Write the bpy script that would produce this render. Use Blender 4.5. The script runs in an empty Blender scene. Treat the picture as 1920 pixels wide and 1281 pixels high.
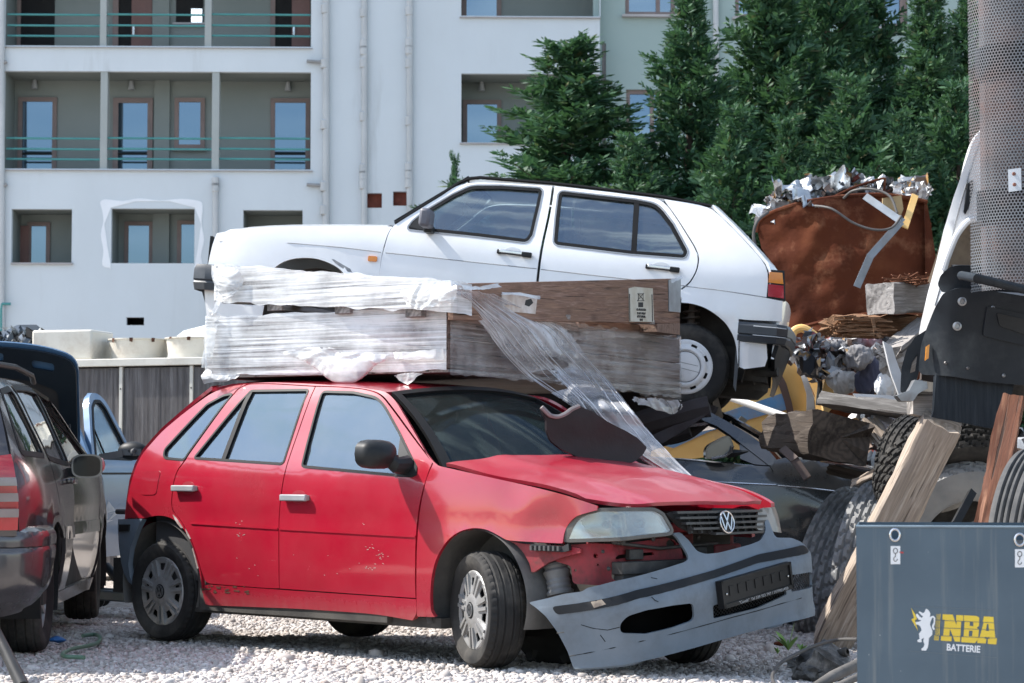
import bpy, bmesh, math, random
import numpy as np
from math import sin, cos, pi, radians, sqrt, atan2, hypot
from mathutils import Vector as V, Matrix as Mx, noise
from mathutils.geometry import delaunay_2d_cdt
SC = bpy.context.scene
COL = SC.collection
random.seed(7)
rnd = random.random
def ru(a, b): return a + (b - a) * random.random()

# ---------------------------------------------------------------- survey: the lens and where things stand
CAMH, FPX = .95, 4163.0
PIT = math.atan(244.5 / FPX)
CAM = V((0, 0, CAMH))
def ray(u, v):
    x = (u - 960) / FPX; y = (640.5 - v) / FPX
    return V((x, cos(PIT) - y * sin(PIT), sin(PIT) + y * cos(PIT)))
def at(u, v, Y):
    d = ray(u, v); return CAM + d * (Y / d.y)
def gnd(u, v, z=0.):
    d = ray(u, v); return CAM + d * ((z - CAMH) / d.z)
def zm(ox, oy, s): return lambda L: [(ox + p[0] / s, oy + p[1] / s) + tuple(p[2:]) for p in L]
def lerp(a, b, t): return a + (b - a) * t
def interp(x, tab):
    if x <= tab[0][0]: return tab[0][1]
    for (a, p), (b, q) in zip(tab, tab[1:]):
        if x <= b:
            return p + (q - p) * (x - a) / (b - a)
    return tab[-1][1]
def sinterp(x, tab):   # monotone-ish smooth interpolation (Catmull-Rom)
    n = len(tab)
    if x <= tab[0][0]: return tab[0][1]
    if x >= tab[-1][0]: return tab[-1][1]
    for i in range(n - 1):
        if x <= tab[i + 1][0]: break
    x0, y0 = tab[i]; x1, y1 = tab[i + 1]
    m0 = (tab[i + 1][1] - tab[max(i - 1, 0)][1]) / (tab[i + 1][0] - tab[max(i - 1, 0)][0])
    j = min(i + 2, n - 1)
    m1 = (tab[j][1] - tab[i][1]) / (tab[j][0] - tab[i][0])
    h = x1 - x0; t = (x - x0) / h
    return (2*t**3-3*t*t+1)*y0 + (t**3-2*t*t+t)*h*m0 + (-2*t**3+3*t*t)*y1 + (t**3-t*t)*h*m1

class Frame:
    """local frame of a thing; hit() walks a line of sight on to a local surface g(p) = 0 (g > 0 outside)"""
    def __init__(s, M): s.M = M; s.I = M.inverted()
    def hit(s, u, v, g, z0=7., z1=60., st=.03):
        d = ray(u, v); d = d / d.y
        o = s.I @ CAM; dl = s.I.to_3x3() @ d
        t = z0; best = (1e9, t); prev = t
        while t < z1:
            q = g(o + dl * t)
            if q < best[0]: best = (q, t)
            if q <= 0:
                a, b = prev, t
                for _ in range(18):
                    m = (a + b) / 2
                    if g(o + dl * m) > 0: a = m
                    else: b = m
                return o + dl * b
            prev = t; t += st
        return o + dl * best[1]
    def plane(s, u, v, p, n):
        d = ray(u, v); o = s.I @ CAM; dl = s.I.to_3x3() @ d
        n = V(n); return o + dl * ((V(p) - o).dot(n) / dl.dot(n))
def basis(o, x, y=None, z=None):
    x = V(x).normalized()
    if z is not None:
        y = V(z).cross(x).normalized(); z = x.cross(y)
    else:
        z = x.cross(V(y)).normalized(); y = z.cross(x)
    M = Mx.Identity(4)
    for i in range(3): M[i][0] = x[i]; M[i][1] = y[i]; M[i][2] = z[i]; M[i][3] = o[i]
    return M

# ---------------------------------------------------------------- outlines
def fil(pts, r=0., n=4, closed=True):
    """round the corners of an outline; a third number in a point is its own radius"""
    out = []; N = len(pts)
    for i in range(N):
        p = V(pts[i][:2]); rr = pts[i][2] if len(pts[i]) > 2 else r
        if rr < 0:   # ease shallow bends only, keep corners
            q = V(pts[i-1][:2]); w = V(pts[(i+1) % N][:2])
            rr = -rr if (p-q).length > 1e-6 and (w-p).length > 1e-6 and (p-q).angle(w-p) < .85 else 0
        if rr <= 0 or (not closed and i in (0, N - 1)): out.append((p.x, p.y)); continue
        a = V(pts[i - 1][:2]); b = V(pts[(i + 1) % N][:2])
        la = (a - p).length; lb = (b - p).length
        if la < 1e-6 or lb < 1e-6: out.append((p.x, p.y)); continue
        k = min(rr, la * .48, lb * .48)
        s = p + (a - p) * (k / la); e = p + (b - p) * (k / lb)
        for j in range(n + 1):
            t = j / n; q = s * (1 - t) ** 2 + p * 2 * t * (1 - t) + e * t * t
            out.append((q.x, q.y))
    return out
def resample(P, step):
    out = []
    for i in range(len(P)):
        a = P[i]; b = P[(i + 1) % len(P)]
        L = hypot(b[0] - a[0], b[1] - a[1])
        if L < 1e-5: continue
        n = max(1, int(L / step + .5))
        for j in range(n): out.append((a[0] + (b[0] - a[0]) * j / n, a[1] + (b[1] - a[1]) * j / n))
    return out
def catmull(pts, n=6, closed=True):
    out = []; N = len(pts); P = [V(p[:2]) if len(p) < 3 else V(p) for p in pts]
    for i in range(N if closed else N - 1):
        a = P[(i - 1) % N] if closed or i > 0 else P[i]; b = P[i]; c = P[(i + 1) % N]
        d = P[(i + 2) % N] if closed or i < N - 2 else c
        for j in range(n):
            t = j / n
            out.append(.5 * ((2 * b) + (c - a) * t + (2*a - 5*b + 4*c - d) * t*t + (3*b - a - 3*c + d) * t**3))
    if not closed: out.append(P[-1])
    return [tuple(p) for p in out]
def inside(x, y, loops):
    c = False
    for P in loops:
        j = len(P) - 1
        for i in range(len(P)):
            if (P[i][1] > y) != (P[j][1] > y) and x < (P[j][0]-P[i][0]) * (y-P[i][1]) / (P[j][1]-P[i][1]) + P[i][0]: c = not c
            j = i
    return c
def circle(cx, cy, r, n=20, ry=None, a0=0.):
    return [(cx + r * cos(a0 + 2*pi*i/n), cy + (ry or r) * sin(a0 + 2*pi*i/n)) for i in range(n)]

# ---------------------------------------------------------------- meshes
class MB:
    def __init__(s): s.v = []; s.f = []
    def add(s, vs, fs, M=None):
        b = len(s.v)
        s.v += [tuple(M @ V(p)) for p in vs] if M is not None else [tuple(p) for p in vs]
        s.f += [tuple(b + i for i in f) for f in fs]
        return s
    def box(s, c, d, R=None, taper=None):
        c = V(c); h = V(d) / 2; vs = []
        for z in (-1, 1):
            for y in (-1, 1):
                for x in (-1, 1):
                    k = taper if (taper and z > 0) else 1
                    p = V((x * h.x * k, y * h.y * k, z * h.z))
                    vs.append(c + (R @ p if R is not None else p))
        return s.add(vs, [(0,2,3,1),(4,5,7,6),(0,1,5,4),(2,6,7,3),(0,4,6,2),(1,3,7,5)])
    def bar(s, a, b, w, h, up=(0,0,1), roll=0., w2=None, h2=None):
        """a beam from a to b, w across and h high"""
        a = V(a); b = V(b); d = (b - a).normalized(); u = V(up)
        if abs(d.dot(u)) > .98: u = V((0, 1, 0))
        sd = d.cross(u).normalized(); u = sd.cross(d)
        R = Mx.Rotation(roll, 3, d); sd = R @ sd; u = R @ u
        vs = []
        for p, ww, hh in ((a, w, h), (b, w2 or w, h2 or h)):
            for i, j in ((-1,-1),(1,-1),(1,1),(-1,1)): vs.append(p + sd * (i*ww/2) + u * (j*hh/2))
        return s.add(vs, [(3,2,1,0),(4,5,6,7),(0,1,5,4),(1,2,6,5),(2,3,7,6),(3,0,4,7)])
    def tube(s, pts, r, n=8, caps=True):
        P = [V(p) for p in pts]; m = len(P); vs = []; fs = []
        up = V((0, 0, 1)); prev = None
        for i, p in enumerate(P):
            d = (P[min(i+1, m-1)] - P[max(i-1, 0)]).normalized()
            if prev is None:
                u = up if abs(d.z) < .9 else V((1, 0, 0))
                a = d.cross(u).normalized()
            else:
                a = (prev - d * prev.dot(d)).normalized()
            b = d.cross(a); prev = a
            rr = r[i] if isinstance(r, (list, tuple)) else r
            for k in range(n):
                t = 2*pi*k/n; vs.append(p + a * (rr*cos(t)) + b * (rr*sin(t)))
        for i in range(m - 1):
            for k in range(n):
                fs.append((i*n+k, i*n+(k+1)%n, (i+1)*n+(k+1)%n, (i+1)*n+k))
        if caps: fs += [tuple(range(n-1, -1, -1)), tuple((m-1)*n+k for k in range(n))]
        return s.add(vs, fs)
    def lathe(s, prof, M=None, n=32, a0=0., a1=2*pi):
        full = abs(a1 - a0 - 2*pi) < 1e-6; m = len(prof); vs = []; fs = []
        cnt = n if full else n + 1
        for k in range(cnt):
            t = a0 + (a1 - a0) * k / n
            for r, h in prof: vs.append((r*cos(t), r*sin(t), h))
        for k in range(n):
            k2 = (k + 1) % cnt
            for i in range(m - 1):
                fs.append((k*m+i, k2*m+i, k2*m+i+1, k*m+i+1))
        return s.add(vs, fs, M)
    def prism(s, P, z0, z1, M=None):
        n = len(P)
        vs = [(p[0], p[1], z0) for p in P] + [(p[0], p[1], z1) for p in P]
        fs = [tuple(range(n-1, -1, -1)), tuple(range(n, 2*n))] + [(i, (i+1)%n, n+(i+1)%n, n+i) for i in range(n)]
        return s.add(vs, fs, M)
    def ball(s, c, r, sub=2, jit=0., seed=0):
        bm = bmesh.new(); bmesh.ops.create_icosphere(bm, subdivisions=sub, radius=1)
        r = V(r) if hasattr(r, '__len__') else V((r, r, r))
        vs = []
        for q in bm.verts:
            k = 1 + jit * noise.noise(q.co * 1.7 + V((seed*3.1, seed, 0)))
            vs.append((c[0]+q.co.x*r.x*k, c[1]+q.co.y*r.y*k, c[2]+q.co.z*r.z*k))
        s.add(vs, [[q.index for q in f.verts] for f in bm.faces]); bm.free(); return s
    def sheet(s, outer, holes, fn, step=.05, th=.006, flip=False, jitter=.0):
        """a curved panel: 2-D outline with holes carried on to fn(a, b) -> point, th thick"""
        loops = [resample(outer, step)] + [resample(h, step) for h in holes]
        pts = []; edges = []
        for L in loops:
            b = len(pts); pts += L
            edges += [(b+i, b+(i+1) % len(L)) for i in range(len(L))]
        xs = [p[0] for p in loops[0]]; ys = [p[1] for p in loops[0]]
        x = min(xs) + step * .5; row = 0
        allp = np.array(pts)
        while x < max(xs):
            y = min(ys) + step * (.5 if row % 2 else .25)
            while y < max(ys):
                if inside(x, y, loops):
                    d = ((allp - (x, y)) ** 2).sum(1).min()
                    if d > (step * .45) ** 2: pts.append((x, y))
                y += step
            x += step * .9; row += 1
        res = delaunay_2d_cdt([V(p) for p in pts], edges, [], 0, 1e-6)
        vc = res[0]; fs = []
        for f in res[2]:
            cx = sum(vc[i].x for i in f) / 3; cy = sum(vc[i].y for i in f) / 3
            if inside(cx, cy, loops):
                a, b, c = f
                if (vc[b]-vc[a]).cross(vc[c]-vc[a]) < 0: f = (a, c, b)
                fs.append(tuple(f))
        e = 1e-3; top = []; bot = []; sg = -1 if flip else 1
        for q in vc:
            p = V(fn(q.x, q.y))
            n = (V(fn(q.x+e, q.y)) - p).cross(V(fn(q.x, q.y+e)) - p)
            n = n.normalized() * sg if n.length > 1e-12 else V((0, 0, 1))
            top.append(p); bot.append(p - n * th)
        m = len(vc)
        if flip: fs = [f[::-1] for f in fs]
        cnt = {}
        for f in fs:
            for i in range(3):
                a, b = f[i], f[(i+1) % 3]
                if (b, a) in cnt: del cnt[(b, a)]
                else: cnt[(a, b)] = 1
        faces = list(fs)
        if th:
            faces += [tuple(i + m for i in f[::-1]) for f in fs]
            faces += [(b, a, a+m, b+m) for a, b in cnt]
        return s.add(top + (bot if th else []), faces)
    def build(s, name, mat, parent=None, label=None, bevel=0., ang=35, M=None, smooth=True):
        me = bpy.data.meshes.new(name)
        me.from_pydata(s.v, [], s.f); me.update()
        if smooth and len(me.polygons):
            me.shade_smooth(); me.set_sharp_from_angle(angle=radians(ang))
        me.materials.append(mat)
        o = bpy.data.objects.new(name, me); COL.objects.link(o)
        if parent is not None: o.parent = parent
        if M is not None: o.matrix_local = M
        if label: o['label'] = label
        if bevel:
            b = o.modifiers.new('edge', 'BEVEL'); b.width = bevel; b.segments = 2; b.limit_method = 'ANGLE'; b.angle_limit = radians(40)
        return o
def thing(name, label, cat, M=None, group=None):
    o = bpy.data.objects.new(name, None); COL.objects.link(o); o.empty_display_size = .2
    if M is not None: o.matrix_world = M
    return tag(o, label, cat, group)
def tag(o, label, cat, group=None):
    o['label'] = label; o['category'] = cat
    if group: o['group'] = group
    if not o.get('kind'): o['kind'] = 'thing'
    return o
def part(name, parent, M=None):
    o = bpy.data.objects.new(name, None); COL.objects.link(o); o.empty_display_size = .1; o.parent = parent
    if M is not None: o.matrix_local = M
    return o
def copy_tree(o, parent=None):
    c = o.copy(); COL.objects.link(c); c.parent = parent
    for ch in list(o.children): copy_tree(ch, c)
    return c
def T(x, y, z): return Mx.Translation((x, y, z))
def Rx(a): return Mx.Rotation(radians(a), 4, 'X')
def Ry(a): return Mx.Rotation(radians(a), 4, 'Y')
def Rz(a): return Mx.Rotation(radians(a), 4, 'Z')

# ---------------------------------------------------------------- materials
def hexc(r, g, b):
    f = lambda c: (c/255/12.92) if c/255 <= .04045 else ((c/255+.055)/1.055) ** 2.4
    return (f(r), f(g), f(b))
class NT:
    def __init__(s, name):
        s.m = bpy.data.materials.new(name); s.m.use_nodes = True
        s.t = s.m.node_tree; s.n = s.t.nodes; s.l = s.t.links
        s.b = s.n['Principled BSDF']; s.out = s.n['Material Output']
        s.tc = s.n.new('ShaderNodeTexCoord').outputs['Object']
    def map(s, sc=(1,1,1), rot=(0,0,0), loc=(0,0,0), src=None):
        m = s.n.new('ShaderNodeMapping'); s.l.new(src or s.tc, m.inputs[0])
        m.inputs['Scale'].default_value = sc; m.inputs['Rotation'].default_value = rot; m.inputs['Location'].default_value = loc
        return m.outputs[0]
    def noise(s, scale, vec=None, det=5, rough=.55, dist=0.):
        n = s.n.new('ShaderNodeTexNoise'); s.l.new(vec or s.tc, n.inputs['Vector'])
        n.inputs['Scale'].default_value = scale; n.inputs['Detail'].default_value = det
        n.inputs['Roughness'].default_value = rough; n.inputs['Distortion'].default_value = dist
        return n.outputs['Fac']
    def voro(s, scale, vec=None, feat='F1', out='Distance'):
        n = s.n.new('ShaderNodeTexVoronoi'); n.feature = feat; s.l.new(vec or s.tc, n.inputs['Vector'])
        n.inputs['Scale'].default_value = scale; return n.outputs[out]
    def wave(s, scale, vec=None, dist=2., det=2, dsc=1., kind='BANDS', dirn='X'):
        n = s.n.new('ShaderNodeTexWave'); n.wave_type = kind
        if kind == 'BANDS': n.bands_direction = dirn
        else: n.rings_direction = dirn
        s.l.new(vec or s.tc, n.inputs['Vector'])
        n.inputs['Scale'].default_value = scale; n.inputs['Distortion'].default_value = dist
        n.inputs['Detail'].default_value = det; n.inputs['Detail Scale'].default_value = dsc
        return n.outputs['Fac']
    def ramp(s, fac, stops, interp='LINEAR'):
        r = s.n.new('ShaderNodeValToRGB'); s.l.new(fac, r.inputs[0]); e = r.color_ramp.elements
        r.color_ramp.interpolation = interp
        while len(e) < len(stops): e.new(.5)
        for k, (p, c) in zip(e, stops):
            k.position = p
            if not hasattr(c, '__len__'): c = (c, c, c)
            k.color = tuple(c[:3]) + (1,)
        return r.outputs[0]
    def mix(s, fac, a, b, mode='MIX'):
        m = s.n.new('ShaderNodeMix'); m.data_type = 'RGBA'; m.blend_type = mode
        for i, q in ((0, fac), (6, a), (7, b)):
            if hasattr(q, 'is_linked'): s.l.new(q, m.inputs[i])
            elif i == 0: m.inputs[0].default_value = q
            else: m.inputs[i].default_value = tuple(q[:3]) + (1,)
        return m.outputs[2]
    def math(s, op, a, b=None, clamp=False):
        m = s.n.new('ShaderNodeMath'); m.operation = op; m.use_clamp = clamp
        for i, q in enumerate((a, b)):
            if q is None: continue
            if hasattr(q, 'is_linked'): s.l.new(q, m.inputs[i])
            else: m.inputs[i].default_value = q
        return m.outputs[0]
    def sep(s, src=None):
        m = s.n.new('ShaderNodeSeparateXYZ'); s.l.new(src or s.tc, m.inputs[0]); return m.outputs
    def set(s, k, q):
        i = s.b.inputs[k]
        if hasattr(q, 'is_linked'): s.l.new(q, i)
        elif hasattr(q, '__len__'): i.default_value = tuple(q[:3]) + ((1,) if len(i.default_value) == 4 else ())
        else: i.default_value = q
        return s
    def bump(s, h, strength=.3, dist=.01):
        b = s.n.new('ShaderNodeBump'); b.inputs['Strength'].default_value = strength; b.inputs['Distance'].default_value = dist
        s.l.new(h, b.inputs['Height'])
        prev = s.b.inputs['Normal']
        if prev.is_linked: s.l.new(prev.links[0].from_socket, b.inputs['Normal'])
        s.l.new(b.outputs[0], prev); return s
def surf(name, c, c2=None, rough=.5, scale=4, metal=0, bump=0, bscale=60, bdist=.004, coat=0, stretch=(1,1,1), dirt=None, damt=.5, dscale=2.5, spec=.5, rvar=.0, low=.35, high=.65):
    """a surface with two mottled tones, optional dirt patches, roughness variation and bump"""
    t = NT(name); vec = t.map(stretch)
    col = t.ramp(t.noise(scale, vec), [(low, c), (high, c2 or tuple(k*.8 for k in c))])
    if dirt is not None:
        d = t.ramp(t.noise(dscale, vec, 8, .65), [(.62-damt*.35, 0.), (.72-damt*.1, 1.)])
        d2 = t.math('MULTIPLY', d, t.noise(dscale*9, vec, 4), True)
        d3 = t.math('MULTIPLY', d2, 1.5*damt, True)
        col = t.mix(d3, col, dirt)
        t.set('Roughness', t.math('ADD', t.math('MULTIPLY', d3, .4), rough, True))
    elif rvar:
        t.set('Roughness', t.ramp(t.noise(scale*2.3, vec), [(.3, max(0, rough-rvar)), (.7, min(1, rough+rvar))]))
    else: t.set('Roughness', rough)
    t.set('Base Color', col).set('Metallic', metal).set('Coat Weight', coat).set('Coat Roughness', .06).set('Specular IOR Level', spec)
    if bump: t.bump(t.noise(bscale, vec, 5), bump, bdist)
    return t.m
def paint(name, c, c2, dirt, rough=.28, metal=0., dusty=.25, zdirt=.35, coat=.8, dents=.3):
    """old car paint: faded patches, a film of dust that is thicker low down, scuffs and shallow dents"""
    t = NT(name)
    col = t.ramp(t.noise(1.3, det=3), [(.35, c), (.65, c2)])
    xyz = t.sep()
    lowz = t.ramp(xyz[2], [(.12, 1.), (.12+zdirt, 0.)])
    streak = t.noise(9, t.map((3, 3, .35)), 6, .7)
    dz = t.math('MULTIPLY', lowz, t.ramp(streak, [(.3, .15), (.7, .9)]))
    dust = t.math('MULTIPLY', t.ramp(t.noise(2.2, det=8, rough=.7), [(.4, 0.), (.75, 1.)]), dusty)
    d = t.math('ADD', t.math('MULTIPLY', dz, .75), dust, True)
    col = t.mix(d, col, dirt)
    sc = t.math('MULTIPLY', t.ramp(t.noise(5, t.map((1, 1, 7), rot=(0, .25, 0)), 10, .75), [(.66, 0.), (.69, 1.)]), t.ramp(t.noise(1.1), [(.52, 0.), (.62, 1.)]))
    col = t.mix(t.math('MULTIPLY', sc, .45), col, tuple(.5*k+.18 for k in c))
    t.set('Base Color', col).set('Metallic', metal)
    t.set('Roughness', t.math('ADD', t.math('MULTIPLY', d, .5), rough, True))
    t.set('Coat IOR', 1.55).set('Coat Weight', t.math('SUBTRACT', coat, t.math('MULTIPLY', d, coat), True)).set('Coat Roughness', .08)
    if dents: t.bump(t.noise(2.3, t.map((1, 1, 1.4)), 2, .4), dents, .02)
    t.bump(t.noise(350, det=2), .03, .001)
    return t.m
def wood(name, c1, c2, c3, scale=1., rough=.8, dark=(.03,.022,.018), bump=.5):
    """sawn timber, grain along local x"""
    t = NT(name)
    g = t.noise(7*scale, t.map((.35, 5, 5)), 8, .65, .6)
    f = t.noise(30*scale, t.map((.12, 4, 4)), 4, .6)
    col = t.ramp(g, [(.3, c1), (.5, c2), (.72, c3)])
    cracks = t.ramp(t.noise(11*scale, t.map((.10, 3.2, 3.2)), 3, .5), [(.36, 1.), (.40, 0.)])
    col = t.mix(t.math('MULTIPLY', t.ramp(f, [(.35, .55), (.6, 0.)]), .7), col, dark)
    col = t.mix(t.math('MULTIPLY', cracks, .8), col, dark)
    kn = t.ramp(t.voro(2.6*scale, t.map((.6, 1.5, 1.5))), [(.05, 1.), (.16, 0.)])
    col = t.mix(t.math('MULTIPLY', kn, .7), col, tuple(k*.35 for k in c2))
    st = t.ramp(t.noise(2.2*scale, det=6), [(.45, 0.), (.7, .6)])
    col = t.mix(st, col, tuple(k*.55 for k in c1))
    tcn = [n for n in t.n if n.type == 'TEX_COORD'][0]
    endf = t.ramp(t.math('ABSOLUTE', t.sep(tcn.outputs['Normal'])[0]), [(.80, 0.), (.92, 1.)])
    rings = t.wave(9*scale, t.map((.01, 1, 1), loc=(0, .05, .04)), 9., 4, 1.2, 'RINGS', 'X')
    rad = t.ramp(t.noise(3, t.map((.01, 1, 1)), 5, .7), [(.42, .45), (.5, 1.)])
    endc = t.mix(1., t.ramp(rings, [(0., tuple(lerp(p, q, .35)*.9 for p, q in zip(c2, c1))), (1., c1)]), rad, 'MULTIPLY')
    col = t.mix(endf, col, endc)
    t.set('Base Color', col).set('Roughness', rough).set('Specular IOR Level', .25)
    t.bump(g, bump, .006).bump(f, bump*.6, .003).bump(t.math('SUBTRACT', 1., cracks), .6, .006)
    return t.m
def glassy(name, tint=(.02,.025,.03), alpha=.75, rough=.02, dust=.15, refl=2.2, base=.06, gcol=(.92,.96,1.)):
    """car or house glass: mirror of the sky over a dark, partly see-through pane, with some dust"""
    t = NT(name)
    tr = t.n.new('ShaderNodeBsdfTransparent'); tr.inputs[0].default_value = (.75, .85, .85, 1)
    df = t.n.new('ShaderNodeBsdfDiffuse'); df.inputs[0].default_value = tint + (1,)
    gl = t.n.new('ShaderNodeBsdfGlossy'); gl.inputs['Roughness'].default_value = rough
    gl.inputs['Color'].default_value = gcol + (1,)
    m1 = t.n.new('ShaderNodeMixShader'); m1.inputs[0].default_value = alpha
    t.l.new(tr.outputs[0], m1.inputs[1]); t.l.new(df.outputs[0], m1.inputs[2])
    fr = t.n.new('ShaderNodeFresnel'); fr.inputs[0].default_value = 1.52
    m2 = t.n.new('ShaderNodeMixShader'); t.l.new(t.math('ADD', t.math('MULTIPLY', fr.outputs[0], refl), base, True), m2.inputs[0])
    t.l.new(m1.outputs[0], m2.inputs[1]); t.l.new(gl.outputs[0], m2.inputs[2])
    du = t.n.new('ShaderNodeBsdfDiffuse'); du.inputs[0].default_value = (.42, .40, .37, 1)
    m3 = t.n.new('ShaderNodeMixShader')
    t.l.new(t.math('MULTIPLY', t.ramp(t.noise(3, det=9, rough=.75), [(.4, .15), (.8, 1.)]), dust), m3.inputs[0])
    t.l.new(m2.outputs[0], m3.inputs[1]); t.l.new(du.outputs[0], m3.inputs[2])
    t.l.new(m3.outputs[0], t.out.inputs[0])
    return t.m

RUB = surf('tyre_rubber', (.014,.014,.0145), (.028,.027,.026), .8, 6, bump=.25, bscale=160, bdist=.002, dirt=(.17,.155,.135), damt=.4, dscale=3, spec=.3)
RUBD = surf('dusty_tyre_rubber', (.175,.18,.185), (.29,.29,.285), .9, 5, bump=.35, bscale=120, bdist=.003, dirt=(.30,.285,.265), damt=.65, dscale=3)
BLK = surf('black_plastic', (.008,.009,.010), (.016,.017,.018), .5, 6, bump=.15, bscale=220, bdist=.001, dirt=(.13,.12,.11), damt=.25, spec=.3)
SEAL = surf('rubber_seal', (.005,.005,.006), (.009,.009,.009), .5, spec=.2)
DARK = surf('dark_inside', (.010,.010,.011), (.02,.02,.02), .85)
UNDER = surf('dirty_underbody', (.035,.033,.030), (.07,.064,.056), .9, 8, bump=.4, bscale=40)
GREYP = surf('grey_bumper_plastic', (.115,.150,.188), (.155,.19,.228), .5, 3, bump=.12, bscale=260, bdist=.001, dirt=(.09,.095,.10), damt=.5, dscale=4, rvar=.1)
ALU = surf('silver_wheel_paint', (.42,.42,.42), (.32,.32,.315), .42, 5, metal=.55, dirt=(.20,.19,.17), damt=.6, dscale=5)
CHROME = surf('worn_chrome', (.62,.62,.63), (.5,.5,.5), .22, 8, metal=1, rvar=.1)
STEEL = surf('bare_steel', (.33,.34,.35), (.22,.22,.22), .45, 7, metal=.85, rvar=.15, dirt=(.16,.09,.05), damt=.35)
CARGL = glassy('car_glass', (.010,.013,.015), .5, .02, .10, 1.3, .02)
SIDEGL = glassy('sky_mirroring_side_glass', (.02,.03,.04), .55, .02, .12, 1.5, .11, (.60,.82,1.))  # blue gloss tint and raised mirror share strengthen the sky reflection
CARGLD = glassy('tinted_car_glass', (.02,.028,.032), .8)
SEATM = surf('seat_cloth', (.03,.031,.034), (.06,.06,.063), .95, 20, bump=.3, bscale=300)
# ---------------------------------------------------------------- gravel yard
def gravel_mat(name):
    t = NT(name)
    v = t.voro(26, None, 'F1', 'Color'); d = t.voro(26)
    col = t.ramp(t.noise(14, det=6), [(.3, (.22,.185,.155)), (.55, (.36,.31,.27)), (.75, (.46,.41,.365))])
    m = t.n.new('ShaderNodeSeparateColor'); t.l.new(v, m.inputs[0])
    col = t.mix(.35, col, t.ramp(m.outputs[0], [(0., (.22,.19,.17)), (.5, (.45,.40,.36)), (1., (.62,.58,.54))]))
    col = t.mix(t.ramp(t.noise(.8, det=6), [(.5, 0.), (.75, .45)]), col, (.21,.18,.15))
    t.set('Base Color', col).set('Roughness', .95).set('Specular IOR Level', .2)
    t.bump(t.math('SUBTRACT', 1., d), .8, .02).bump(t.noise(90, det=4), .4, .01)
    return t.m
def gz(x, y):   # the yard falls a few centimetres towards the far side of the red car
    t = (x+1.408)*.6945 + (y-12.968)*.7195; t = min(1, max(0, (t+.75)/1.4)); return -.06*t*t*(3-2*t)
g = MB(); xs_ = [-400,-60,-20] + [-8+.25*i for i in range(65)] + [20,60,400]; ys_ = [-400,-50,0,6] + [8+.25*i for i in range(49)] + [30,60,120,400]
g.add([(x, y, gz(x, y)) for x in xs_ for y in ys_], [(i*len(ys_)+j, (i+1)*len(ys_)+j, (i+1)*len(ys_)+j+1, i*len(ys_)+j+1) for i in range(len(xs_)-1) for j in range(len(ys_)-1)])
go = g.build('ground', gravel_mat('gravel_ground')); go['kind'] = 'structure'
# ---------------------------------------------------------------- wheels and emblems
def axle(x, y, z, out, steer=0., M=None):
    """matrix whose local z points out of the car (out = -1 near side right, +1 left)"""
    A = Mx(((1,0,0,0),(0,0,out,0),(0,1,0,0),(0,0,0,1))) if out > 0 else Mx(((-1,0,0,0),(0,0,-1,0),(0,1,0,0),(0,0,0,1)))
    return T(x, y, z) @ Rz(steer) @ A
def tyre_mb(R, W, rim, n=120, pat='car', dep=.008, sq=0.):
    mb = MB(); hw = W/2
    K = 22; prof = []
    side = [(rim-.012, -hw*.72), (rim+.004, -hw*.86), (rim+.02, -hw*.93), (rim+(R-rim)*.42, -hw*1.02), (rim+(R-rim)*.70, -hw*1.0), (R-.022, -hw*.93)]
    tread = [(R-.0045-.012*abs(2*i/K-1)**4, -hw*.86+2*hw*.86*i/K) for i in range(K+1)]
    P = side + tread + [(r, -h) for r, h in side[::-1]]
    m = len(P); vs = []; fs = []
    for k in range(n):
        t = 2*pi*k/n
        for i, (r, h) in enumerate(P):
            rr = r
            j = i - len(side)
            if 0 <= j <= K:
                if pat == 'car':
                    if j in (3, 8, 14, 19): rr -= dep
                    elif (j < 3 or j > 19) and k % 3 == 0: rr -= dep*.8
                    elif (j in (5, 6, 10, 11, 16, 17)) and (k + j) % 5 == 0: rr -= dep*.5
                elif pat == 'truck':
                    if j in (4, 9, 13, 18): rr -= dep
                    elif (k + (2 if (j//4) % 2 else 0) + (j % 4)//2) % 5 == 0: rr -= dep
                elif pat == 'rib':
                    if j in (3, 6, 9, 13, 16, 19): rr -= dep
                elif pat == 'worn':
                    if j in (6, 11, 16): rr -= dep*.5
            if sq: rr -= sq * max(0., cos(t + pi/2)) ** 14
            vs.append((rr*cos(t), rr*sin(t), h))
    for k in range(n):
        k2 = (k+1) % n
        for i in range(m):
            i2 = (i+1) % m
            fs.append((k*m+i, k2*m+i, k2*m+i2, k*m+i2))
    return mb.add(vs, fs)
def stroke(P, w):
    """flat outline of a polyline of width w"""
    L = []; Rr = []
    for i, p in enumerate(P):
        p = V(p); a = (V(P[max(i-1,0)]) - p); b = (V(P[min(i+1,len(P)-1)]) - p)
        d0 = (-a).normalized() if a.length > 0 else b.normalized(); d1 = b.normalized() if b.length > 0 else d0
        n0 = V((-d0.y, d0.x)); n1 = V((-d1.y, d1.x)); n = (n0+n1)
        n = n.normalized() if n.length > 1e-6 else n0
        k = min(1.6, 1/max(.3, n.dot(n0)))
        L.append(tuple(p + n*(w/2*k))); Rr.append(tuple(p - n*(w/2*k)))
    return L + Rr[::-1]
def roundel(R, th, M):
    mb = MB()
    mb.lathe([(R*.86,0),(R*.86,th),(R*.93,th*1.3),(R,th),(R,0),(R*.86,0)], M, 40)
    for P in ([(-.36,.80),(0,.10),(.36,.80)], [(-.74,.46),(-.37,-.72),(0,.02),(.37,-.72),(.74,.46)]):
        P = [(x*R, y*R) for x, y in P]
        for a, b in zip(P, P[1:]): mb.prism(stroke([a, b], R*.15), 0, th, M)
    return mb
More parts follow.
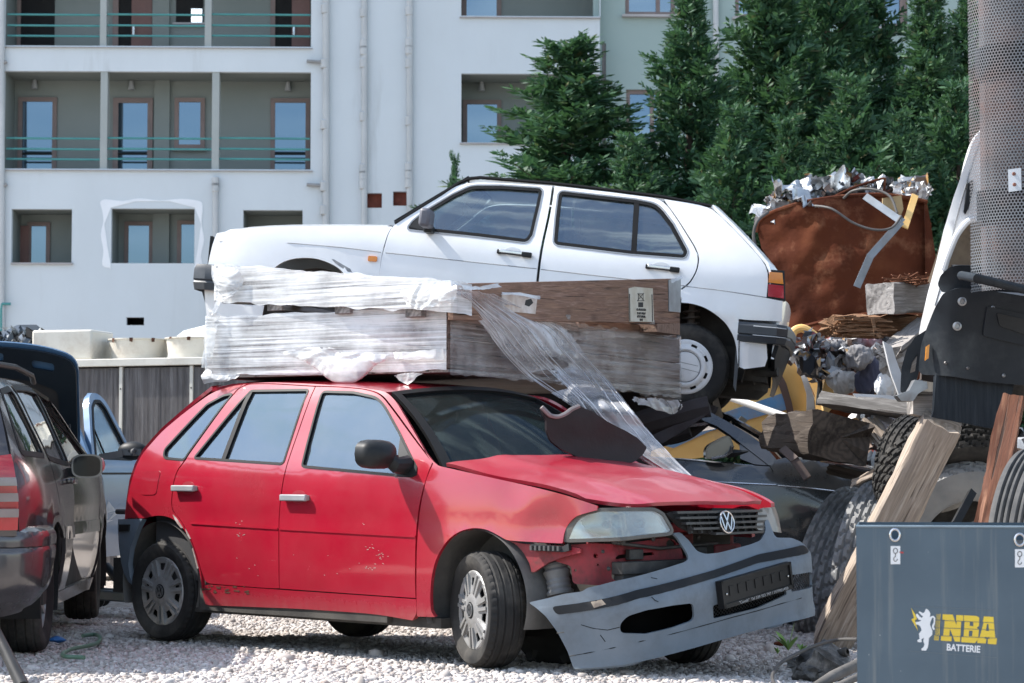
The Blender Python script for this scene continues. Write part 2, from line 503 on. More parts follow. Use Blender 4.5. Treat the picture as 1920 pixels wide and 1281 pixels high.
def hubcap_gol(mb, R):
    def h(r): return sinterp(r/R, [(0,.022),(.3,.024),(.42,.018),(.8,.006),(.93,.012),(1,0)])
    def fn(a, b): return (a, b, h(hypot(a, b)))
    holes = [circle(0, 0, R*.02, 6)]
    N = 7
    for k in range(N):
        t = 2*pi*k/N + .22
        p = lambda r, d: (R*r*cos(t+d), R*r*sin(t+d))
        w = pi/N
        holes.append(fil([p(.80,w-.17), p(.80,w+.17), p(.60,w+.14), p(.60,w-.14)], R*.04, 2))
        holes.append(fil([p(.78,-.045), p(.78,.045), p(.62,.05), p(.62,-.05)], R*.015, 2))
    mb.sheet(circle(0,0,R,72), holes[1:], fn, R*.055, .006)
    # spoke ridges
    for k in range(N):
        t = 2*pi*k/N + .22
        for d in (-.13, .13):
            a = (R*.42*cos(t+d*1.3), R*.42*sin(t+d*1.3), .017); b = (R*.90*cos(t+d*.95), R*.90*sin(t+d*.95), .012)
            mb.bar(a, b, R*.075, .014, (0,0,1), w2=R*.085)
    return mb
def wheel_gol(parent, M, pat='car'):
    w = part('wheel', parent, M)
    tyre_mb(.2875, .185, .195, 132, pat, .008, .006).build('tyre', RUB, w)
    rim = MB().lathe([(.197,.055),(.185,.06),(.175,.02),(.10,.0),(.06,.03),(0,.03)], None, 40); rim.lathe([(.19,-.07),(.197,.055)], None, 40)
    rim.build('rim', DARK, w)
    hubcap_gol(MB(), .198).build('hub_cap', ALU, w, M=T(0,0,.066), ang=28)
    e = MB().lathe([(.040,-.004),(.040,.004),(.034,.006),(0,.006)], T(0,0,.088), 24)
    e.build('cap_centre', BLK, w)
    roundel(.034, .003, T(0,0,.094)).build('emblem', STEEL, w)
    return w

# ---------------------------------------------------------------- red hatchback
FW = V((.7195,-.6945,0)).normalized(); LF = V((-FW.y, FW.x, 0))
RO = V((-1.408, 12.968, 0))
RF = Frame(basis(RO, FW, LF))
RED = paint('red_paint', (.30,.005,.019), (.36,.008,.026), (.30,.17,.145), .24, 0, .10, .20, 1.)
REDP = paint('dusty_bonnet_paint', (.31,.009,.024), (.37,.016,.036), (.36,.20,.19), .34, 0, .30, .01, .5)
REDIN = surf('red_inner_metal', (.33,.014,.028), (.24,.012,.022), .5, 5, dirt=(.05,.035,.03), damt=.8, dscale=6)
HWZ = [(.10,.74),(.18,.775),(.3,.80),(.45,.818),(.60,.822),(.67,.820),(.69,.815),(.78,.815),(.90,.802),(.97,.785),(1.15,.705),(1.33,.62),(1.40,.575),(1.46,.53)]
def red_plan(x): return sinterp(x, [(-.80,.80),(-.62,.905),(-.3,.965),(.2,1.),(1.8,1.),(2.3,.992),(2.6,.965),(2.85,.93),(3.05,.875),(3.25,.77)])
def red_hw(x, z):
    h = sinterp(z, HWZ) * red_plan(x)
    if x > 2.05 and z > .6:   # dented front wing
        d = max(0, 1-((x-2.93)/.16)**2) * max(0, 1-((z-.70)/.12)**2)
        h -= .018*d
        h += .012*noise.noise(V((x*5, z*7, 3)))*max(0, min(1, (x-2.4)*3))
    return h
gR = lambda p: -p.y - red_hw(p.x, p.z)
def rh(L): return [((h := RF.hit(u, v, gR, 9.5, 14.5)).x, h.z) for u, v, *_ in L]
def rside(d=0.): return lambda a, b: (a, -red_hw(a, b) - d, b)
def rfar(d=0.): return lambda a, b: (a, red_hw(a, b) + d, b)
z5 = zm(200, 680, 2.2875); z6 = zm(740, 700, 2.2049)
car = thing('red_hatchback', 'red five-door hatchback with a torn-off hanging front bumper, crates on its roof', 'car', RF.M)
RC = car
# outlines in photo pixels
qglass = fil(z5([(250,372),(246,395),(252,409),(332,417),(352,385),(540,134),(505,140),(430,180),(330,285)]), 5)
dglass = z5([(375,409,6),(618,121,4),(866,117,5),(757,434,7)])
fglass = z5([(838,444,6),(862,345),(925,124,8),(1060,128),(1160,150,12),(1195,190,18),(1255,300),(1330,452),(1322,476,8),(1236,481)])
quarter = z5([(80,667),(84,620),(98,535),(124,450),(150,395),(195,343),(240,293),(345,205),(450,130),(520,103),(600,92),(560,112),(350,388),(331,422),(300,462),(283,520),(276,600),(281,636),(318,680),(350,738),(375,800),(393,860),(404,900),(408,940),(413,985),(411,990),(404,930),(392,870),(374,800),(348,740),(318,697),(285,670),(245,656),(200,657),(162,668)])
rdoor = z5([(336,424),(355,392),(564,114),(604,94),(700,92),(893,104),(872,150,20),(770,440),(752,520),(738,640),(736,800),(739,968),(700,968),(441,948,12),(422,938,16),(407,895),(396,855),(378,798),(353,737),(321,678),(284,634,20),(280,600),(287,520),(304,464)])
fdoor = z5([(897,104),(1000,106),(1110,116),(1175,137,20),(1235,215),(1330,345),(1396,428),(1382,462),(1347,568),(1330,680),(1322,800),(1325,1010),(1000,987),(742,969),(740,800),(741,640),(756,520),(774,440),(876,150)])
sill = z5([(416,958),(440,952),(700,972),(1000,992),(1327,1015),(1330,1075),(1312,1106),(1150,1078),(830,1056),(440,1041),(424,1036),(413,1000)])
fender = z6([(160,372),(185,384),(240,396),(400,432),(560,467),(700,502),(790,532),(838,548),(838,566),(790,578),(745,592),(716,625),(700,660),(695,700),(690,703),(560,697),(492,693),(462,690),(425,668),(380,645),(330,638),(272,650),(222,684),(182,742),(160,800),(150,860),(146,930),(150,985),(166,1008),(95,1006),(92,1000),(90,930),(90,800),(93,690),(104,560),(132,432)])
arail = z5([(606,90),(700,88),(895,100),(1000,102),(1112,112),(1180,132),(1240,208),(1335,340),(1399,424),(1440,455),(1404,440),(1380,405),(1320,300),(1240,165),(1200,125),(1100,108),(960,96),(860,90),(700,84)])
HG = []   # the window glass
def glasspane(outl, name, parent, far=False):
    mb = MB(); mb.sheet(outl, [], (rfar if far else rside)(-.010), .09, .004, flip=far); return mb
bodyparts = {}
def panel(name, outl, holes, mat, step=.055, d=0., th=.02):
    mb = MB(); mb.sheet(outl, holes, rside(d), step, th)
    o = mb.build(name, mat, car, ang=40); bodyparts[name] = (outl, holes); return o
Q, RD, FD, SI, FE, AR = (rh(fil(L, -40, 4)) for L in (quarter, rdoor, fdoor, sill, fender, arail))
qg, dg, fg = (rh(fil(L, 3, 4)) for L in (qglass, dglass, fglass))
def grow(P, k):
    cx = sum(p[0] for p in P)/len(P); cy = sum(p[1] for p in P)/len(P); n = len(P); out = []
    A = sum(P[i][0]*P[(i+1)%n][1]-P[(i+1)%n][0]*P[i][1] for i in range(n)); sg = 1 if A > 0 else -1
    for i in range(n):
        a = V(P[i-1]); b = V(P[i]); c = V(P[(i+1)%n])
        d = (c-a)
        if d.length < 1e-6: out.append(tuple(b)); continue
        d.normalize(); out.append((b.x + sg*d.y*k, b.y - sg*d.x*k))
    return out
body = part('body', car)
def bpanel(name, outl, holes, mat=RED, parent=None, step=.055, d=0., th=.02, both=True):
    mb = MB(); mb.sheet(outl, holes, rside(d), step, th)
    if both: MB().sheet(outl, holes, rfar(d), .11, th, flip=True).build(name, mat, parent or car, ang=40)
    return mb.build(name, mat, parent or car, ang=40)
bpanel('rear_wing', Q, [qg], parent=body)
bpanel('sill', SI, [], parent=body, th=.05)
bpanel('front_wing', FE, [], parent=body, step=.045)
bpanel('roof_rail', AR, [], parent=body, step=.04)
rd = bpanel('rear_door', RD, [dg]); fd = bpanel('front_door', FD, [fg])
# trim round the windows, panes
def trimring(outl, w, d, far=False):
    return MB().sheet(grow(outl, .007), [grow(outl, -w)], rside(d), .07, .012)
for nm, P, par in (('quarter_window', qg, car), ('rear_door_window', dg, rd), ('front_door_window', fg, fd)):
    mb = MB().sheet(P, [], rside(-.012), .09, .004); MB().sheet(P, [], rfar(-.012), .12, .004, flip=True).build(nm, SIDEGL, par)
    o = mb.build(nm, SIDEGL, par)
    trimring(P, .006, .003).build('window_seal', SEAL, o if par is car else par)
# divider bar in the rear door window
dv = rh(z5([(492,416),(508,418),(628,122),(612,122)]))
MB().sheet(dv, [], rside(.002), .06, .016).build('window_divider', SEAL, rd)
# mirror triangle sail
sl_ = rh(z5([(1235,488),(1258,440),(1252,400),(1262,320),(1322,440),(1334,452),(1330,482),(1310,492)]))
MB().sheet(sl_, [], rside(.006), .06, .02).build('mirror_sail', BLK, fd)
# mirror housing
mc = RF.hit(*z5([(1172,392)])[0], lambda p: -p.y-.93, 9, 14)
mm = MB(); prof = []
for i in range(11):
    a = pi*i/10
vs = []; fs = []; NU, NV = 18, 12
for j in range(NV+1):
    fj = j/NV; x = mc.x + .062*(fj-.5)*2
    for i in range(NU):
        t = 2*pi*i/NU; e = .5
        k = (1-max(0,(fj-.35)/.65)**2.4*.85) if fj > .35 else 1.
        cy = abs(cos(t))**.7*(1 if cos(t) > 0 else -1); sz = abs(sin(t))**.7*(1 if sin(t) > 0 else -1)
        vs.append((x, mc.y + .125*cy*k*.9, mc.z + .072*sz*k - .006*fj))
for j in range(NV):
    for i in range(NU): fs.append((j*NU+i, j*NU+(i+1)%NU, (j+1)*NU+(i+1)%NU, (j+1)*NU+i))
fs += [tuple(range(NU-1,-1,-1)), tuple(NV*NU+i for i in range(NU))]
mm.add(vs, fs); mo = mm.build('wing_mirror', BLK, fd)
sa = RF.hit(*z5([(1288,440)])[0], gR, 9, 14)
MB().tube([(mc.x+.01, mc.y+.07, mc.z-.03), (mc.x+.03, (mc.y+sa.y)/2, mc.z-.055), (sa.x+.0, sa.y, sa.z)], [.042,.04,.05], 10).build('mirror_arm', BLK, fd)
MB().lathe([(.0,0),(.058,0)], T(mc.x-.0635, mc.y, mc.z) @ Ry(-90) @ Mx.Diagonal((1,1.9,1,1)), 24).build('mirror_glass', CHROME, fd)
# far mirror
mb = MB().ball((1.9,.93,.98), (.05,.11,.07), 2); mb.build('wing_mirror', BLK, car)
# door handles: flat oval coloured as a shaded dish + bar
for P, par in (([(298,522),(392,528),(390,557),(297,551)], rd), ([(763,559),(874,566),(872,600),(762,594)], fd)):
    h = rh(z5(P)); cx = sum(p[0] for p in h)/4; cz = sum(p[1] for p in h)/4; L = h[1][0]-h[0][0]; y = -red_hw(cx, cz)
    mb = MB().box((cx, y-.026, cz), (L, .022, .034)); mb.box((cx-L*.42, y-.012, cz), (.022,.03,.028)); mb.box((cx+L*.42, y-.012, cz), (.022,.03,.028))
    mb.build('door_handle', surf('grey_handle', (.30,.31,.32), (.24,.25,.26), .5, 9), par, bevel=.006)
    dsh = catmull([(cx+.01+.06*cos(t), cz+.035*sin(t)+.004) for t in [2*pi*i/14 for i in range(14)]], 2)
    MB().sheet(dsh, [], lambda a, b: (a, -red_hw(a,b)-.0015-.0*a, b), .02, .004).build('handle_recess', surf('recess_shade_red', (.30,.010,.026), (.25,.01,.02), .5, 5), par)  # no hollow: duller red suggests the shaded dish
# fuel flap
ff = rh(fil(z5([(160,464),(232,462),(212,567),(146,567)]), 7))
MB().sheet(ff, [], rside(.003), .05, .008).build('fuel_flap', RED, car)
# door rubbing crease as a slim raised lip
for nm, P, par in (('door_crease', [(362,684),(735,708),(734,716),(362,692)], rd), ('door_crease', [(742,709),(1325,742),(1325,750),(742,717)], fd)):
    MB().sheet(rh(z5(P)), [], rside(.005), .08, .006).build(nm, RED, par)
# scratches and rust on the doors, bare metal along the rear arch
CHIP = surf('chipped_paint', (.42,.36,.34), (.25,.17,.15), .7, 30)
RUSTD = surf('rust_patch', (.10,.035,.016), (.05,.022,.014), .9, 30)
random.seed(5)
mb = MB()
for cx, cy, n, sp, s in ((570,742,4,10,7),(1165,830,12,26,6),(560,683,3,8,6),(1130,790,5,12,7),(1085,690,4,8,6),(1125,880,6,10,6),(1000,870,5,60,3),(700,820,5,80,3)):
    for i in range(n):
        x = cx+random.gauss(0, sp); y = cy+random.gauss(0, sp*.5); L = s*ru(.5,1.6)
        a = ru(-.5,.5); P = [(x, y), (x+L*cos(a), y+L*sin(a)), (x+L*cos(a)+1, y+L*sin(a)+2.2), (x+.5, y+2)]
        mb.sheet(rh(z5(P)), [], rside(.0012), .05, .001)
mb.build('paint_crack', CHIP, car)
mb = MB()
for P in ([(286,648),(300,660),(316,684),(330,706),(322,706),(308,690),(294,668)], [(340,708),(352,728),(364,752),(358,752),(345,730)], [(372,790),(384,830),(396,878),(391,880),(380,835),(369,796)]):
    mb.sheet(rh(z5([(p[0]-2,p[1]+4) for p in P])), [], rside(.002), .05, .002)
mb.build('bare_arch_lip', CHIP, car)
for i in range(26):
    x = ru(412, 610); y = ru(956, 985) + (x-412)*.035; q = ru(3,9)
    MB().sheet(rh(z5([(x+q*cos(t)*ru(.7,1.6), y+q*.6*sin(t)*ru(.6,1.2)) for t in [2*pi*k/7 for k in range(7)]])), [], rside(.0015), .05, .001).build('rust_patch', RUSTD, car)
# roof, rear hatch, windscreen, bonnet as lofted skins
RZE = [(.12,1.415),(.2,1.43),(.4,1.44),(1.0,1.415),(1.45,1.385),(1.62,1.35)]
def roofy(a, t):
    x = lerp(.13 - .04*(1-t*t), 1.585 + .06*(1-t*t), a)
    z0 = sinterp(x, RZE); e = red_hw(x, z0) - .004
    return (x, e*t, z0 + .035*(1-abs(t)**2.4))
MB().sheet([(0,-1),(1,-1),(1,1),(0,1)], [], lambda a, b: roofy(a, b), .13, .02).build('roof', RED, body)
# hatch: from the roof edge down to the bumper
HT = [(0,.16,1.415),(.14,.03,1.31),(.3,-.14,1.185),(.42,-.21,1.115),(.52,-.26,1.05),(.7,-.30,.90),(1,-.33,.55)]
def hatch(t, s):
    x = sinterp(s, [(a, b) for a, b, c in HT]); z = sinterp(s, [(a, c) for a, b, c in HT])
    e = red_hw(x, z) - .012
    return (x - .20*(1-abs(t)**2.6)*min(1, s*2.5+.15), e*t, z + .03*(1-abs(t)**2)*(1-s))
MB().sheet([(-1,0),(1,0),(1,1),(-1,1)], [[(-.82,.05),(.82,.05),(.82,.45),(-.82,.45)]], hatch, .1, .02, flip=True).build('hatch', RED, body)
MB().sheet([(-.82,.05),(.82,.05),(.82,.45),(-.82,.45)], [], hatch, .15, .005, flip=True).build('rear_window', CARGL, body)
# rear lamp far/near corners and rear bumper
rb = rh(z5([(56,672),(160,670),(132,730),(108,800),(100,870),(108,920),(128,965),(100,940),(82,905),(70,860),(60,790)]))
def rearb(t, z):   # wraps the tail: t along plan, z height
    return None
mb = MB().sheet(rb, [], rside(.012), .05, .03)
def bpl(t, z):
    y = t*.80; k = abs(t)
    return (-.38-.22*(1-k**4), -y*.90, z)
mb.sheet([(-.98,.26),(.98,.26),(.98,.56),(-.98,.56)], [], bpl, .12, .03)
rbo = mb.build('rear_bumper', GREYP, car)
MB().sheet(rh(z5([(66,694),(108,694),(106,722),(66,725)])), [], rside(.022), .05, .02).build('rubbing_strip', BLK, rbo)
# windscreen: top edge z 1.375 at x 1.32, base x 2.02 z .93
wsb = RF.hit(*z5([(1440,462)])[0], lambda p: -p.y-.70, 9, 14); wst = RF.hit(*z5([(1215,140)])[0], lambda p: -p.y-.54, 9, 14)
def wscreen(t, s):
    b = (wsb.x + .16*(1-t*t), .70*t, wsb.z + .01*(1-t*t)); a = (wst.x + .06*(1-t*t), .53*t, wst.z+.04*(1-t*t))
    k = s; bow = .03*4*k*(1-k)
    return (a[0]+(b[0]-a[0])*k + bow*.6, a[1]+(b[1]-a[1])*k, a[2]+(b[2]-a[2])*k + bow*.8)
fr = [(-1,0),(1,0),(1,1),(-1,1)]; ins = [(-.93,.06),(.93,.06),(.93,.94),(-.93,.94)]
MB().sheet(fr, [ins], wscreen, .1, .02).build('windscreen_seal', SEAL, body)
WSG = glassy('windscreen_glass', (.012,.016,.016), .4, .03, .03, .13, .0)
MB().sheet([(-.94,.05),(.94,.05),(.94,.95),(-.94,.95)], [], wscreen, .12, .005).build('windscreen', WSG, car)
# bonnet
he = [RF.hit(u, v, lambda p: -p.y-(.69-.05*max(0,p.x-2.2)), 9, 14) for u, v in z6([(225,390),(400,430),(560,465),(700,500),(790,530),(845,548)])]
htab = [(h.x, h.z) for h in he]
def bz(x): return sinterp(x, htab) if x <= htab[-1][0] else htab[-1][1] - .30*(x-htab[-1][0])
def bonfront(t): return 3.30 - .02 - .10*abs(t)**2.2 - .14*abs(t)**9
def bonnet(t, s):
    x0 = wsb.x + .02 + .17*(1-t*t); x = lerp(x0, bonfront(t), s)
    e = .69 - .05*max(0, x-2.2) - (.02*max(0, s-.8)/.2)
    rib = .010*math.exp(-((abs(t)-.62)/.08)**2)*(1-s*.6)
    z = bz(min(x, 3.3)) + .075*(1-abs(t)**2.2)*(1-.35*s) + rib + .008*noise.noise(V((x*3, t*3, 1)))
    if s > .97: z -= .006
    return (x, e*t, z)
MB().sheet([(-1,0),(1,0),(1,1),(-1,1)], [], bonnet, .06, .018).build('bonnet', REDP, car)
MB().sheet([(.28,.86),(.36,.84),(.40,.88),(.37,.93),(.30,.92)], [], lambda t, s: tuple(V(bonnet(t, s)) + V((0,0,.002))), .03, .001).build('bare_patch', surf('bare_primer', (.5,.44,.42), (.4,.3,.29), .8, 40), car)
# front: lamps, grille, slam panel
def rfx(y, z):
    k = abs(y); x = 3.36 - .09*(k/.6)**2 - (.25*((k-.6)/.12)**2 if k > .6 else 0)
    return x - .20*max(0, z-.55)
gF = lambda p: p.x - rfx(p.y, p.z)
def fh(L, d=0.): return [((h := RF.hit(u, v, lambda p: gF(p)-d, 9.3, 13)).y, h.z) for u, v, *_ in L]
def rfront(d=0.): return lambda y, z: (rfx(y, z)+d, y, z)
z8 = zm(1040, 920, 3.6923)
lamp = fh(fil(z8([(62,342,6),(98,260),(140,195,14),(210,162),(318,138),(480,134),(690,134,16),(745,165),(818,290,10),(640,308),(300,335)]), 0))
hl = MB().sheet(lamp, [], rfront(.0), .05, .01)
LENSM = glassy('hazed_lamp_lens', (.55,.57,.56), .24, .05, .22, 1.2, .03, (1.,1.,1.))
hlo = hl.build('headlight', LENSM, car)
MB().sheet(grow(lamp, .012), [grow(lamp, -.004)], rfront(.004), .05, .03).build('lamp_rim', surf('lamp_rim_plastic', (.10,.09,.075), (.06,.055,.05), .5, 9), hlo)
REFM = surf('lamp_reflector', (.74,.76,.76), (.60,.62,.62), .28, 3, metal=.75)
cy = sum(p[0] for p in lamp)/len(lamp); cz = sum(p[1] for p in lamp)/len(lamp); ly0 = min(p[0] for p in lamp); ly1 = max(p[0] for p in lamp)
def bowl(y, z):
    t = (y-ly0)/(ly1-ly0); c = .26 if t < .42 else .70; w_ = .20 if t < .42 else .30
    d = -.085 + .075*min(1., ((t-c)/w_)**2 + ((z-cz)/.075)**2)
    return (rfx(y, z)+d-.012, y, z)
MB().sheet(grow(lamp,-.004), [], bowl, .016, .003).build('reflector', REFM, hlo)
mb = MB()
for c in (.26, .70): y = lerp(ly0, ly1, c); mb.lathe([(0,0),(.018,-.004),(.022,-.03),(.012,-.05)], T(rfx(y,cz)-.045, y, cz) @ Ry(90), 16)
mb.build('lamp_bulb', CHROME, hlo)
lampfar = [(-y, z) for y, z in lamp]
fo = MB().sheet(lampfar[::-1], [], rfront(0.), .06, .01).build('headlight', surf('broken_lamp_back', (.19,.17,.155), (.13,.12,.11), .4, 6, coat=.4), car, label='grey blind headlight housing without its lens')
# corner lamp socket strip under the wing
zc = zm(780, 960, 4.1333)
cs = rh(zc([(890,248),(1140,268),(1185,245),(1190,300),(1140,312),(892,298)]))
MB().sheet(cs, [], rside(.004), .04, .03).build('indicator_socket', BLK, car)
mb = MB()
for i in range(7):
    q = cs[0]; mb.box((lerp(cs[0][0],cs[1][0],.08+.14*i), -red_hw(lerp(cs[0][0],cs[1][0],.1+.13*i), cs[0][1])-.01, cs[0][1]-.018), (.012,.02,.022))
mb.build('socket_ribs', surf('ribs_grey', (.07,.07,.07), (.05,.05,.05), .5), car)
# grille
gr = fh(z8([(812,160),(835,150),(1110,150),(1140,120),(1400,128),(1440,160),(1455,205),(1450,285),(1300,302),(1000,296),(915,250),(860,200)]), -.015)
go_ = MB().sheet(gr, [], rfront(-.05), .06, .02).build('grille_back', DARK, car)
grl = part('grille', car)
mb = MB()
ys0 = min(p[0] for p in gr); ys1 = max(p[0] for p in gr); zs0 = min(p[1] for p in gr); zs1 = max(p[1] for p in gr)
def span(z):
    xs = []
    for i in range(len(gr)):
        a, b = gr[i-1], gr[i]
        if (a[1] > z) != (b[1] > z): xs.append(a[0]+(b[0]-a[0])*(z-a[1])/(b[1]-a[1]))
    return (min(xs), max(xs)) if len(xs) > 1 else None
for i in range(5):
    z = lerp(zs0, zs1, .06+.2*i); sp_ = span(z)
    if not sp_: continue
    n = 10; P = [(lerp(sp_[0], sp_[1], k/n)) for k in range(n+1)]
    for a, b in zip(P, P[1:]): mb.bar((rfx(a,z)-.012, a, z), (rfx(b,z)-.012, b, z), .035, .011, (0,0,1))
for k in range(9):
    y = lerp(ys0+.12, ys1-.06, k/8); mb.bar((rfx(y,zs0)-.035, y, zs0+.01), (rfx(y,zs1)-.035, y, zs1-.03), .012, .02, (1,0,0))
mb.build('grille_bars', surf('grille_plastic', (.03,.033,.036), (.045,.048,.05), .42, 7), grl)
em = RF.hit(*z8([(1187,218)])[0], lambda p: gF(p)-.01, 9.3, 13)
EM = T(em.x, em.y, em.z) @ Mx(((0,0,1,0),(1,0,0,0),(0,1,0,0),(0,0,0,1))) @ Rx(-10)
MB().lathe([(.056,-.02),(.056,.002),(0,.002)], EM, 32).build('emblem_backing', BLK, grl)
roundel(.056, .008, EM).build('emblem', CHROME, grl)
# body front structure behind the missing bumper: red slam panels, black beam, pipe
mb = MB()
mb.box((2.98,-.0,.60), (.02,1.1,.16))
mb.box((3.06,0,.68), (.06,1.22,.05)); mb.box((3.0,.45,.42), (.06,.22,.34)); mb.box((3.04,.1,.50), (.03,.10,.3))
mb.build('front_panel', REDIN, body, bevel=.012)
def rib(y, z): return -.20 + .020*math.exp(-((z-.655)/.018)**2) + .016*math.exp(-((y+.50)/.022)**2) - .03*max(0, min(1, (y+.47)*12)) + .008*noise.noise(V((y*9, z*9, 2)))
fpo = fh(fil(z8([(60,372),(105,375),(260,365),(330,368),(450,372),(640,352),(820,325),(905,380),(925,490),(900,520),(700,625),(372,645),(366,660),(125,645),(115,520),(40,500),(-20,478),(-20,455),(60,450)]), 8), -.20)
fph = [fh(z8(circle(284,452,17,12)), -.20), fh(fil(z8([(398,462),(440,445),(716,426),(722,446),(440,474),(404,478)]), 6), -.20), fh(fil(z8([(806,345),(868,335),(880,400),(815,408)]), 8), -.20), fh(z8(circle(300,515,8,8)), -.20), fh(z8(circle(145,553,9,8)), -.20), fh(fil(z8([(385,520),(700,505),(690,590),(385,625)]), 10), -.20)]
MB().sheet(fpo, fph, lambda y, z: (rfx(y, z)+rib(y, z), y, z), .022, .012).build('front_panel', REDIN, body, ang=30)
MB().sheet(rh(zc([(690,225),(800,250),(1100,262),(1240,285),(1240,318),(1100,352),(990,395),(880,470),(862,468),(845,400),(800,320),(750,262)])), [], rside(-.03), .05, .02).build('wing_flange', REDIN, body)
mb = MB().bar((3.14,-.52,.50), (3.14,.5,.50), .07, .06); mb.bar((3.12,-.50,.43), (3.12,.5,.41), .08, .10); mb.box((3.05,.0,.36),(.05,.9,.3))
mb.tube([(3.10,-.40,.36),(3.12,-.1,.34),(3.08,.3,.37)],.02,8); mb.tube([(3.11,-.52,.62),(3.13,-.2,.585),(3.12,.25,.60)],.010,6); mb.box((3.11,-.36,.56),(.03,.10,.05)); mb.box((3.115,.08,.565),(.03,.16,.04))
for yy, zz, rr in ((-.46,.62,.016),(-.56,.50,.010),(-.40,.47,.008),(-.24,.63,.012),(.1,.63,.012),(-.60,.58,.008)): mb.lathe([(0,.001),(rr,.001),(rr,-.01)], T(3.13,yy,zz) @ Ry(90), 10)
mb.build('radiator_beam', surf('oily_black', (.025,.025,.026), (.06,.058,.055), .6, 12, bump=.3), body, bevel=.01)
p0 = RF.plane(*zc([(1080,400)])[0], (0,-.62,0), (0,1,0)); p1 = RF.plane(*zc([(1120,640)])[0], (0,-.62,0), (0,1,0))
p0 = V((min(p0.x, 3.0), p0.y, p0.z)); p1 = V((min(p1.x,3.02), p1.y, p1.z))
mb = MB(); nn = 12; mb.tube([p0.lerp(p1, i/nn) for i in range(nn+1)], [.055+.004*(i % 2)+(.008 if i in (3,4,11,12) else 0) for i in range(nn+1)], 18)
mb.build('air_duct', surf('grey_duct', (.20,.205,.21), (.14,.14,.14), .6, 8, dirt=(.07,.06,.05), damt=.5), body)
# inner shell, arches, floor, cabin
mb = MB()
mb.box((1.2,0,.21), (2.0,1.5,.05)); mb.box((1.1,-.755,.30), (1.5,.06,.2)); mb.box((1.1,.755,.30), (1.5,.06,.2))
mb.box((2.55,0,.26), (.9,.95,.12)); mb.box((-.35,0,.35), (.7,1.2,.2)); mb.box((2.6,0,.55), (.85,.95,.4)); mb.box((2.02,0,.6),(.08,1.36,.62))
mb.tube([(0,-.6,.28),(0,.6,.28)], .04, 10); mb.tube([(2.47,-.6,.26),(2.47,.6,.26)], .03, 10)
mb.tube([(.2,.3,.2),(1.9,.25,.2)], .03, 8)
mb.build('underbody', UNDER, car)
ARCHM = surf('dusty_arch_liner', (.10,.10,.095), (.16,.15,.14), .85, 6, bump=.2, bscale=30, dirt=(.03,.03,.03), damt=.5)
for x, sd in ((0,-1),(2.47,-1),(0,1),(2.47,1)):
    MB().lathe([(.345,0),(.352,-.06),(.35,-.30),(.1,-.31)], axle(x, sd*.79, .33, sd), 40, -.35, pi+.35).build('arch_liner', ARCHM, body)
mb = MB().box((.85,0,.30), (1.9,1.44,.08)); mb.box((2.02,0,.76), (.30,1.36,.26)); mb.box((.85,-.74,.6),(1.9,.02,.5)); mb.box((.85,.74,.6),(1.9,.02,.5)); mb.box((-.25,0,.72),(.75,1.3,.03))
mb.build('cabin_trim', surf('cabin_plastic', (.035,.037,.04), (.05,.05,.052), .7, 6), car, bevel=.02)
st = part('front_seat', car)
mb = MB().box((1.2,-.36,.5), (.5,.48,.16)); mb.box((.92,-.36,.80), (.14,.46,.58), Mx.Rotation(-.25,3,'Y')); mb.box((.82,-.36,1.14), (.09,.24,.17), Mx.Rotation(-.2,3,'Y'))
mb.build('seat_cushion', SEATM, st, bevel=.04)
s2 = copy_tree(st, car); s2.location = (0,.72,0)
mb = MB().box((.40,0,.5), (.5,1.2,.16)); mb.box((.16,0,.78), (.14,1.2,.5), Mx.Rotation(-.3,3,'Y'))
mb.build('rear_seat', SEATM, car, bevel=.04)
sw = MB(); sw.lathe([(.17+.016*cos(a), .016*sin(a)) for a in [2*pi*i/8 for i in range(9)]], T(1.62,.36,.88) @ Ry(-65), 28)
sw.tube([(1.62,.36,.88),(1.92,.36,.76)], .03, 8); sw.bar((1.62,.2,.88),(1.62,.52,.88),.05,.03)
sw.build('steering_wheel', BLK, car)
MB().box((1.66,.0,1.24), (.03,.22,.07)).build('inside_mirror', BLK, car, bevel=.01)
# wipers, sticker, sun strip
wp = MB()
for a, b in (((-.55,.97),(.05,.90)), ((.0,.985),(.62,.86))):
    P = [tuple(V(wscreen(lerp(a[0],b[0],k/5), lerp(a[1],b[1],k/5))) + V((.012,0,.02))) for k in range(6)]
    wp.tube(P, .008, 6)
wp.build('wiper', BLK, car)
# wheels
wheel_gol(car, axle(0,-.70,.2875,-1))
wheel_gol(car, axle(2.47,-.70,.2875,-1,-23))
wheel_gol(car, axle(0,.70,.235,1))
wheel_gol(car, axle(2.53,.73,.225,1,-23))
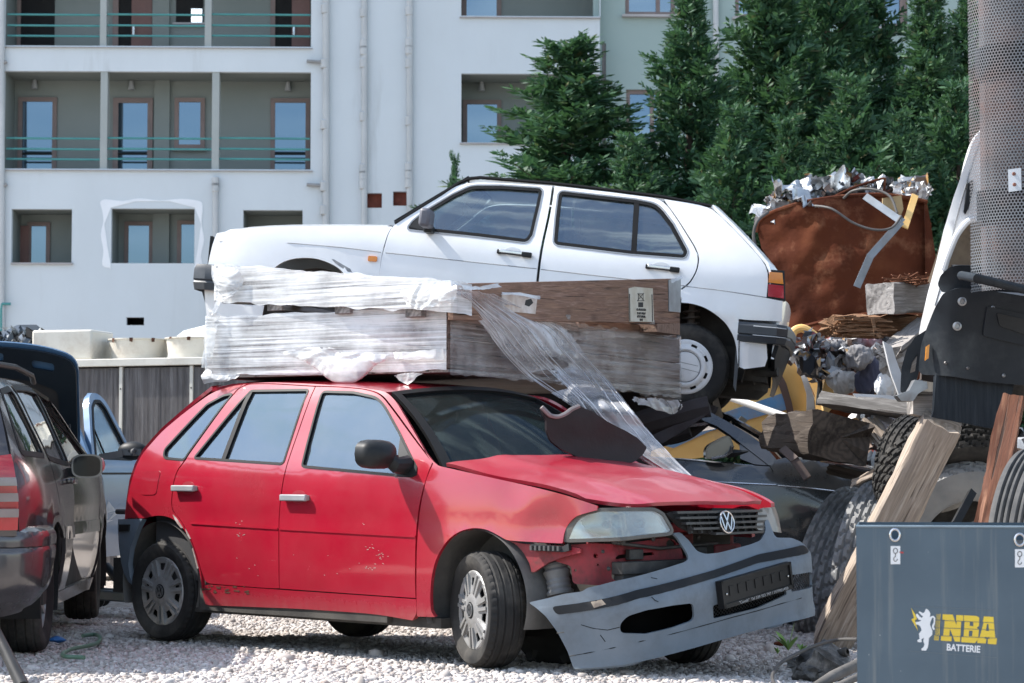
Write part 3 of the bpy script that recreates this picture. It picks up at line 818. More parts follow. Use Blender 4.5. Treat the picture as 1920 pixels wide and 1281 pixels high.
# the hanging bumper
BO = RF.M @ V((3.06,.12,.30))
BF = Frame(basis(BO, FW, LF) @ Rz(-3.5) @ Rx(8.6))
def bfx(y):
    k = abs(y)/.90
    return .30 - .10*k**2 - .36*k**7 if k < 1 else -.16 - (k-1)*3.2
def bprof(z): return sinterp(z, [(-.30,-.05),(-.2,.0),(-.14,.012),(-.135,.004),(.02,.012),(.06,.02),(.14,.02),(.17,.0),(.3,-.05),(.45,-.10)])
gB = lambda p: p.x - bfx(p.y) - bprof(p.z)
def bh(L): return [((h := BF.hit(u, v, gB, 9.3, 12.5)).y, h.z) for u, v, *_ in L]
def bfn(d=0.): return lambda y, z: (bfx(max(-.93,min(.93,y)))+bprof(z)+d, y, z)
z9 = zm(740, 700, 2.2049)
bo = z9([(553,948),(700,912),(776,902),(795,888),(900,862),(1100,812),(1200,780,8),(1216,768,12),(1210,745),(1165,675),(1148,662),(1180,656,6),(1215,690),(1250,735),(1285,748,14),(1340,742),(1470,708),(1515,690),(1535,650),(1530,610),(1545,605),(1562,650),(1575,680,10),(1640,680),(1690,700,14),(1725,750),(1742,800),(1750,870),(1762,930),(1768,985),(1735,1003),(1600,1035),(1400,1088),(1150,1160),(950,1205),(740,1222),(715,1150),(672,1068),(625,1005),(585,970)])
h1 = z9([(935,1075,18),(930,1040,14),(960,1005,14),(1040,980),(1150,960),(1234,950,8),(1240,1020,10),(1150,1052),(1040,1078)])
h2 = z9([(1318,1015),(1316,960),(1430,935),(1612,878),(1622,915),(1500,970)])
h3 = z9([(1636,835),(1728,820,8),(1740,880,8),(1640,905)])
bb = part('front_bumper', car)
bb.matrix_local = car.matrix_world.inverted() @ BF.M
BH = [bh(fil(h, 4)) for h in (h1, h2, h3)]
MB().sheet(bh(fil(bo, 5)), BH, bfn(), .04, .012).build('bumper_skin', GREYP, bb, ang=30)
MB().sheet(bh(fil(z9([(643,965,8),(760,950),(1000,895),(1310,815),(1500,748),(1690,708,8),(1712,740,6),(1500,782),(1310,848),(1000,930),(665,1000,14)]), 5)), [], bfn(.008), .04, .012).build('rubbing_strip', surf('black_rubbing_strip', (.006,.007,.009), (.012,.013,.015), .5, 5, dirt=(.10,.085,.075), damt=.2, spec=.25), bb)
MB().sheet([(-.74,-.10),(.80,-.12),(.80,.07),(-.74,.10)], [], lambda y, z: (bfx(y)-.13, y, z), .08, .02).build('vent_shade_sheet', surf('vent_shade_black', (.002,.002,.002), (.004,.004,.004), .95, 5, spec=.05), bb)  # black sheet added so the vents look deep and unlit
# number plate holder with empty black plate
pl = bh(z9([(1314,860,),(1600,780),(1622,885),(1332,974)]))
PC = [V(bfn(.045)(y, z)) for y, z in pl]
pc = sum(PC, V())/4; px_ = (PC[1]-PC[0]+PC[2]-PC[3]).normalized(); pz_ = (PC[0]-PC[3]).normalized()
PM = basis(pc, px_, None, px_.cross((PC[0]-PC[3]))) if False else basis(pc, px_, (PC[0]-PC[3])+(PC[1]-PC[2]))
wd = ((PC[1]-PC[0]).length+(PC[2]-PC[3]).length)/2; ht = ((PC[0]-PC[3]).length+(PC[1]-PC[2]).length)/2
mb = MB().prism([(-wd/2,-ht/2),(wd/2,-ht/2),(wd/2,ht/2),(-wd/2,ht/2)], -.03, 0, PM)
for a, b in (((-wd/2,-ht/2),(wd/2,-ht/2+.02)),((-wd/2,ht/2-.012),(wd/2,ht/2)),((-wd/2,-ht/2),(-wd/2+.014,ht/2)),((wd/2-.014,-ht/2),(wd/2,ht/2))):
    mb.prism([a,(b[0],a[1]),b,(a[0],b[1])], 0, .008, PM)
for i in range(7): mb.prism(circle(lerp(-wd*.36,wd*.36,i/6), .01, .024, 4, .032, pi/4), 0, .004, PM)
plo = mb.build('number_plate_holder', surf('plate_black', (.006,.006,.007), (.012,.012,.013), .4, 9, bump=.1, spec=.3), bb)
PLW = surf('plate_lettering', (.36,.37,.38), (.28,.28,.28), .6, 20)
fc = bpy.data.curves.new('plate_text', 'FONT'); fc.body = '"Cavalli"  Tel 339 923 747 / 347992145'; fc.size = .017; fc.align_x = 'CENTER'; fc.extrude = .0006
def text_mesh(body, size, M, parent, mat, name, ext=.001, sx=1., align='CENTER', shear=0., bold=0.):
    c = bpy.data.curves.new(name, 'FONT'); c.body = body; c.size = size; c.align_x = align; c.align_y = 'CENTER'; c.extrude = ext; c.shear = shear; c.offset = bold
    tmp = bpy.data.objects.new('tmp', c); COL.objects.link(tmp)
    dgp = bpy.context.evaluated_depsgraph_get(); me = bpy.data.meshes.new_from_object(tmp.evaluated_get(dgp)); bpy.data.objects.remove(tmp)
    me.materials.clear(); me.materials.append(mat)
    o = bpy.data.objects.new(name, me); COL.objects.link(o)
    if parent is not None: o.parent = parent
    o.matrix_local = M @ Mx.Diagonal((sx,1,1,1)); return o
bpy.data.curves.remove(fc)
text_mesh('"Cavalli"  Tel 339 923 747 / 3479921450', .019, PM @ T(.03,-ht/2+.010,.009), bb, PLW, 'plate_lettering', .0008, (wd*.82)/.36)
mb = MB()
for sx_ in (-1, 1): mb.lathe([(.005,0),(.005,.003),(0,.004)], PM @ T(sx_*wd*.44, .0, .004), 10)
mb.build('plate_screws', CHROME, bb)
# mesh in the right hand vents
mb = MB()
for h in BH[1:]:
    y0 = min(p[0] for p in h); y1 = max(p[0] for p in h); zz0 = min(p[1] for p in h); zz1 = max(p[1] for p in h)
    n = int((y1-y0+zz1-zz0)/.022)
    for k in range(n):
        for sg in (1,-1):
            P = []
            for j in range(13):
                z = lerp(zz0, zz1, j/12); y = (y0 + k*.022 - (z-zz0)*1.1) if sg > 0 else (y0 - (zz1-zz0) + k*.022 + (z-zz0)*1.1)
                if inside(y, z, [h]): P.append(bfn(-.02)(y, z))
            if len(P) > 1: mb.tube(P, .0022, 4)
mb.build('vent_mesh', BLK, bb)
mb = MB()
def crack(P): mb.tube([bfn(.0005)(*q) for q in bh(z9(P))], .0018, 4)
crack([(770,1040),(820,1055),(880,1062),(930,1050)]); crack([(670,1075),(700,1070)]); crack([(1062,925),(1075,938),(1090,945)]); crack([(850,1082),(870,1110)])
crack([(1060,845),(1085,850)]); crack([(760,1120),(850,1115),(1000,1075),(1300,1000),(1750,890)]) if False else None
P = bh(z9([(722,1170),(800,1156),(900,1136),(1020,1108),(1150,1077),(1280,1042),(1400,1008),(1500,982),(1600,952),(1680,930),(1755,908)])); mb.tube([bfn(.0008)(*q) for q in P], .0022, 4)  # dark tube draws the shade along the lower crease, not a crack
mb.build('bumper_crack_and_crease', SEAL, bb)
sc_ = bh(z9([(805,945),(850,935),(868,955),(818,970)]))
MB().sheet(sc_, [], bfn(.009), .03, .001).build('scuff_mark', surf('scuffed_strip', (.33,.27,.21), (.2,.16,.13), .8, 30), bb)
# ---------------------------------------------------------------- white hatchback up on the crates
WK = 14.75
wh_hub = at(1284.4, 687.8, WK)
wf = V((-cos(radians(8)), sin(radians(8)), 0)) * cos(radians(5.5)) + V((0,0,sin(radians(5.5))))
WBm = basis((0,0,0), wf, None, (0,0,1))
WR = .297; WBS = 2.544
WM = T(*(wh_hub - WBm.to_3x3() @ V((0,.80,WR)))) @ WBm
WF = Frame(WM)
wc = thing('white_hatchback', 'white boxy hatchback without front wheels lying on top of the wrapped crates', 'car', WM)
WHITE = paint('white_paint', (.80,.81,.815), (.765,.78,.79), (.42,.38,.32), .3, 0, .16, .12, .6, .16)
WHZ = [(.1,.80),(.2,.825),(.5,.852),(.70,.858),(.80,.853),(.93,.84),(1.02,.815),(1.2,.735),(1.38,.645),(1.47,.595)]
def w_plan(x): return sinterp(x, [(-.95,.82),(-.7,.90),(-.45,.96),(0,.995),(.4,1.),(2.3,1.),(2.8,.975),(3.1,.935),(3.35,.86)])
def w_hw(x, z):
    h = sinterp(z, WHZ)*w_plan(x)
    for cx in (0, WBS):
        r = hypot(x-cx, z-.33)
        h += .022*math.exp(-((r-.40)/.035)**2) if r < .55 else 0
    return h
gW = lambda p: p.y - w_hw(p.x, p.z)
def wh(L): return [((h := WF.hit(u, v, gW, 13, 17)).x, h.z) for u, v, *_ in L]
def wside(d=0.): return lambda a, b: (a, w_hw(a, b)+d, b)
def wfar(d=0.): return lambda a, b: (a, -w_hw(a, b)-d, b)
def wpanel(name, outl, holes, mat, parent, step=.07, d=0., th=.02, both=True):
    mb = MB().sheet(outl, holes, wside(d), step, th, flip=True)
    if both: MB().sheet(outl, holes, wfar(d), .14, th).build(name, mat, parent, ang=40)
    return mb.build(name, mat, parent, ang=40)
z7 = zm(360, 320, 3.0); zz8 = zm(840, 320, 2.785); zr = zm(1240, 560, 5.338)
wfg = [(766,428,4),(775,416),(800,396),(850,366),(884,350,12),(940,350),(1016,355,8),(1010,385),(997,440),(988,453,12),(900,442)]
wrg = [(1050,360,8),(1190,376),(1232,384,16),(1260,420),(1288,472,10),(1283,482,6),(1180,474),(1040,457,8),(1044,410)]
fend = z7([(140,352),(250,334),(400,319),(600,312),(1000,312),(1126,315),(1103,350),(1080,420),(1066,480),(1058,540),(1053,606)])
fe2 = z7([(452,556),(500,518),(560,496),(630,489),(700,494),(760,513),(820,543),(862,582)])
arc = lambda cx, r, a0, a1, n: [(cx+r*cos(radians(lerp(a0,a1,i/n))), .33+r*sin(radians(lerp(a0,a1,i/n)))) for i in range(n+1)]
fA = wh(fend); fB = wh(fe2)
FEN = fil(fA + [(fA[-1][0]-.02,.22), (2.20,.22),(2.21,.33)] + fB[::-1] + [(2.91,.33),(2.93,.24),(3.30,.26),(3.36,.55)] + wh(z7([(92,520),(97,495),(118,405)])), -.12, 3)
fdo = [(736,425),(765,405),(815,375),(860,346),(893,342),(960,344),(1035,349),(1028,400),(1014,460),(1005,525)]
D1 = wh(fdo); s1 = wh([(711,522),(713,500),(716,481),(722,460),(729,437)])
FDW = fil(D1 + [(D1[-1][0]-.02,.26),(s1[0][0]-.01,.26)] + s1, -.12, 3)
rdo = [(1040,349),(1140,360),(1241,373),(1266,406),(1302,464,),(1309,482),(1306,507),(1292,530),(1277,541)]
D2 = wh(rdo); s2_ = wh([(1010,525),(1019,460),(1033,400)])
RDW = fil(D2 + arc(0,.43,85,10,5)[:-1] + [(.52,.26),(s2_[0][0]-.02,.26)] + s2_, -.12, 3)
qa = wh([(1245,374),(1290,380),(1333,389),(1370,424),(1410,466),(1442,504),(1437,559),(1467,565),(1466,603),(1400,600),(1385,598),(1384,640),(1384,690)])
qb = wh(zr([(757,560),(755,520),(740,430),(710,350),(650,250),(550,160),(430,85),(300,48),(200,40)]))
qc = wh([(1279,543),(1294,532),(1308,508),(1312,482),(1304,462),(1268,405)])
QUW = fil(qa + qb + arc(0,.42,86,50,3)[:0] + qc, -.12, 3)
wb = part('body', wc)
wpanel('front_wing', FEN, [], WHITE, wb)
wfd = wpanel('front_door', FDW, [wh(fil(wfg, 0, 4))], WHITE, wc)
wrd = wpanel('rear_door', RDW, [wh(fil(wrg, 0, 4))], WHITE, wc)
wpanel('rear_wing', QUW, [], WHITE, wb)
wpanel('sill', [(.44,.18),(2.12,.18),(2.12,.25),(.44,.25)], [], WHITE, wb)
lowq = wh([(1387,640),(1437,645),(1439,672),(1434,687),(1395,692),(1386,688)])
wpanel('rear_valance', lowq, [], WHITE, wb, .05, -.01)
WGL = glassy('white_car_glass', (.02,.03,.035), .22, .03, .10, 2.6)
for P, nm, par in ((wfg, 'front_door_window', wfd), (wrg, 'rear_door_window', wrd)):
    o = wh(fil(P, 0, 4))
    MB().sheet(o, [], wfar(-.014), .14, .004).build(nm, WGL, par); MB().sheet(o, [], wside(-.014), .1, .004, flip=True).build(nm, WGL, par)
    MB().sheet(grow(o, .006), [grow(o, -.016)], wside(.002), .06, .012, flip=True).build('window_seal', SEAL, par)
    MB().sheet(grow(o, .017), [grow(o, .009)], wside(.003), .06, .008, flip=True).build('window_bright_strip', surf('grey_strip', (.35,.36,.37), (.3,.3,.3), .35, 9, metal=.6), par)
MB().sheet(wh([(1189,376),(1199,378),(1193,475),(1183,474)]), [], wside(.001), .06, .014, flip=True).build('window_divider', SEAL, wrd)
sail = wh([(768,426),(778,414),(800,396),(806,394),(803,430),(790,431)])
MB().sheet(sail, [], wside(.004), .05, .018, flip=True).build('mirror_sail', BLK, wfd)
mcw = WF.hit(800, 410, lambda p: p.y-.98, 13, 17)
mb = MB().box((mcw.x+.0, mcw.y, mcw.z), (.075,.20,.125)); mb.build('wing_mirror', surf('mirror_plastic', (.10,.10,.12), (.13,.13,.15), .5, 9), wfd, bevel=.022)
MB().box((mcw.x, mcw.y-.13, mcw.z-.06), (.06,.12,.05)).build('mirror_arm', BLK, wfd, bevel=.01)
# handles
for (x0, y0, x1, y1), par in (((934,468,996,482), wfd), ((1212,496,1273,510), wrd)):
    h = wh([(x0,y0-1),(x1,y0+7),(x1,y1),(x0,y0+9)]); cx = (h[0][0]+h[1][0])/2; cz = sum(q[1] for q in h)/4; L = abs(h[1][0]-h[0][0]); y = w_hw(cx, cz); an = radians(2)
    Rr = Mx.Rotation(-an, 3, 'Y')
    MB().box((cx+.02, y+.024, cz+.004), (L*.72,.02,.022), Rr).build('door_handle', CHROME, par, bevel=.005)
    mb = MB().box((cx-L*.38, y+.018, cz-.004), (L*.30,.036,.034), Rr); mb.box((cx+L*.44, y+.016, cz+.002), (L*.14,.032,.03), Rr); mb.box((cx+.01, y+.02, cz-.008), (L*.7,.018,.012), Rr)
    mb.build('handle_base', BLK, par, bevel=.005)
    e = [(cx+.01+.055*cos(2*pi*i/18), cz+.03*sin(2*pi*i/18)+.012) for i in range(18)]
    MB().sheet(e, [], wside(.0015), .03, .003, flip=True).build('handle_recess', surf('recess_shade_white', (.60,.62,.63), (.56,.58,.6), .5, 5), par)  # flat oval, its greyer white standing in for the dish's shade
si = wh([(691,480),(708,481),(707,491),(690,490)])
MB().sheet(fil(si, .008, 2), [], wside(.012), .03, .014, flip=True).build('side_indicator', surf('amber_lens', (.75,.26,.02), (.65,.2,.01), .25, 9, coat=.5), wc)
# crease lines: grey tubes draw the shade along each pressed fold
CRE = surf('shadow_gap_grey', (.30,.31,.32), (.25,.26,.27), .7)
for P, par in (([(412,453),(547,456),(640,464),(714,473)], wb), ([(723,474),(800,482),(900,493),(1006,504)], wfd), ([(1014,505),(1100,515),(1200,526),(1290,537)], wrd), ([(1284,537),(1340,543),(1400,552),(1437,558)], wb)):
    L = wh(P); MB().tube([wside(.0)(*q) for q in L], .0035, 5).build('body_crease', CRE, par)
# bare scrape on the front arch
sc = wh(z7([(785,497),(800,500),(850,530),(890,552),(905,580),(893,582),(850,552),(805,520)]))
MB().sheet(sc, [], wside(.003), .04, .003, flip=True).build('scraped_arch', surf('scraped_metal', (.16,.18,.20), (.3,.3,.3), .6, 30), wb)
# tail lamp
tl = [(1440,507),(1466,509),(1470,530),(1470,562),(1438,558)]
TL = wh(tl)
wl = part('tail_lamp', wc)
MB().sheet(grow(wh([(1440,506),(1470,508),(1472,564),(1437,560)]), .004), [], wside(-.004), .05, .05, flip=True).build('lamp_housing', BLK, wl)
MB().sheet(wh([(1443,510),(1467,512),(1469,533),(1441,530)]), [], wside(.006), .04, .02, flip=True).build('amber_lens', surf('amber_lamp', (.75,.27,.03), (.65,.2,.02), .2, 12, coat=.6), wl)
MB().sheet(wh([(1441,533),(1469,536),(1470,560),(1440,556)]), [], wside(.006), .04, .02, flip=True).build('red_lens', surf('red_lamp', (.42,.015,.03), (.33,.01,.02), .2, 12, coat=.6), wl)
# gutters, roof, hatch, bonnet, windscreen
GT = wh([(740,421),(780,396),(827,367),(860,345),(880,337),(900,335),(1037,346),(1140,358),(1245,371.5),(1333,388.5)])
MB().tube([(x, w_hw(x, z)-.008, z+.008) for x, z in GT], .013, 6).build('roof_gutter', SEAL, wb)
roofp = [(x, z) for x, z in GT[4:]][::-1]
def wroof(a, t):
    x = lerp(roofp[0][0], roofp[-1][0], a); z = sinterp(x, roofp)
    return (x, (w_hw(x, z)-.012)*t, z + .012 + .02*(1-t*t) - .012*abs(t)**6)
MB().sheet([(0,-1),(1,-1),(1,1),(0,1)], [], wroof, .14, .02).build('roof', WHITE, wb)
ap = [(x, z) for x, z in GT[:5]][::-1]   # from header down to the cowl
def wws(t, s):
    x = lerp(ap[0][0], ap[-1][0], s); z = lerp(ap[0][1], ap[-1][1], s)
    return (x + .07*(1-t*t)*(.5+.5*s), (w_hw(x, z)-.02)*t, z+.012 + .02*(1-t*t))
MB().sheet(fr, [ins], wws, .12, .02).build('windscreen_seal', SEAL, wb)
MB().sheet([(-.94,.05),(.94,.05),(.94,.95),(-.94,.95)], [], wws, .15, .005).build('windscreen', WGL, wc)
bon = wh(z7([(1126,313),(1000,309),(600,309),(400,316),(250,331),(150,347)]))
bont = sorted([(x, z) for x, z in bon])
def wbon(t, s):
    x = lerp(bont[0][0]+.03, bont[-1][0]-.01, s); z = sinterp(x, bont)
    x2 = x + .03*(1-t*t)*s
    return (x2, (w_hw(x, z)-.006)*t, z-.004 + .018*(1-t*t) - .012*abs(t)**10 - .02*max(0, s-.96)/.04)
MB().sheet([(-1,0),(1,0),(1,1),(-1,1)], [], wbon, .13, .02).build('bonnet', WHITE, wc)
hq = wh([(1333,389),(1370,424),(1410,466),(1442,504),(1440,560)])
HTW = list(zip([0,.3,.62,.9,1.], hq))
def whatch(t, s):
    x = interp(s, [(a, q[0]) for a, q in HTW]); z = interp(s, [(a, q[1]) for a, q in HTW])
    return (x - .045*(1-abs(t)**5), (w_hw(x, z)-.006)*t, z + .004)
MB().sheet([(-1,0),(1,0),(1,1),(-1,1)], [[(-.8,.08),(.8,.08),(.8,.66),(-.8,.66)]], whatch, .08, .02, flip=True).build('hatch', WHITE, wb)
MB().sheet([(-.8,.08),(.8,.08),(.8,.66),(-.8,.66)], [], whatch, .15, .005, flip=True).build('rear_window', WGL, wb)
ht_ = wh([(1440,560),(1466,603)])
mb = MB()
def wtail(t, s):
    a, b = qa[6], qa[9]
    return (lerp(-.585,-.56,s) - .035*(1-t**4), (w_hw(-.58,.6)-.02)*t, lerp(.80, .40, s))
mb.sheet([(-1,0),(1,0),(1,1),(-1,1)], [], wtail, .12, .02, flip=True); mb.build('tail_panel', WHITE, wb)
def wnose(t, s): return (3.33 + .04*(1-t**4), (w_hw(3.3,.7)-.02)*t, lerp(bont[-1][1]-.03, .55, s))
MB().sheet([(-1,0),(1,0),(1,1),(-1,1)], [], wnose, .12, .02).build('grille_panel', BLK, wb)
# bumpers
bp = wh(zr([(775,222),(1000,215),(1225,240)])); zt = bp[0][1]; zb = wh(zr([(860,435)]))[0][1]
def bump_mb(x0, x1, wl_, s, za, zb_, dz=0.):
    mb = MB(); P = [(x0, 1.), (lerp(x0,x1,.75), 1.), (lerp(x0,x1,.93),.95), (x1,.82), (x1+.02*s, 0.), (x1,-.82), (lerp(x0,x1,.93),-.95), (lerp(x0,x1,.75),-1.), (x0,-1.)]
    prof = [(-.02, zb_), (.0, zb_+.005), (.012, lerp(zb_,za,.28)), (.004, lerp(zb_,za,.36)), (.014, lerp(zb_,za,.42)), (.014, lerp(zb_,za,.80)), (.0, za-.004), (-.03, za)]
    vs = []; fs = []; m = len(prof)
    for i, (x, yy) in enumerate(P):
        a = V(P[max(i-1,0)]); b = V(P[min(i+1,len(P)-1)]); d = V((b.x-a.x, (b.y-a.y)*wl_)); n = V((d.y, -d.x)).normalized()*(-s)
        n = -n if (n.x*(x-(x0-s)) + n.y*yy) < 0 and abs(yy) > .99 and n.y*yy < 0 else n
        for o, z in prof: vs.append((x+n.x*o, yy*wl_+n.y*o, z))
    for i in range(len(P)-1):
        for j in range(m): fs.append((i*m+j, i*m+(j+1)%m, (i+1)*m+(j+1)%m, (i+1)*m+j))
    mb.add(vs, fs + [tuple(range(m)), tuple((len(P)-1)*m+j for j in range(m))]); return mb
NAVY = surf('dark_bumper_plastic', (.030,.036,.044), (.045,.052,.06), .45, 5, bump=.1, bscale=240, dirt=(.14,.14,.14), damt=.3)
xr = WF.hit(1481, 630, lambda p: p.y-.60, 13, 17).x
rbm = bump_mb(bp[0][0], xr, .843, -1, zt, zb).build('rear_bumper', NAVY, wc, ang=25)
mb = MB(); 
for k, zz in ((0,lerp(zb,zt,.80)),(1,lerp(zb,zt,.36))): mb.tube([(bp[0][0]-.10,.856,zz),(lerp(bp[0][0],xr,.75),.856,zz),(lerp(bp[0][0],xr,.93),.814,zz),(xr-.004,.71,zz)], .0035, 5)
mb.build('bumper_edge_highlight', surf('highlight_pale', (.5,.53,.55), (.4,.42,.44), .5), rbm)  # pale tubes paint the light caught on the bumper's edges
bl = WF.hit(1462, 690, lambda p: p.y-.5, 13, 17)
MB().sheet([(-.80,zb),(.80,zb),(.78,zb-.08),(.60,zb-.19),(-.5,zb-.30)], [], lambda y, z: (xr+.03+.06*(y/.8)**4+(zb-z)*.30, y, z), .15, .03).build('bumper_skirt', BLK, rbm)
bfz = wh([(372,499)])[0]
fx0 = 2.98; fx1 = WF.hit(371, 520, lambda p: p.y-.62, 13, 17.5).x
za_ = WF.hit(385,497, lambda p: p.y-.7, 13, 17.5).z; zb2 = WF.hit(378,545, lambda p: p.y-.7, 13, 17.5).z
bump_mb(fx0, fx1, .83, 1, za_, zb2).build('front_bumper', NAVY, wc, ang=25)
MB().sheet([(-.7,zb2),(.7,zb2),(.6,zb2-.24),(-.6,zb2-.24)], [], lambda y, z: (fx1-.06-(zb2-z)*.3, y, z), .15, .03).build('front_skirt', NAVY, wc)
# underside
mb = MB(); mb.box((1.3,0,.24),(2.2,1.4,.06)); mb.box((2.55,0,.42),(.8,1.0,.3)); mb.box((2.95,0,.5),(.5,1.3,.25)); mb.tube([(0,-.7,.29),(0,.7,.29)], .05, 10)
mb.box((-.33,.05,.36),(.42,1.1,.22)); mb.tube([(.4,.3,.2),(-.2,.5,.27),(-.61,.62,.325)], .032, 12); mb.tube([(-.12,.45,.27),(-.45,.5,.30)], .075, 12)
mb.lathe([(0,.10),(.24,.10),(.30,.16),(.31,.30)], T(-.24,.12,.04), 24); mb.box((0,0,.5),(.9,.9,.04))
mb.build('underbody', UNDER, wc)
WAR = surf('dark_arch', (.035,.032,.03), (.06,.055,.05), .9, 6); SPR = surf('rusty_spring', (.10,.075,.06), (.06,.05,.045), .7, 20)
for x in (0, WBS):
    for sd in (-1, 1):
        MB().lathe([(.395,-.02),(.395,-.30),(.1,-.31)], axle(x, sd*.80, .35, sd), 40, -.3, pi+.3).build('arch_liner', WAR, wb)
        P = [(x+.055*cos(t), sd*.62+.055*sin(t), .45+.035*t/(2*pi)*1.25) for t in [2*pi*i/12 for i in range(12*6)]]
        mb = MB(); mb.tube(P, .009, 5); mb.tube([(x,sd*.62,.3),(x,sd*.62,.75)], .025, 8); mb.build('suspension_spring', SPR, wc)
mb = MB().sheet([(-.352,.45),(-.325,.45),(-.330,.20),(-.350,.16)], [], lambda a, b: (a, .80, b), .05, .02); mb.build('mud_flap', NAVY, wc)
# cabin
CAB = surf('pale_cabin', (.10,.11,.115), (.14,.15,.155), .8, 6)
mb = MB().box((1.1,0,.34),(2.0,1.5,.08)); mb.box((2.0,0,.80),(.3,1.4,.22)); mb.box((-.25,0,.82),(.7,1.3,.03)); mb.box((1.1,-.77,.6),(2.0,.02,.5)); mb.box((1.1,.77,.6),(2.0,.02,.5))
mb.build('cabin_trim', CAB, wc)
STW = surf('pale_seat_cloth', (.22,.25,.27), (.17,.19,.21), .95, 12, bump=.2, bscale=200)
st = part('front_seat', wc)
mb = MB().box((1.30,.38,.55), (.5,.50,.16)); mb.box((1.03,.38,.86), (.14,.48,.56), Mx.Rotation(-.25,3,'Y')); mb.box((.93,.38,1.16), (.09,.26,.14), Mx.Rotation(-.2,3,'Y'))
mb.build('seat_cushion', STW, st, bevel=.05)
s2 = copy_tree(st, wc); s2.location = (0,-.76,0)
mb = MB().box((.45,0,.55), (.5,1.25,.16)); mb.box((.13,0,.82), (.14,1.25,.48), Mx.Rotation(-.3,3,'Y')); mb.build('rear_seat', STW, wc, bevel=.05)
sw = MB(); sw.lathe([(.17+.014*cos(a), .014*sin(a)) for a in [2*pi*i/8 for i in range(9)]], T(1.66,.38,.93) @ Ry(-62), 28)
sw.tube([(1.66,.38,.93),(1.95,.38,.80)], .03, 8); sw.bar((1.66,.22,.93),(1.66,.54,.93),.05,.03); sw.build('steering_wheel', BLK, wc)
im = WF.hit(877, 397, lambda p: p.y-.05, 13, 18)
mb = MB().box(im, (.03,.22,.075), Mx.Rotation(.4,3,'Y')); mb.tube([im, (im.x+.06, im.y, im.z+.12)], .008, 6); mb.build('inside_mirror', surf('mirror_back', (.30,.32,.33), (.25,.27,.28), .4), wc)
# rear wheels
HCW = surf('white_hub_cap', (.72,.73,.745), (.64,.65,.66), .4, 5, dirt=(.40,.38,.35), damt=.35, dscale=5)
def wheel_white(M):
    w = part('wheel', wc, M); tyre_mb(WR, .175, .185, 120, 'car', .007, .004).build('tyre', RUB, w)
    MB().lathe([(.19,.05),(.18,.055),(.1,.02),(0,.02)], None, 40).build('rim', DARK, w)
    R = .188
    def h(r): return sinterp(r/R, [(0,.020),(.50,.020),(.56,.016),(.60,.030),(.74,.024),(.78,.008),(.92,.010),(1,.0)])
    holes = []
    for k in range(8):
        t = 2*pi*k/8+.33; p = lambda r, d: (R*r*cos(t+d), R*r*sin(t+d))
        holes.append(fil([p(.75,-.15),p(.75,0),p(.75,.15),p(.84,.13),p(.84,0),p(.84,-.13)], R*.02, 2))
    MB().sheet(circle(0,0,R,80), holes, lambda a, b: (a, b, h(hypot(a,b))), R*.05, .006).build('hub_cap', HCW, w, M=T(0,0,.068), ang=25)
    mb = MB().lathe([(R*.53,.088),(R*.545,.0895),(R*.56,.088)], None, 40); mb.bar((-R*.5,-.03,.0885),(R*.48,-.0,.0885),.003,.003); mb.bar((-R*.46,.012,.0885),(R*.42,.034,.0885),.003,.003); mb.box((.07,.022,.089),(.012,.028,.004))
    mb.build('cap_lines', surf('cap_groove', (.16,.17,.18), (.2,.2,.2), .6), w)
    return w
wheel_white(axle(0,.715,WR,1)); wheel_white(axle(0,-.715,WR,-1))

# ---------------------------------------------------------------- wrapped crates
OLDW = wood('old_crate_wood', (.30,.20,.15), (.21,.14,.11), (.40,.29,.22), 1.2)
GREYW = wood('grey_weathered_wood', (.30,.275,.26), (.20,.18,.17), (.42,.39,.37), 1.2, .85)
def film_mat(name, lo, hi, zs=90, col=(.80,.81,.82)):
    t = NT(name)
    s0 = t.noise(1., t.map((1.3, 1.3, zs)), 6, .6, .25); s2 = t.noise(5, det=7, rough=.6)
    calm = t.ramp(t.noise(1.6, t.map((.8, .8, 5)), 4), [(.40, .25), (.62, 1.)])
    s1 = t.math('ADD', t.math('MULTIPLY', t.math('SUBTRACT', s0, .5), calm), .53)
    f = t.math('ADD', t.math('MULTIPLY', s1, .62), t.math('MULTIPLY', s2, .38))
    fac = t.ramp(f, [(.40, lo), (.58, hi)])
    t.set('Base Color', t.ramp(s1, [(.32, tuple(.55*k for k in col)), (.46, tuple(.9*k for k in col)), (.6, col)])).set('Roughness', .22).set('Specular IOR Level', .6).set('Coat Weight', .3)
    t.bump(s1, .5, .006).bump(s2, .35, .02).bump(t.noise(1., t.map((3, 3, zs*2.2)), 3), .3, .003)
    tr = t.n.new('ShaderNodeBsdfTransparent'); tr.inputs[0].default_value = (.93,.94,.95,1)
    m = t.n.new('ShaderNodeMixShader'); t.l.new(fac, m.inputs[0]); t.l.new(tr.outputs[0], m.inputs[1]); t.l.new(t.b.outputs[0], m.inputs[2]); t.l.new(m.outputs[0], t.out.inputs[0])
    return t.m
FILMW = film_mat('sunlit_milky_film', .30, .90, 75)  # whiter for the sunny side as well as for extra layers
FILMC = film_mat('shaded_clear_film', .02, .38, 80, (.66,.64,.65))  # same film, greyer and thinner for the side away from the sun
FILMT = film_mat('torn_film', .5, .9, 14, (.80,.80,.79))
lc = [at(840,570,11.67), at(388,591,12.42), at(1275,633,14.4)]
ZB, ZT = 1.462, 1.812
C0 = V((lc[0].x, lc[0].y, 0)); L0 = V((lc[1].x, lc[1].y, 0)); R0 = V((lc[2].x, lc[2].y, 0)); F0 = L0 + R0 - C0
cr = thing('lower_crate', 'long low wooden crate wrapped in stretch film, resting on the red car roof', 'crate', T(*C0), 'wrapped wooden crates')
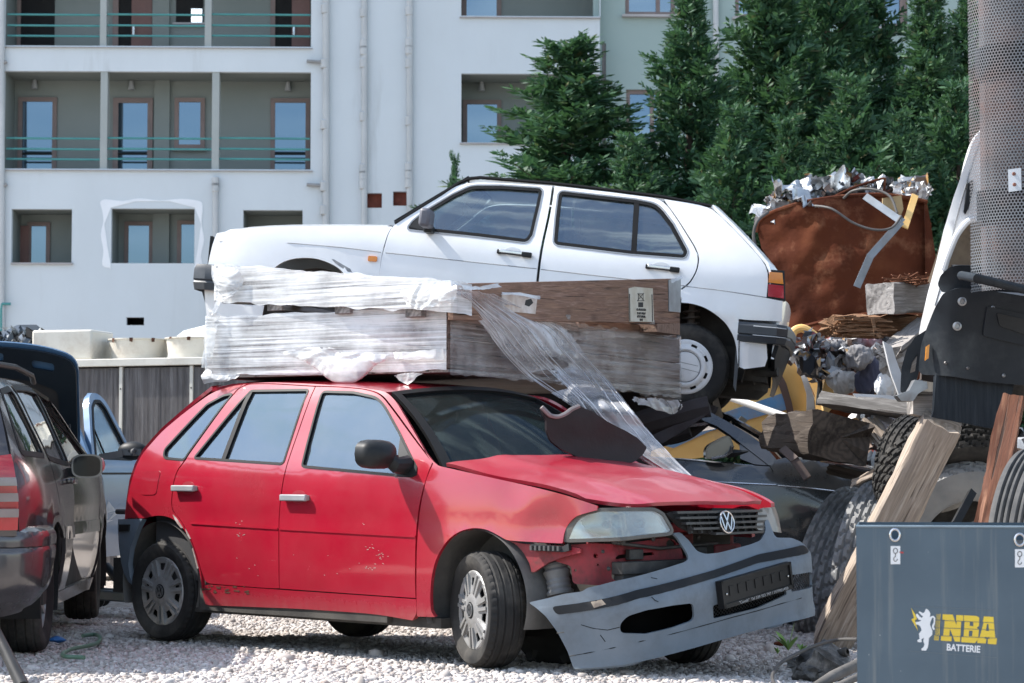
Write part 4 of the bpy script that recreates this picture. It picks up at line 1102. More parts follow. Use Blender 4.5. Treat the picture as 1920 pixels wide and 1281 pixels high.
def crate_boards(parent, C, L, Rr, Fr, zb, zt, name='side_board', mat=GREYW, nb=3, th=.03):
    for (a, b) in ((C, L), (C, Rr), (L, Fr), (Rr, Fr)):
        d = (b-a); n = V((-d.y, d.x, 0)).normalized(); mid = (C+Fr)/2
        if n.dot(mid-(a+b)/2) < 0: n = -n
        for i in range(nb):
            h = (zt-zb)/nb; z = zb + h*(i+.5)
            ang = atan2(d.y, d.x); L_ = d.length
            o = MB().box((0,0,0), (L_-.004, th, h-.006)).build(name, mat, parent, bevel=.004, M=T(*((a+b)/2 + n*th*.5 + V((0,0,z)))) @ Rz(math.degrees(ang)))
Z0 = V((0,0,0))
PURW = wood('stained_crate_wood', (.24,.17,.145), (.15,.105,.09), (.31,.24,.21), 1.0)
crate_boards(cr, Z0, L0-C0, R0-C0, F0-C0, ZB+.03, ZT, nb=2, mat=PURW)
def plank(parent, a, b, w, h, mat, name='slat', roll=0., bevel=.004, up=(0,0,1)):
    a = V(a); b = V(b); M = basis((a+b)/2, b-a, None, up)
    return MB().box((0,0,0), ((b-a).length, w, h)).build(name, mat, parent, bevel=bevel, M=M @ Rx(roll))
e1 = (L0-C0); e2 = (R0-C0)
MB().add([tuple(Z0+V((0,0,ZB+.012))), tuple(e2+V((0,0,ZB+.012))), tuple(e1+e2+V((0,0,ZB+.012))), tuple(e1+V((0,0,ZB+.012)))] + [tuple(q+V((0,0,ZB+.028))) for q in (Z0, e2, e1+e2, e1)], [(3,2,1,0),(4,5,6,7),(0,1,5,4),(1,2,6,5),(2,3,7,6),(3,0,4,7)]).build('base_board', GREYW, cr)
for k in range(4):
    p = e2*lerp(.04,.96,k/3); plank(cr, p+V((0,0,ZT-.05))+e1*.03, p+e1*.97+V((0,0,ZT-.05)), .09, .09, GREYW, 'cross_beam')
for k in range(5):
    q = e1*lerp(.06,.94,k/4); plank(cr, q+V((0,0,ZT+.01)) + e2*.25, q+e2*.99+V((0,0,ZT+.01)), .16, .022, GREYW, 'top_slat')
# film round the lower crate
def film_wall(parent, name, path, zlo, zhi, mat, ns, nz, amp, seed, off=.012, ragged=.0, M=None, split=None):
    """film stretched round a corner path, pulled into horizontal ropes, ragged at its ends"""
    L = [0]
    for a, b in zip(path, path[1:]): L.append(L[-1] + (b-a).length)
    vs = []; fs = []
    for i in range(ns+1):
        s = L[-1]*i/ns
        k = 0
        while k < len(path)-2 and s > L[k+1]: k += 1
        t = (s-L[k])/(L[k+1]-L[k]); p = path[k].lerp(path[k+1], t); d = (path[k+1]-path[k]).normalized()
        n = V((d.y, -d.x, 0))
        for j in range(nz+1):
            fz = j/nz; z = lerp(zlo(s), zhi(s), fz)
            w = noise.noise(V((s*1.1, z*46+seed, seed)))*.6 + noise.noise(V((s*4, z*18, seed+9)))*.5 + noise.noise(V((s*13, z*30, seed+4)))*.2
            z2 = z + .012*noise.noise(V((s*2.5, z*9, seed+2)))
            if j in (0, nz): z2 += ragged*noise.noise(V((s*9, j, seed)))*(1 if j else 1)
            vs.append(p + n*(off + amp*w) + V((0,0,z2)))
    for i in range(ns):
        for j in range(nz): fs.append((i*(nz+1)+j, (i+1)*(nz+1)+j, (i+1)*(nz+1)+j+1, i*(nz+1)+j+1))
    return MB().add(vs, fs).build(name, mat, parent, ang=180)
ex = e2.normalized(); ey = e1.normalized()
c1 = lambda s: ZB-.005; c2 = lambda s: ZT+.006
nrm1 = V((-e1.y, e1.x, 0)).normalized()
film_wall(cr, 'stretch_film', [e1+ex*.35, e1, e1*.5, Z0+ey*.001], lambda s: ZB+.02, lambda s: ZT+.008, FILMW, 260, 110, .0020, 3, .014, .012)
film_wall(cr, 'clear_film', [Z0, e2*.5, e2, e2+ey*.3], lambda s: ZB-.0-.02*max(0,s-1.2), lambda s: ZT+.006, FILMC, 260, 90, .004, 8, .014, .025)
def flap(parent, name, P, mat, amp=.02, seed=1, n=44):
    """crumpled loose film over a patch given in rows: sharp small folds, torn edges"""
    rows = [catmull([tuple(q) for q in r], n//max(1,len(r)-1), False) for r in P]
    m = min(len(r) for r in rows); rows = [r[:m] for r in rows]
    cols = [catmull([rows[i][j] for i in range(len(rows))], max(3, n//max(1,len(rows)-1)), False) for j in range(m)]
    k = len(cols[0]); vs = []; fs = []; o = V((seed*1.7, seed*.9, seed*2.3))
    nn = (V(cols[-1][0])-V(cols[0][0])).cross(V(cols[0][-1])-V(cols[0][0])).normalized(); nn = -nn if nn.y > 0 else nn
    for j in range(m):
        for i in range(k):
            q = V(cols[j][i]); a = q*6+o
            b = a + V((noise.noise(a*.9), noise.noise(a*.9+V((3,1,2))), noise.noise(a*.9+V((1,5,2)))))*.9
            fold = (.5-abs(noise.noise(b))) + .5*(.4-abs(noise.noise(b*2.3+V((7,0,0))))) + .22*(.4-abs(noise.noise(b*5)))
            vs.append(q + nn*(fold*amp*1.3) + V((noise.noise(a*1.3), 0, noise.noise(a*1.3+V((0,9,0)))))*amp*.35)
    for j in range(m-1):
        for i in range(k-1):
            e = min(j, m-2-j, i, k-2-i)/max(6, min(m, k))
            if e < .16 and noise.noise(V(cols[j][i])*26+o) > .05 + e*3.2: continue
            fs.append((j*k+i, (j+1)*k+i, (j+1)*k+i+1, j*k+i+1))
    return MB().add(vs, fs).build(name, mat, parent, ang=180, M=(parent.matrix_world.inverted() if parent is not None else None))
def onl(u, v, off=.03):
    """a point just in front of the lower crate's long wrapped side"""
    n = nrm1 if nrm1.y < 0 else -nrm1
    d = ray(u, v); t = (C0 + n*off - CAM).dot(n)/d.dot(n); return CAM + d*t
def onr(u, v, off=.03):
    d2 = e2; n = V((d2.y, -d2.x, 0)).normalized(); d = ray(u, v); t = (C0 + n*off - CAM).dot(n)/d.dot(n); return CAM + d*t
FILMR = film_mat('crumpled_film', .30, .80, 7, (.68,.685,.68))
flap(cr, 'torn_film_flap', [[onl(520,660,.03),onl(600,651,.05),onl(680,662,.05),onl(735,664,.03)],[onl(560,672,.04),onl(615,680,.07),onl(680,682,.07),onl(725,675,.04)],[onl(590,690,.04),onl(625,712,.08),onl(670,714,.08),onl(700,692,.04)],[onl(606,700,.05),onl(630,719,.07),onl(668,718,.07),onl(688,706,.05)]], FILMR, .022, 3)
flap(cr, 'torn_film_flap', [[onl(735,662,.02),onl(790,658,.03),onl(832,655,.02)],[onl(742,675,.03),onl(790,676,.04),onl(834,676,.02)]], FILMR, .012, 5)
flap(cr, 'torn_film_flap', [[onl(736,704,.02),onl(768,700,.03),onl(796,702,.02)],[onl(745,712,.03),onl(768,722,.05),onl(784,706,.03)]], FILMR, .012, 6)
flap(cr, 'torn_film_flap', [[onl(388,690,.02),onl(420,704,.03),onl(455,700,.02)],[onl(378,706,.03),onl(400,712,.04),onl(440,712,.03)],[onl(380,722,.03),onl(392,718,.04),onl(425,716,.03)]], FILMR, .016, 7)
flap(cr, 'torn_film_flap', [[onl(392,580,.02),onl(415,590,.03)],[onl(386,620,.03),onl(408,625,.03)],[onl(380,690,.05),onl(400,690,.03)]], FILMR, .014, 9)
flap(cr, 'torn_film_flap', [[onr(1180,745,.02),onr(1230,748,.04),onr(1272,752,.03)],[onr(1190,757,.05),onr(1235,764,.06),onr(1278,762,.05)],[onr(1236,768,.05),onr(1252,778,.06),onr(1274,770,.05)]], film_mat('dusty_film', .35, .85, 9, (.62,.58,.57)), .02, 11)
flap(cr, 'torn_film_flap', [[onr(1066,620,.02),onr(1160,622,.03),onr(1270,628,.02)],[onr(1075,640,.02),onr(1160,634,.03),onr(1276,636,.02)]], FILMC, .01, 12)
# upper crate
u = dict(C=(at(850,532,11.56), at(850,582,11.56)), L=(at(405,498,12.4), at(405,563,12.4)), R=(at(1275,522,14.05), at(1275,607,14.05)))
UC = u['C'][0]
up = thing('upper_crate', 'tilted wooden crate with a warning label, half wrapped in film, under the white car', 'crate', T(*UC), 'wrapped wooden crates')
def side4(parent, a_top, a_bot, b_top, b_bot, th, mat, name, into):
    """plank between two upright edges"""
    A = [V(q)-UC for q in (a_bot, b_bot, b_top, a_top)]; n = V(into)
    vs = [tuple(q) for q in A] + [tuple(q+n*th) for q in A]
    M = basis((A[0]+A[1]+A[2]+A[3])/4, A[1]-A[0], None, (0,0,1)); I = M.inverted()
    f = [(0,1,2,3),(7,6,5,4),(0,4,5,1),(1,5,6,2),(2,6,7,3),(3,7,4,0)]
    if (A[1]-A[0]).cross(A[3]-A[0]).dot(n) > 0: f = [q[::-1] for q in f]
    return MB().add([tuple(I @ V(q)) for q in vs], f).build(name, mat, parent, bevel=.004, M=M)
inR = V((-.89,.45,0)).normalized(); inL = V((.45,.89,0)).normalized()
(Ct, Cb), (Lt, Lb), (Rt, Rb) = u['C'], u['L'], u['R']
BOARD = wood('knotty_brown_board', (.40,.25,.17), (.22,.13,.095), (.44,.30,.235), 1.5, .8)
Cb2 = at(850,600,11.56)
bd = side4(up, Ct, Cb2, Rt, Rb, .035, BOARD, 'front_board', inR)
side4(up, Ct, Cb, Lt, Lb, .03, GREYW, 'side_board', inL)
Ft = Lt + Rt - Ct; Fb = Lb + Rb - Cb
Ft = V((Ft.x, Ft.y, Lt.z)); Fb = V((Fb.x, Fb.y, Lb.z))
for k in range(3):
    f = (.16,.45,.74)[k]; a = Cb.lerp(Lb, f); b = a + (Rb-Cb)*.62
    plank(up, a-UC+V((0,0,-.02)), b-UC+V((0,0,-.03)), .10, .05, GREYW, 'skid')
for k in range(3):
    f = .05+.4*k; a = Cb.lerp(Rb, f); b = a + (Lb-Cb)
    plank(up, a-UC+V((0,0,.0)), b-UC+V((0,0,.0)), .10, .03, GREYW, 'deck_slat')
# foot block and metal corner on the far end
def onu(u_, v_, off=.0):
    n = (Rt-Ct).cross(Cb-Ct).normalized(); n = -n if n.y > 0 else n
    d = ray(u_, v_); t = (Ct + n*off - CAM).dot(n)/d.dot(n); return CAM + d*t
UI = up.matrix_world.inverted()
def upatch(P, off, name, mat, th=.002, sub=0):
    A = [T(*(-UC)) @ onu(a, b, off) for a, b in P]; n = (A[1]-A[0]).cross(A[-1]-A[0]).normalized(); n = -n if n.y > 0 else n
    m = len(A); vs = A + [q - n*th for q in A]
    fs = [tuple(range(m)), tuple(range(2*m-1, m-1, -1))] + [(i, m+i, m+(i+1)%m, (i+1)%m) for i in range(m)]
    if (A[1]-A[0]).cross(A[2]-A[1]).dot(n) < 0: fs = [f[::-1] for f in fs]
    return MB().add(vs, fs).build(name, mat, up)
upatch([(1232,607),(1275,606),(1275,628),(1232,622)], .0, 'foot_block', OLDW, .12)
upatch([(1254,525),(1277,522),(1276,586),(1255,584)], .006, 'metal_corner', surf('galvanised_corner', (.33,.36,.38), (.24,.26,.28), .45, 9, metal=.6, dirt=(.2,.15,.12), damt=.4), .01)
flap(up, 'torn_film_flap', [[onu(1256,524,.02),onu(1278,517,.03)],[onu(1258,532,.03),onu(1280,522,.04)]], FILMR, .008, 21)
LABW = surf('paper_label', (.62,.60,.52), (.56,.53,.43), .7, 8, dirt=(.35,.27,.16), damt=.4, dscale=8)
lab = upatch([(1179,541),(1190,538),(1224,541),(1226,604),(1180,603)], .004, 'warning_label', LABW)
INK = surf('label_ink', (.02,.02,.02), (.03,.03,.03), .7)
upatch([(1179.8,551),(1181.2,551),(1182,602),(1180.6,602)], .0055, 'label_border', INK, .001); upatch([(1222,552),(1223.4,552),(1224.4,603),(1223,603)], .0055, 'label_border', INK, .001)
for a, b in (((1196,550),(1207,563)),((1207,550),(1196,563)),((1195,564),(1208,564)),((1196,551),(1207,551)),((1197,551),(1197,563)),((1206,551),(1206,563))):
    A = T(*(-UC)) @ onu(*a, .006); B = T(*(-UC)) @ onu(*b, .006); MB().tube([A, B], .0018, 5).build('label_symbol', INK, up)
upatch([(1197,567),(1206,567),(1206,576),(1197,576)], .0055, 'label_symbol', INK, .001)
bx = (onu(1226,575)-onu(1180,573)).normalized(); bz_ = (onu(1203,545)-onu(1203,600)).normalized()
for v_, s_, k in (('NO APILAR ENCIMA', 581, 1.), ('DO NOT OVERLAP', 588, .95), ('NICHT STAPELBAR', 594, .95), ('URGENTE', 600, .7)):
    p = T(*(-UC)) @ onu(1202.5, s_, .006); tm = text_mesh(v_, .0205, basis(p, bx, bz_), up, INK, 'label_lettering', .0006, .72*k, bold=.0002)
tl_ = upatch([(941,551),(975,548),(1008,556),(1004,589),(942,583)], .004, 'torn_label', surf('torn_paper', (.66,.62,.58), (.5,.42,.36), .8, 14, dirt=(.25,.15,.1), damt=.5, dscale=9))
flap(up, 'torn_film_flap', [[onu(938,548,.01),onu(975,550,.02),onu(1012,556,.02)],[onu(938,553,.02),onu(975,555,.03),onu(1012,563,.03)]], FILMR, .006, 22)
upatch([(986,563),(996,560),(1000,568),(992,575),(984,572)], .0055, 'label_smudge', INK, .001)
# film on the upper crate: whole long side, its corner and the torn mantle
Lp = [Lt-UC + (Lt-Ct).normalized()*.02, Z0]
dzL = lambda s, w: 0
lenL = (Lt-Ct).length
pa = [V((q.x, q.y, 0)) for q in (Lt-UC+inL*.4, Lt-UC, (Lt-UC)*.5, Z0, (Rt-UC)*.06)]
def zt_(s): return lerp(Lt.z, Ct.z, max(0,min(1,(s-.4)/lenL)))-UC.z
def zb_(s): return lerp(Lb.z, Cb.z, max(0,min(1,(s-.4)/lenL)))-UC.z
film_wall(up, 'stretch_film', pa, lambda s: zb_(s)-.01, lambda s: zt_(s)+.012, FILMW, 240, 70, .0024, 15, .014, .018)
def onul(u_, v_, off=.03):
    n = (Lt-Ct).cross(Cb-Ct).normalized(); n = -n if n.y > 0 else n
    d = ray(u_, v_); t = (Ct + n*off - CAM).dot(n)/d.dot(n); return CAM + d*t
flap(up, 'torn_film_flap', [[onul(752,545,.02),onul(800,532,.04),onul(855,528,.04)],[onul(755,560,.03),onul(800,560,.06),onul(862,548,.05)],[onul(765,575,.03),onul(795,582,.06),onul(850,568,.05)]], FILMR, .025, 31)
flap(up, 'torn_film_flap', [[onul(400,498,.02),onul(430,500,.03),onul(462,510,.02)],[onul(404,530,.04),onul(432,535,.05),onul(452,540,.03)],[onul(418,560,.03),onul(428,562,.04),onul(440,560,.03)]], FILMR, .02, 33)
flap(up, 'torn_film_flap', [[onul(412,550,.02),onul(425,556,.03)],[onul(400,585,.04),onul(414,575,.03)],[onul(398,592,.05),onul(404,592,.04)]], FILMR, .012, 34)
flap(up, 'torn_film_flap', [[onu(850,530,.02),onu(890,538,.03),onu(938,532,.03)],[onu(860,542,.04),onu(895,545,.04),onu(938,541,.04)]], FILMR, .012, 35)
# loose beam between the crates
ba = onr(1066,613,-.06) ; bb_ = onr(1250,628,-.06)
pk = plank(None, ba+V((0,0,.02)), bb_+V((0,0,.01)), .14, .06, OLDW, 'loose_plank')
tag(pk, 'brown plank wedged between the upper and lower crate', 'plank')
# the hanging film sheet
def veil():
    top = [onu(846,534,.04), onu(880,536,.05), onu(935,548,.05)]
    rows = [ [onu(846,540,.05), onu(885,545,.08), onu(925,552,.06)],
             [onr(862,565,.07), onr(930,575,.10), onr(1000,590,.06)],
             [onr(900,610,.07), onr(985,612,.12), onr(1062,618,.06)],
             [onr(942,664,.08), onr(1020,655,.13), onr(1105,672,.07)],
             [onr(990,712,.08), onr(1062,700,.13), onr(1145,715,.08)] ]
    z = [11.92,11.9,11.88]
    lo = [ [at(1066,760,11.95), at(1110,750,11.85), at(1182,762,12.0)],
           [at(1105,800,11.9), at(1150,798,11.8), at(1218,808,11.95)],
           [at(1180,848,11.8), at(1205,846,11.72), at(1258,852,11.85)],
           [at(1240,886,11.66), at(1262,886,11.62), at(1297,893,11.72)] ]
    return rows + lo
VEIL = film_mat('draped_clear_film', .10, .62, 3, (.72,.72,.75))
def veil_mesh(rows, n, m, amp, seed):
    R_ = [catmull([tuple(q) for q in r], m//2, False) for r in rows]; k = len(R_[0])
    Cc = [catmull([r[j] for r in R_], n//(len(rows)-1), False) for j in range(k)]
    return Cc
Cc = veil_mesh(veil(), 120, 60, .02, 3)
vs = []; fs = []; k = len(Cc); L = len(Cc[0]); n0 = V((.3,-.95,.1))
for j in range(k):
    for i in range(L):
        s = i/(L-1); t = j/(k-1)
        pinch = .55+.45*abs(.6-s)
        w = noise.noise(V((t*9+s*1.2, s*1.6, 2)))*.042 + noise.noise(V((t*22-s*2, s*3, 5)))*.020 + noise.noise(V((t*5, s*14, 8)))*.010
        vs.append(V(Cc[j][i]) + n0*w*pinch)
random.seed(11)
for j in range(k-1):
    for i in range(L-1):
        s = i/(L-1); t = j/(k-1)
        q = noise.noise(V((t*3.1+7, s*8, 1)))
        # a torn notch in the near edge, small holes
        if .47 < s < .56 and t < .34 + .22*noise.noise(V((s*60, 3, 0))): continue
        if (q > .46 and .35 < s < .75): continue
        if t < .03+.03*noise.noise(V((s*50, 1, 0))) or t > .97+.03*noise.noise(V((s*45, 2, 0))): continue
        fs.append((j*L+i, (j+1)*L+i, (j+1)*L+i+1, j*L+i+1))
vo = MB().add(vs, fs).build('plastic_film', VEIL, None, ang=180)
tag(vo, 'clear torn plastic film trailing from the crates down to the red bonnet', 'plastic film')
# creases pulled tight along the veil
mb = MB(); random.seed(4)
for q in range(26):
    j = int(ru(.04,.96)*(k-1)); i0 = int(ru(0,.5)*L); i1 = int(min(L-1, i0+ru(.2,.5)*L)); dj = ru(-.12,.12)
    P = [V(vs[min(k-1,max(0,int(j+dj*k*(i-i0)/max(1,i1-i0))))*L+i])+n0*.004 for i in range(i0, i1, 3)]
    if len(P) > 2: mb.tube(P, [.0028*sin(pi*(a+.3)/(len(P)))+.0006 for a in range(len(P))], 5)
mb.build('film_creases', surf('film_rope', (.62,.62,.64), (.5,.5,.52), .3, 9), vo)
# ---------------------------------------------------------------- grey estate car on the left
gr0 = gnd(86, 1226); gf0 = gnd(183, 1164); gfw = (gf0-gr0).normalized(); glf = V((-gfw.y, gfw.x, 0))
GO = gr0 + glf*.765; GFm = basis(GO, gfw, glf); GF = Frame(GFm); GWB = (gf0-gr0).length
gw = thing('grey_estate_car', 'dark grey estate car seen from behind, front door ajar, at the left edge', 'car', GFm)
GREY = paint('dark_grey_paint', (.040,.036,.039), (.050,.046,.049), (.20,.18,.165), .22, .2, .08, .25, .75, .12)
GHZ = [(.2,.735),(.35,.775),(.5,.80),(.62,.81),(.66,.805),(.8,.81),(.95,.79),(1.02,.77),(1.2,.69),(1.38,.60),(1.46,.52)]
def g_plan(x): return sinterp(x, [(-1.05,.86),(-.9,.94),(-.6,.985),(0,1),(2.2,1.),(2.8,.965),(3.15,.90),(3.4,.76)])
def g_hw(x, z):
    h = sinterp(z, GHZ)*g_plan(x)
    for cx in (0, GWB):
        r = hypot(x-cx, z-.32); h += .018*math.exp(-((r-.40)/.05)**2)
    return h
def gside(d=0.): return lambda a, b: (a, -g_hw(a, b)-d, b)
def gfar(d=0.): return lambda a, b: (a, g_hw(a, b)+d, b)
ga = lambda cx, r, a0, a1, n: [(cx+r*cos(radians(lerp(a0,a1,i/n))), .315+r*sin(radians(lerp(a0,a1,i/n)))) for i in range(n+1)]
def gpanel(name, o, holes, parent, mat=GREY, d=0., step=.07, far=True, th=.02):
    mb = MB().sheet(o, holes, gside(d), step, th)
    if far: MB().sheet(o, holes, gfar(d), .16, th, flip=True).build(name, mat, parent, ang=40)
    return mb.build(name, mat, parent, ang=40)
gb = part('body', gw)
gq = [(-.93,.66),(-.97,.85),(-.95,1.02),(-.86,1.2),(-.72,1.40),(-.4,1.425),(-.14,1.43),(-.10,1.2),(-.03,1.0),(.12,.78),(.33,.60)] + ga(0,.375,48,165,12) + [(-.40,.64),(-.6,.66)]
gqw = fil([(-.80,1.05),(-.63,1.345),(-.26,1.375),(-.17,1.04)], .04, 3)
gpanel('rear_wing', gq, [gqw], gb)
grd = [(-.12,1.43),(.40,1.44),(.82,1.435),(.80,.9),(.79,.30),(.47,.30),(.43,.42),(.345,.59),(.135,.78),(-.012,1.0),(-.08,1.2)]
grw = fil([(-.02,1.03),(-.075,1.2),(-.10,1.385),(.40,1.40),(.76,1.395),(.745,1.0),(.3,1.015)], .03, 3)
g_rd = gpanel('rear_door', grd, [grw], gw)
gpanel('front_wing', [(2.27,.955),(2.6,.93),(3.0,.86),(3.32,.76),(3.38,.55),(3.2,.40),(3.0,.40)] + ga(GWB,.375,20,165,12) + [(2.17,.30),(2.24,.6)], [], gb)
gpanel('sill', [(.40,.22),(2.18,.22),(2.18,.295),(.44,.295)], [], gb)
for o, nm, par in ((gqw,'quarter_window',gw),(grw,'rear_door_window',g_rd)):
    MB().sheet(o, [], gside(-.012), .12, .004).build(nm, CARGL, par); MB().sheet(o, [], gfar(-.012), .2, .004, flip=True).build(nm, CARGL, par)
    MB().sheet(grow(o,.02), [grow(o,-.008)], gside(.003), .07, .01).build('window_seal', SEAL, par)
# the front door hangs ajar on its front hinge
fdm = T(2.22,-.80,0) @ Rz(-4.5) @ T(-2.22,.80,0)
gfd = part('front_door', gw, fdm); gfd.name = 'front_door'
gfo = [(.82,1.44),(1.15,1.43),(1.42,1.38),(1.8,1.22),(2.24,.975),(2.21,.6),(2.14,.30),(.81,.30),(.82,.9)]
gfwn = fil([(.79+.08,1.0),(.885,1.395),(1.15,1.39),(1.40,1.34),(1.78,1.17),(2.06,1.0),(1.5,.985)], .03, 3)
MB().sheet(gfo, [gfwn], gside(), .07, .05).build('door_skin', GREY, gfd)
MB().sheet(gfwn, [], gside(-.012), .12, .004).build('door_window', CARGL, gfd)
MB().sheet(grow(gfwn,.02), [grow(gfwn,-.008)], gside(.003), .07, .01).build('window_seal', SEAL, gfd)
far = MB().sheet(gfo, [gfwn], gfar(), .16, .03, flip=True).build('front_door', GREY, gw)
for par, x, z in ((g_rd, .62, .90), (gfd, .98, .88)):
    y = -g_hw(x, z); mb = MB().box((x, y-.03, z), (.20,.022,.032)); mb.box((x-.08,y-.012,z),(.03,.03,.028)); mb.box((x+.08,y-.012,z),(.03,.03,.028)); mb.build('door_handle', GREY, par, bevel=.008)
MB().sheet([(-.1,.585),(.77,.585),(.77,.655),(-.1,.655)], [], lambda a, b: (lerp(.36,.77,(a+.1)/.87), -g_hw(a,b)-.012, b), .1, .012).build('rubbing_strip', GREY, g_rd)
MB().sheet([(.85,.585),(2.18,.585),(2.18,.655),(.85,.655)], [], gside(.012), .1, .012).build('rubbing_strip', GREY, gfd)
# mirror
mp_ = GF.plane(163, 874, (0,-.90,0), (0,1,0))
def shell(c, lx, ly, lz, e=.62, back=1.):
    """rounded mirror housing, flat at the end that faces the tail"""
    vs = []; fs = []; NU, NV = 26, 10
    for j in range(NV+1):
        f = j/NV; k = sqrt(max(.0, 1-(f*.97)**2.6)); x = c.x + back*lx*f
        for i in range(NU):
            t = 2*pi*i/NU; cy_ = abs(cos(t))**e*(1 if cos(t) > 0 else -1); sz_ = abs(sin(t))**e*(1 if sin(t) > 0 else -1)
            vs.append((x, c.y+ly*cy_*k, c.z+lz*sz_*k))
    for j in range(NV):
        for i in range(NU): fs.append((j*NU+i, j*NU+(i+1)%NU, (j+1)*NU+(i+1)%NU, (j+1)*NU+i))
    fs += [tuple(range(NU-1,-1,-1)), tuple(NV*NU+i for i in range(NU))]
    return MB().add(vs, fs), [(c.y+ly*.88*abs(cos(t))**e*(1 if cos(t) > 0 else -1), c.z+lz*.86*abs(sin(t))**e*(1 if sin(t) > 0 else -1)) for t in [2*pi*i/28 for i in range(28)]]
mb, mo2 = shell(mp_, .13, .085, .066); mb.build('wing_mirror', surf('silver_mirror_shell', (.16,.155,.16), (.13,.13,.13), .25, 6, metal=.5, coat=.6), gw)
MB().bar((mp_.x+.06,-.78,mp_.z-.035),(mp_.x+.05,-.86,mp_.z-.035),.05,.05).build('mirror_arm', BLK, gw)
MB().sheet(mo2, [], lambda a, b: (mp_.x-.004, a, b), .05, .003, flip=True).build('mirror_glass', surf('mirror_glass', (.015,.017,.02), (.01,.01,.012), .08, 3, spec=.3), gw)
MB().ball((mp_.x+.06, mp_.y-.065, mp_.z+.005), (.055,.03,.045), 2).build('mirror_indicator', surf('pink_lens', (.45,.22,.22), (.4,.2,.2), .2, 5, coat=.5), gw)
# roof, rails, tail
def groof(a, t):
    x = lerp(-.74, 1.40, a); z = sinterp(x, [(-.74,1.40),(-.4,1.43),(.4,1.447),(.9,1.44),(1.4,1.385)]); return (x, (g_hw(x,z)-.01)*t, z+.04*(1-t*t))
MB().sheet([(0,-1),(1,-1),(1,1),(0,1)], [], groof, .12, .02).build('roof', GREY, gb)
for s in (-1, 1):
    mb = MB(); mb.tube([(-.55,s*.55,1.46),(-.45,s*.555,1.495),(.2,s*.56,1.51),(.9,s*.555,1.495),(1.02,s*.55,1.46)], .016, 8)
    mb.build('roof_rail', BLK, gw)
def gws(t, s): x = lerp(1.40,2.25,s); z = lerp(1.385,.965,s); return (x+.08*(1-t*t), (g_hw(x,z)-.02)*t, z+.03*(1-t*t))
MB().sheet(fr, [], gws, .15, .006).build('windscreen', CARGL, gw)
def gbon(t, s): x = lerp(2.25,3.32,s); z = sinterp(x, [(2.25,.965),(2.6,.93),(3.0,.86),(3.32,.76)]); return (x+.05*(1-t*t), (g_hw(x,z)-.01)*t, z+.03*(1-t*t))
MB().sheet(fr, [], gbon, .15, .02).build('bonnet', GREY, gw)
def gtail(t, s):
    z = lerp(1.40,.64,s); x = sinterp(z, [(.64,-.95),(.85,-.985),(1.02,-.97),(1.2,-.88),(1.40,-.745)])
    return (x - .07*(1-abs(t)**4), (g_hw(max(x,-.95),z)-.008)*t, z)
MB().sheet(fr, [[(-.8,.06),(.8,.06),(.84,.48),(-.84,.48)]], gtail, .09, .02, flip=True).build('tailgate', GREY, gb)
MB().sheet([(-.8,.06),(.8,.06),(.84,.48),(-.84,.48)], [], gtail, .15, .005, flip=True).build('rear_window', CARGLD, gw)
gl_ = part('tail_lamp', gw)
rl = surf('red_tail_lens', (.36,.012,.018), (.42,.016,.024), .15, 9, coat=.7); cl = surf('clear_tail_lens', (.20,.17,.17), (.15,.125,.125), .15, 9, coat=.6)
def lampf(d): return lambda t, s: tuple(V(gtail(t, s)) + V((-d,-d*.7,0)))
MB().sheet([(-1.0,.955),(-.66,.955),(-.66,.60),(-.74,.52),(-1.0,.49)], [], lampf(.012), .05, .02, flip=True).build('red_lens', rl, gl_)
for k in range(3):
    s0 = .63+.095*k; MB().sheet([(-.985,s0),(-.68,s0),(-.68,s0+.05),(-.985,s0+.05)], [], lampf(.034), .02, .03, flip=True).build('clear_lens', cl, gl_)
lf2 = MB().sheet([(1.0,.49),(.74,.52),(.66,.60),(.66,.955),(1.0,.955)], [], lambda t, s: tuple(V(gtail(t, s)) + V((-.012,.008,0))), .07, .02, flip=True); lf2.build('tail_lamp', rl, gw)
GBP = catmull([(-.30,-.832),(-.45,-.832),(-.66,-.832),(-.84,-.80),(-.955,-.70),(-1.02,-.50),(-1.045,0),(-1.02,.50),(-.955,.70),(-.84,.80),(-.66,.832),(-.45,.832),(-.30,.832)], 8, False)
GBL = [0]
for a, b in zip(GBP, GBP[1:]): GBL.append(GBL[-1]+hypot(b[0]-a[0], b[1]-a[1]))
GBH = GBL[-1]/2
def gbump(t, s):
    q = (t+1)*GBH; i = 0
    while i < len(GBL)-2 and q > GBL[i+1]: i += 1
    f = (q-GBL[i])/(GBL[i+1]-GBL[i]); a = V(GBP[i]); b = V(GBP[i+1]); p = a.lerp(b, f)
    a0 = V(GBP[max(i-1,0)]); b0 = V(GBP[min(i+2,len(GBP)-1)]); d = (b0-a0).normalized(); n = V((d.y, -d.x)); n = -n if n.dot(p-V((0,0))) < 0 else n
    o = sinterp(s, [(0,-.045),(.04,-.008),(.20,.0),(.215,-.006),(.235,.004),(.5,.004),(.62,-.002),(.70,-.012),(.715,-.020),(.85,-.055),(1,-.12)])
    return (p.x+n.x*o, p.y+n.y*o, lerp(.665,.26,s))
bo_g = [(-.985,0),(.985,0),(.985,.16),(.93,.30),(.86,.50),(.78,.78),(.66,.95),(.5,1),(-.5,1),(-.66,.95),(-.78,.78),(-.86,.50),(-.93,.30),(-.985,.16)]
MB().sheet(fil(bo_g, .03, 3), [], gbump, .03, .02, flip=True).build('rear_bumper', GREY, gw, ang=28)
MB().sheet([(-.72,.42),(-.45,.42),(-.45,.50),(-.74,.50)], [], lambda t, s: tuple(V(gbump(t, s)) + V((-.006,0,0))), .04, .01, flip=True).build('rear_reflector', surf('dark_reflector', (.05,.045,.048), (.06,.05,.05), .15, 5, coat=1), gw)
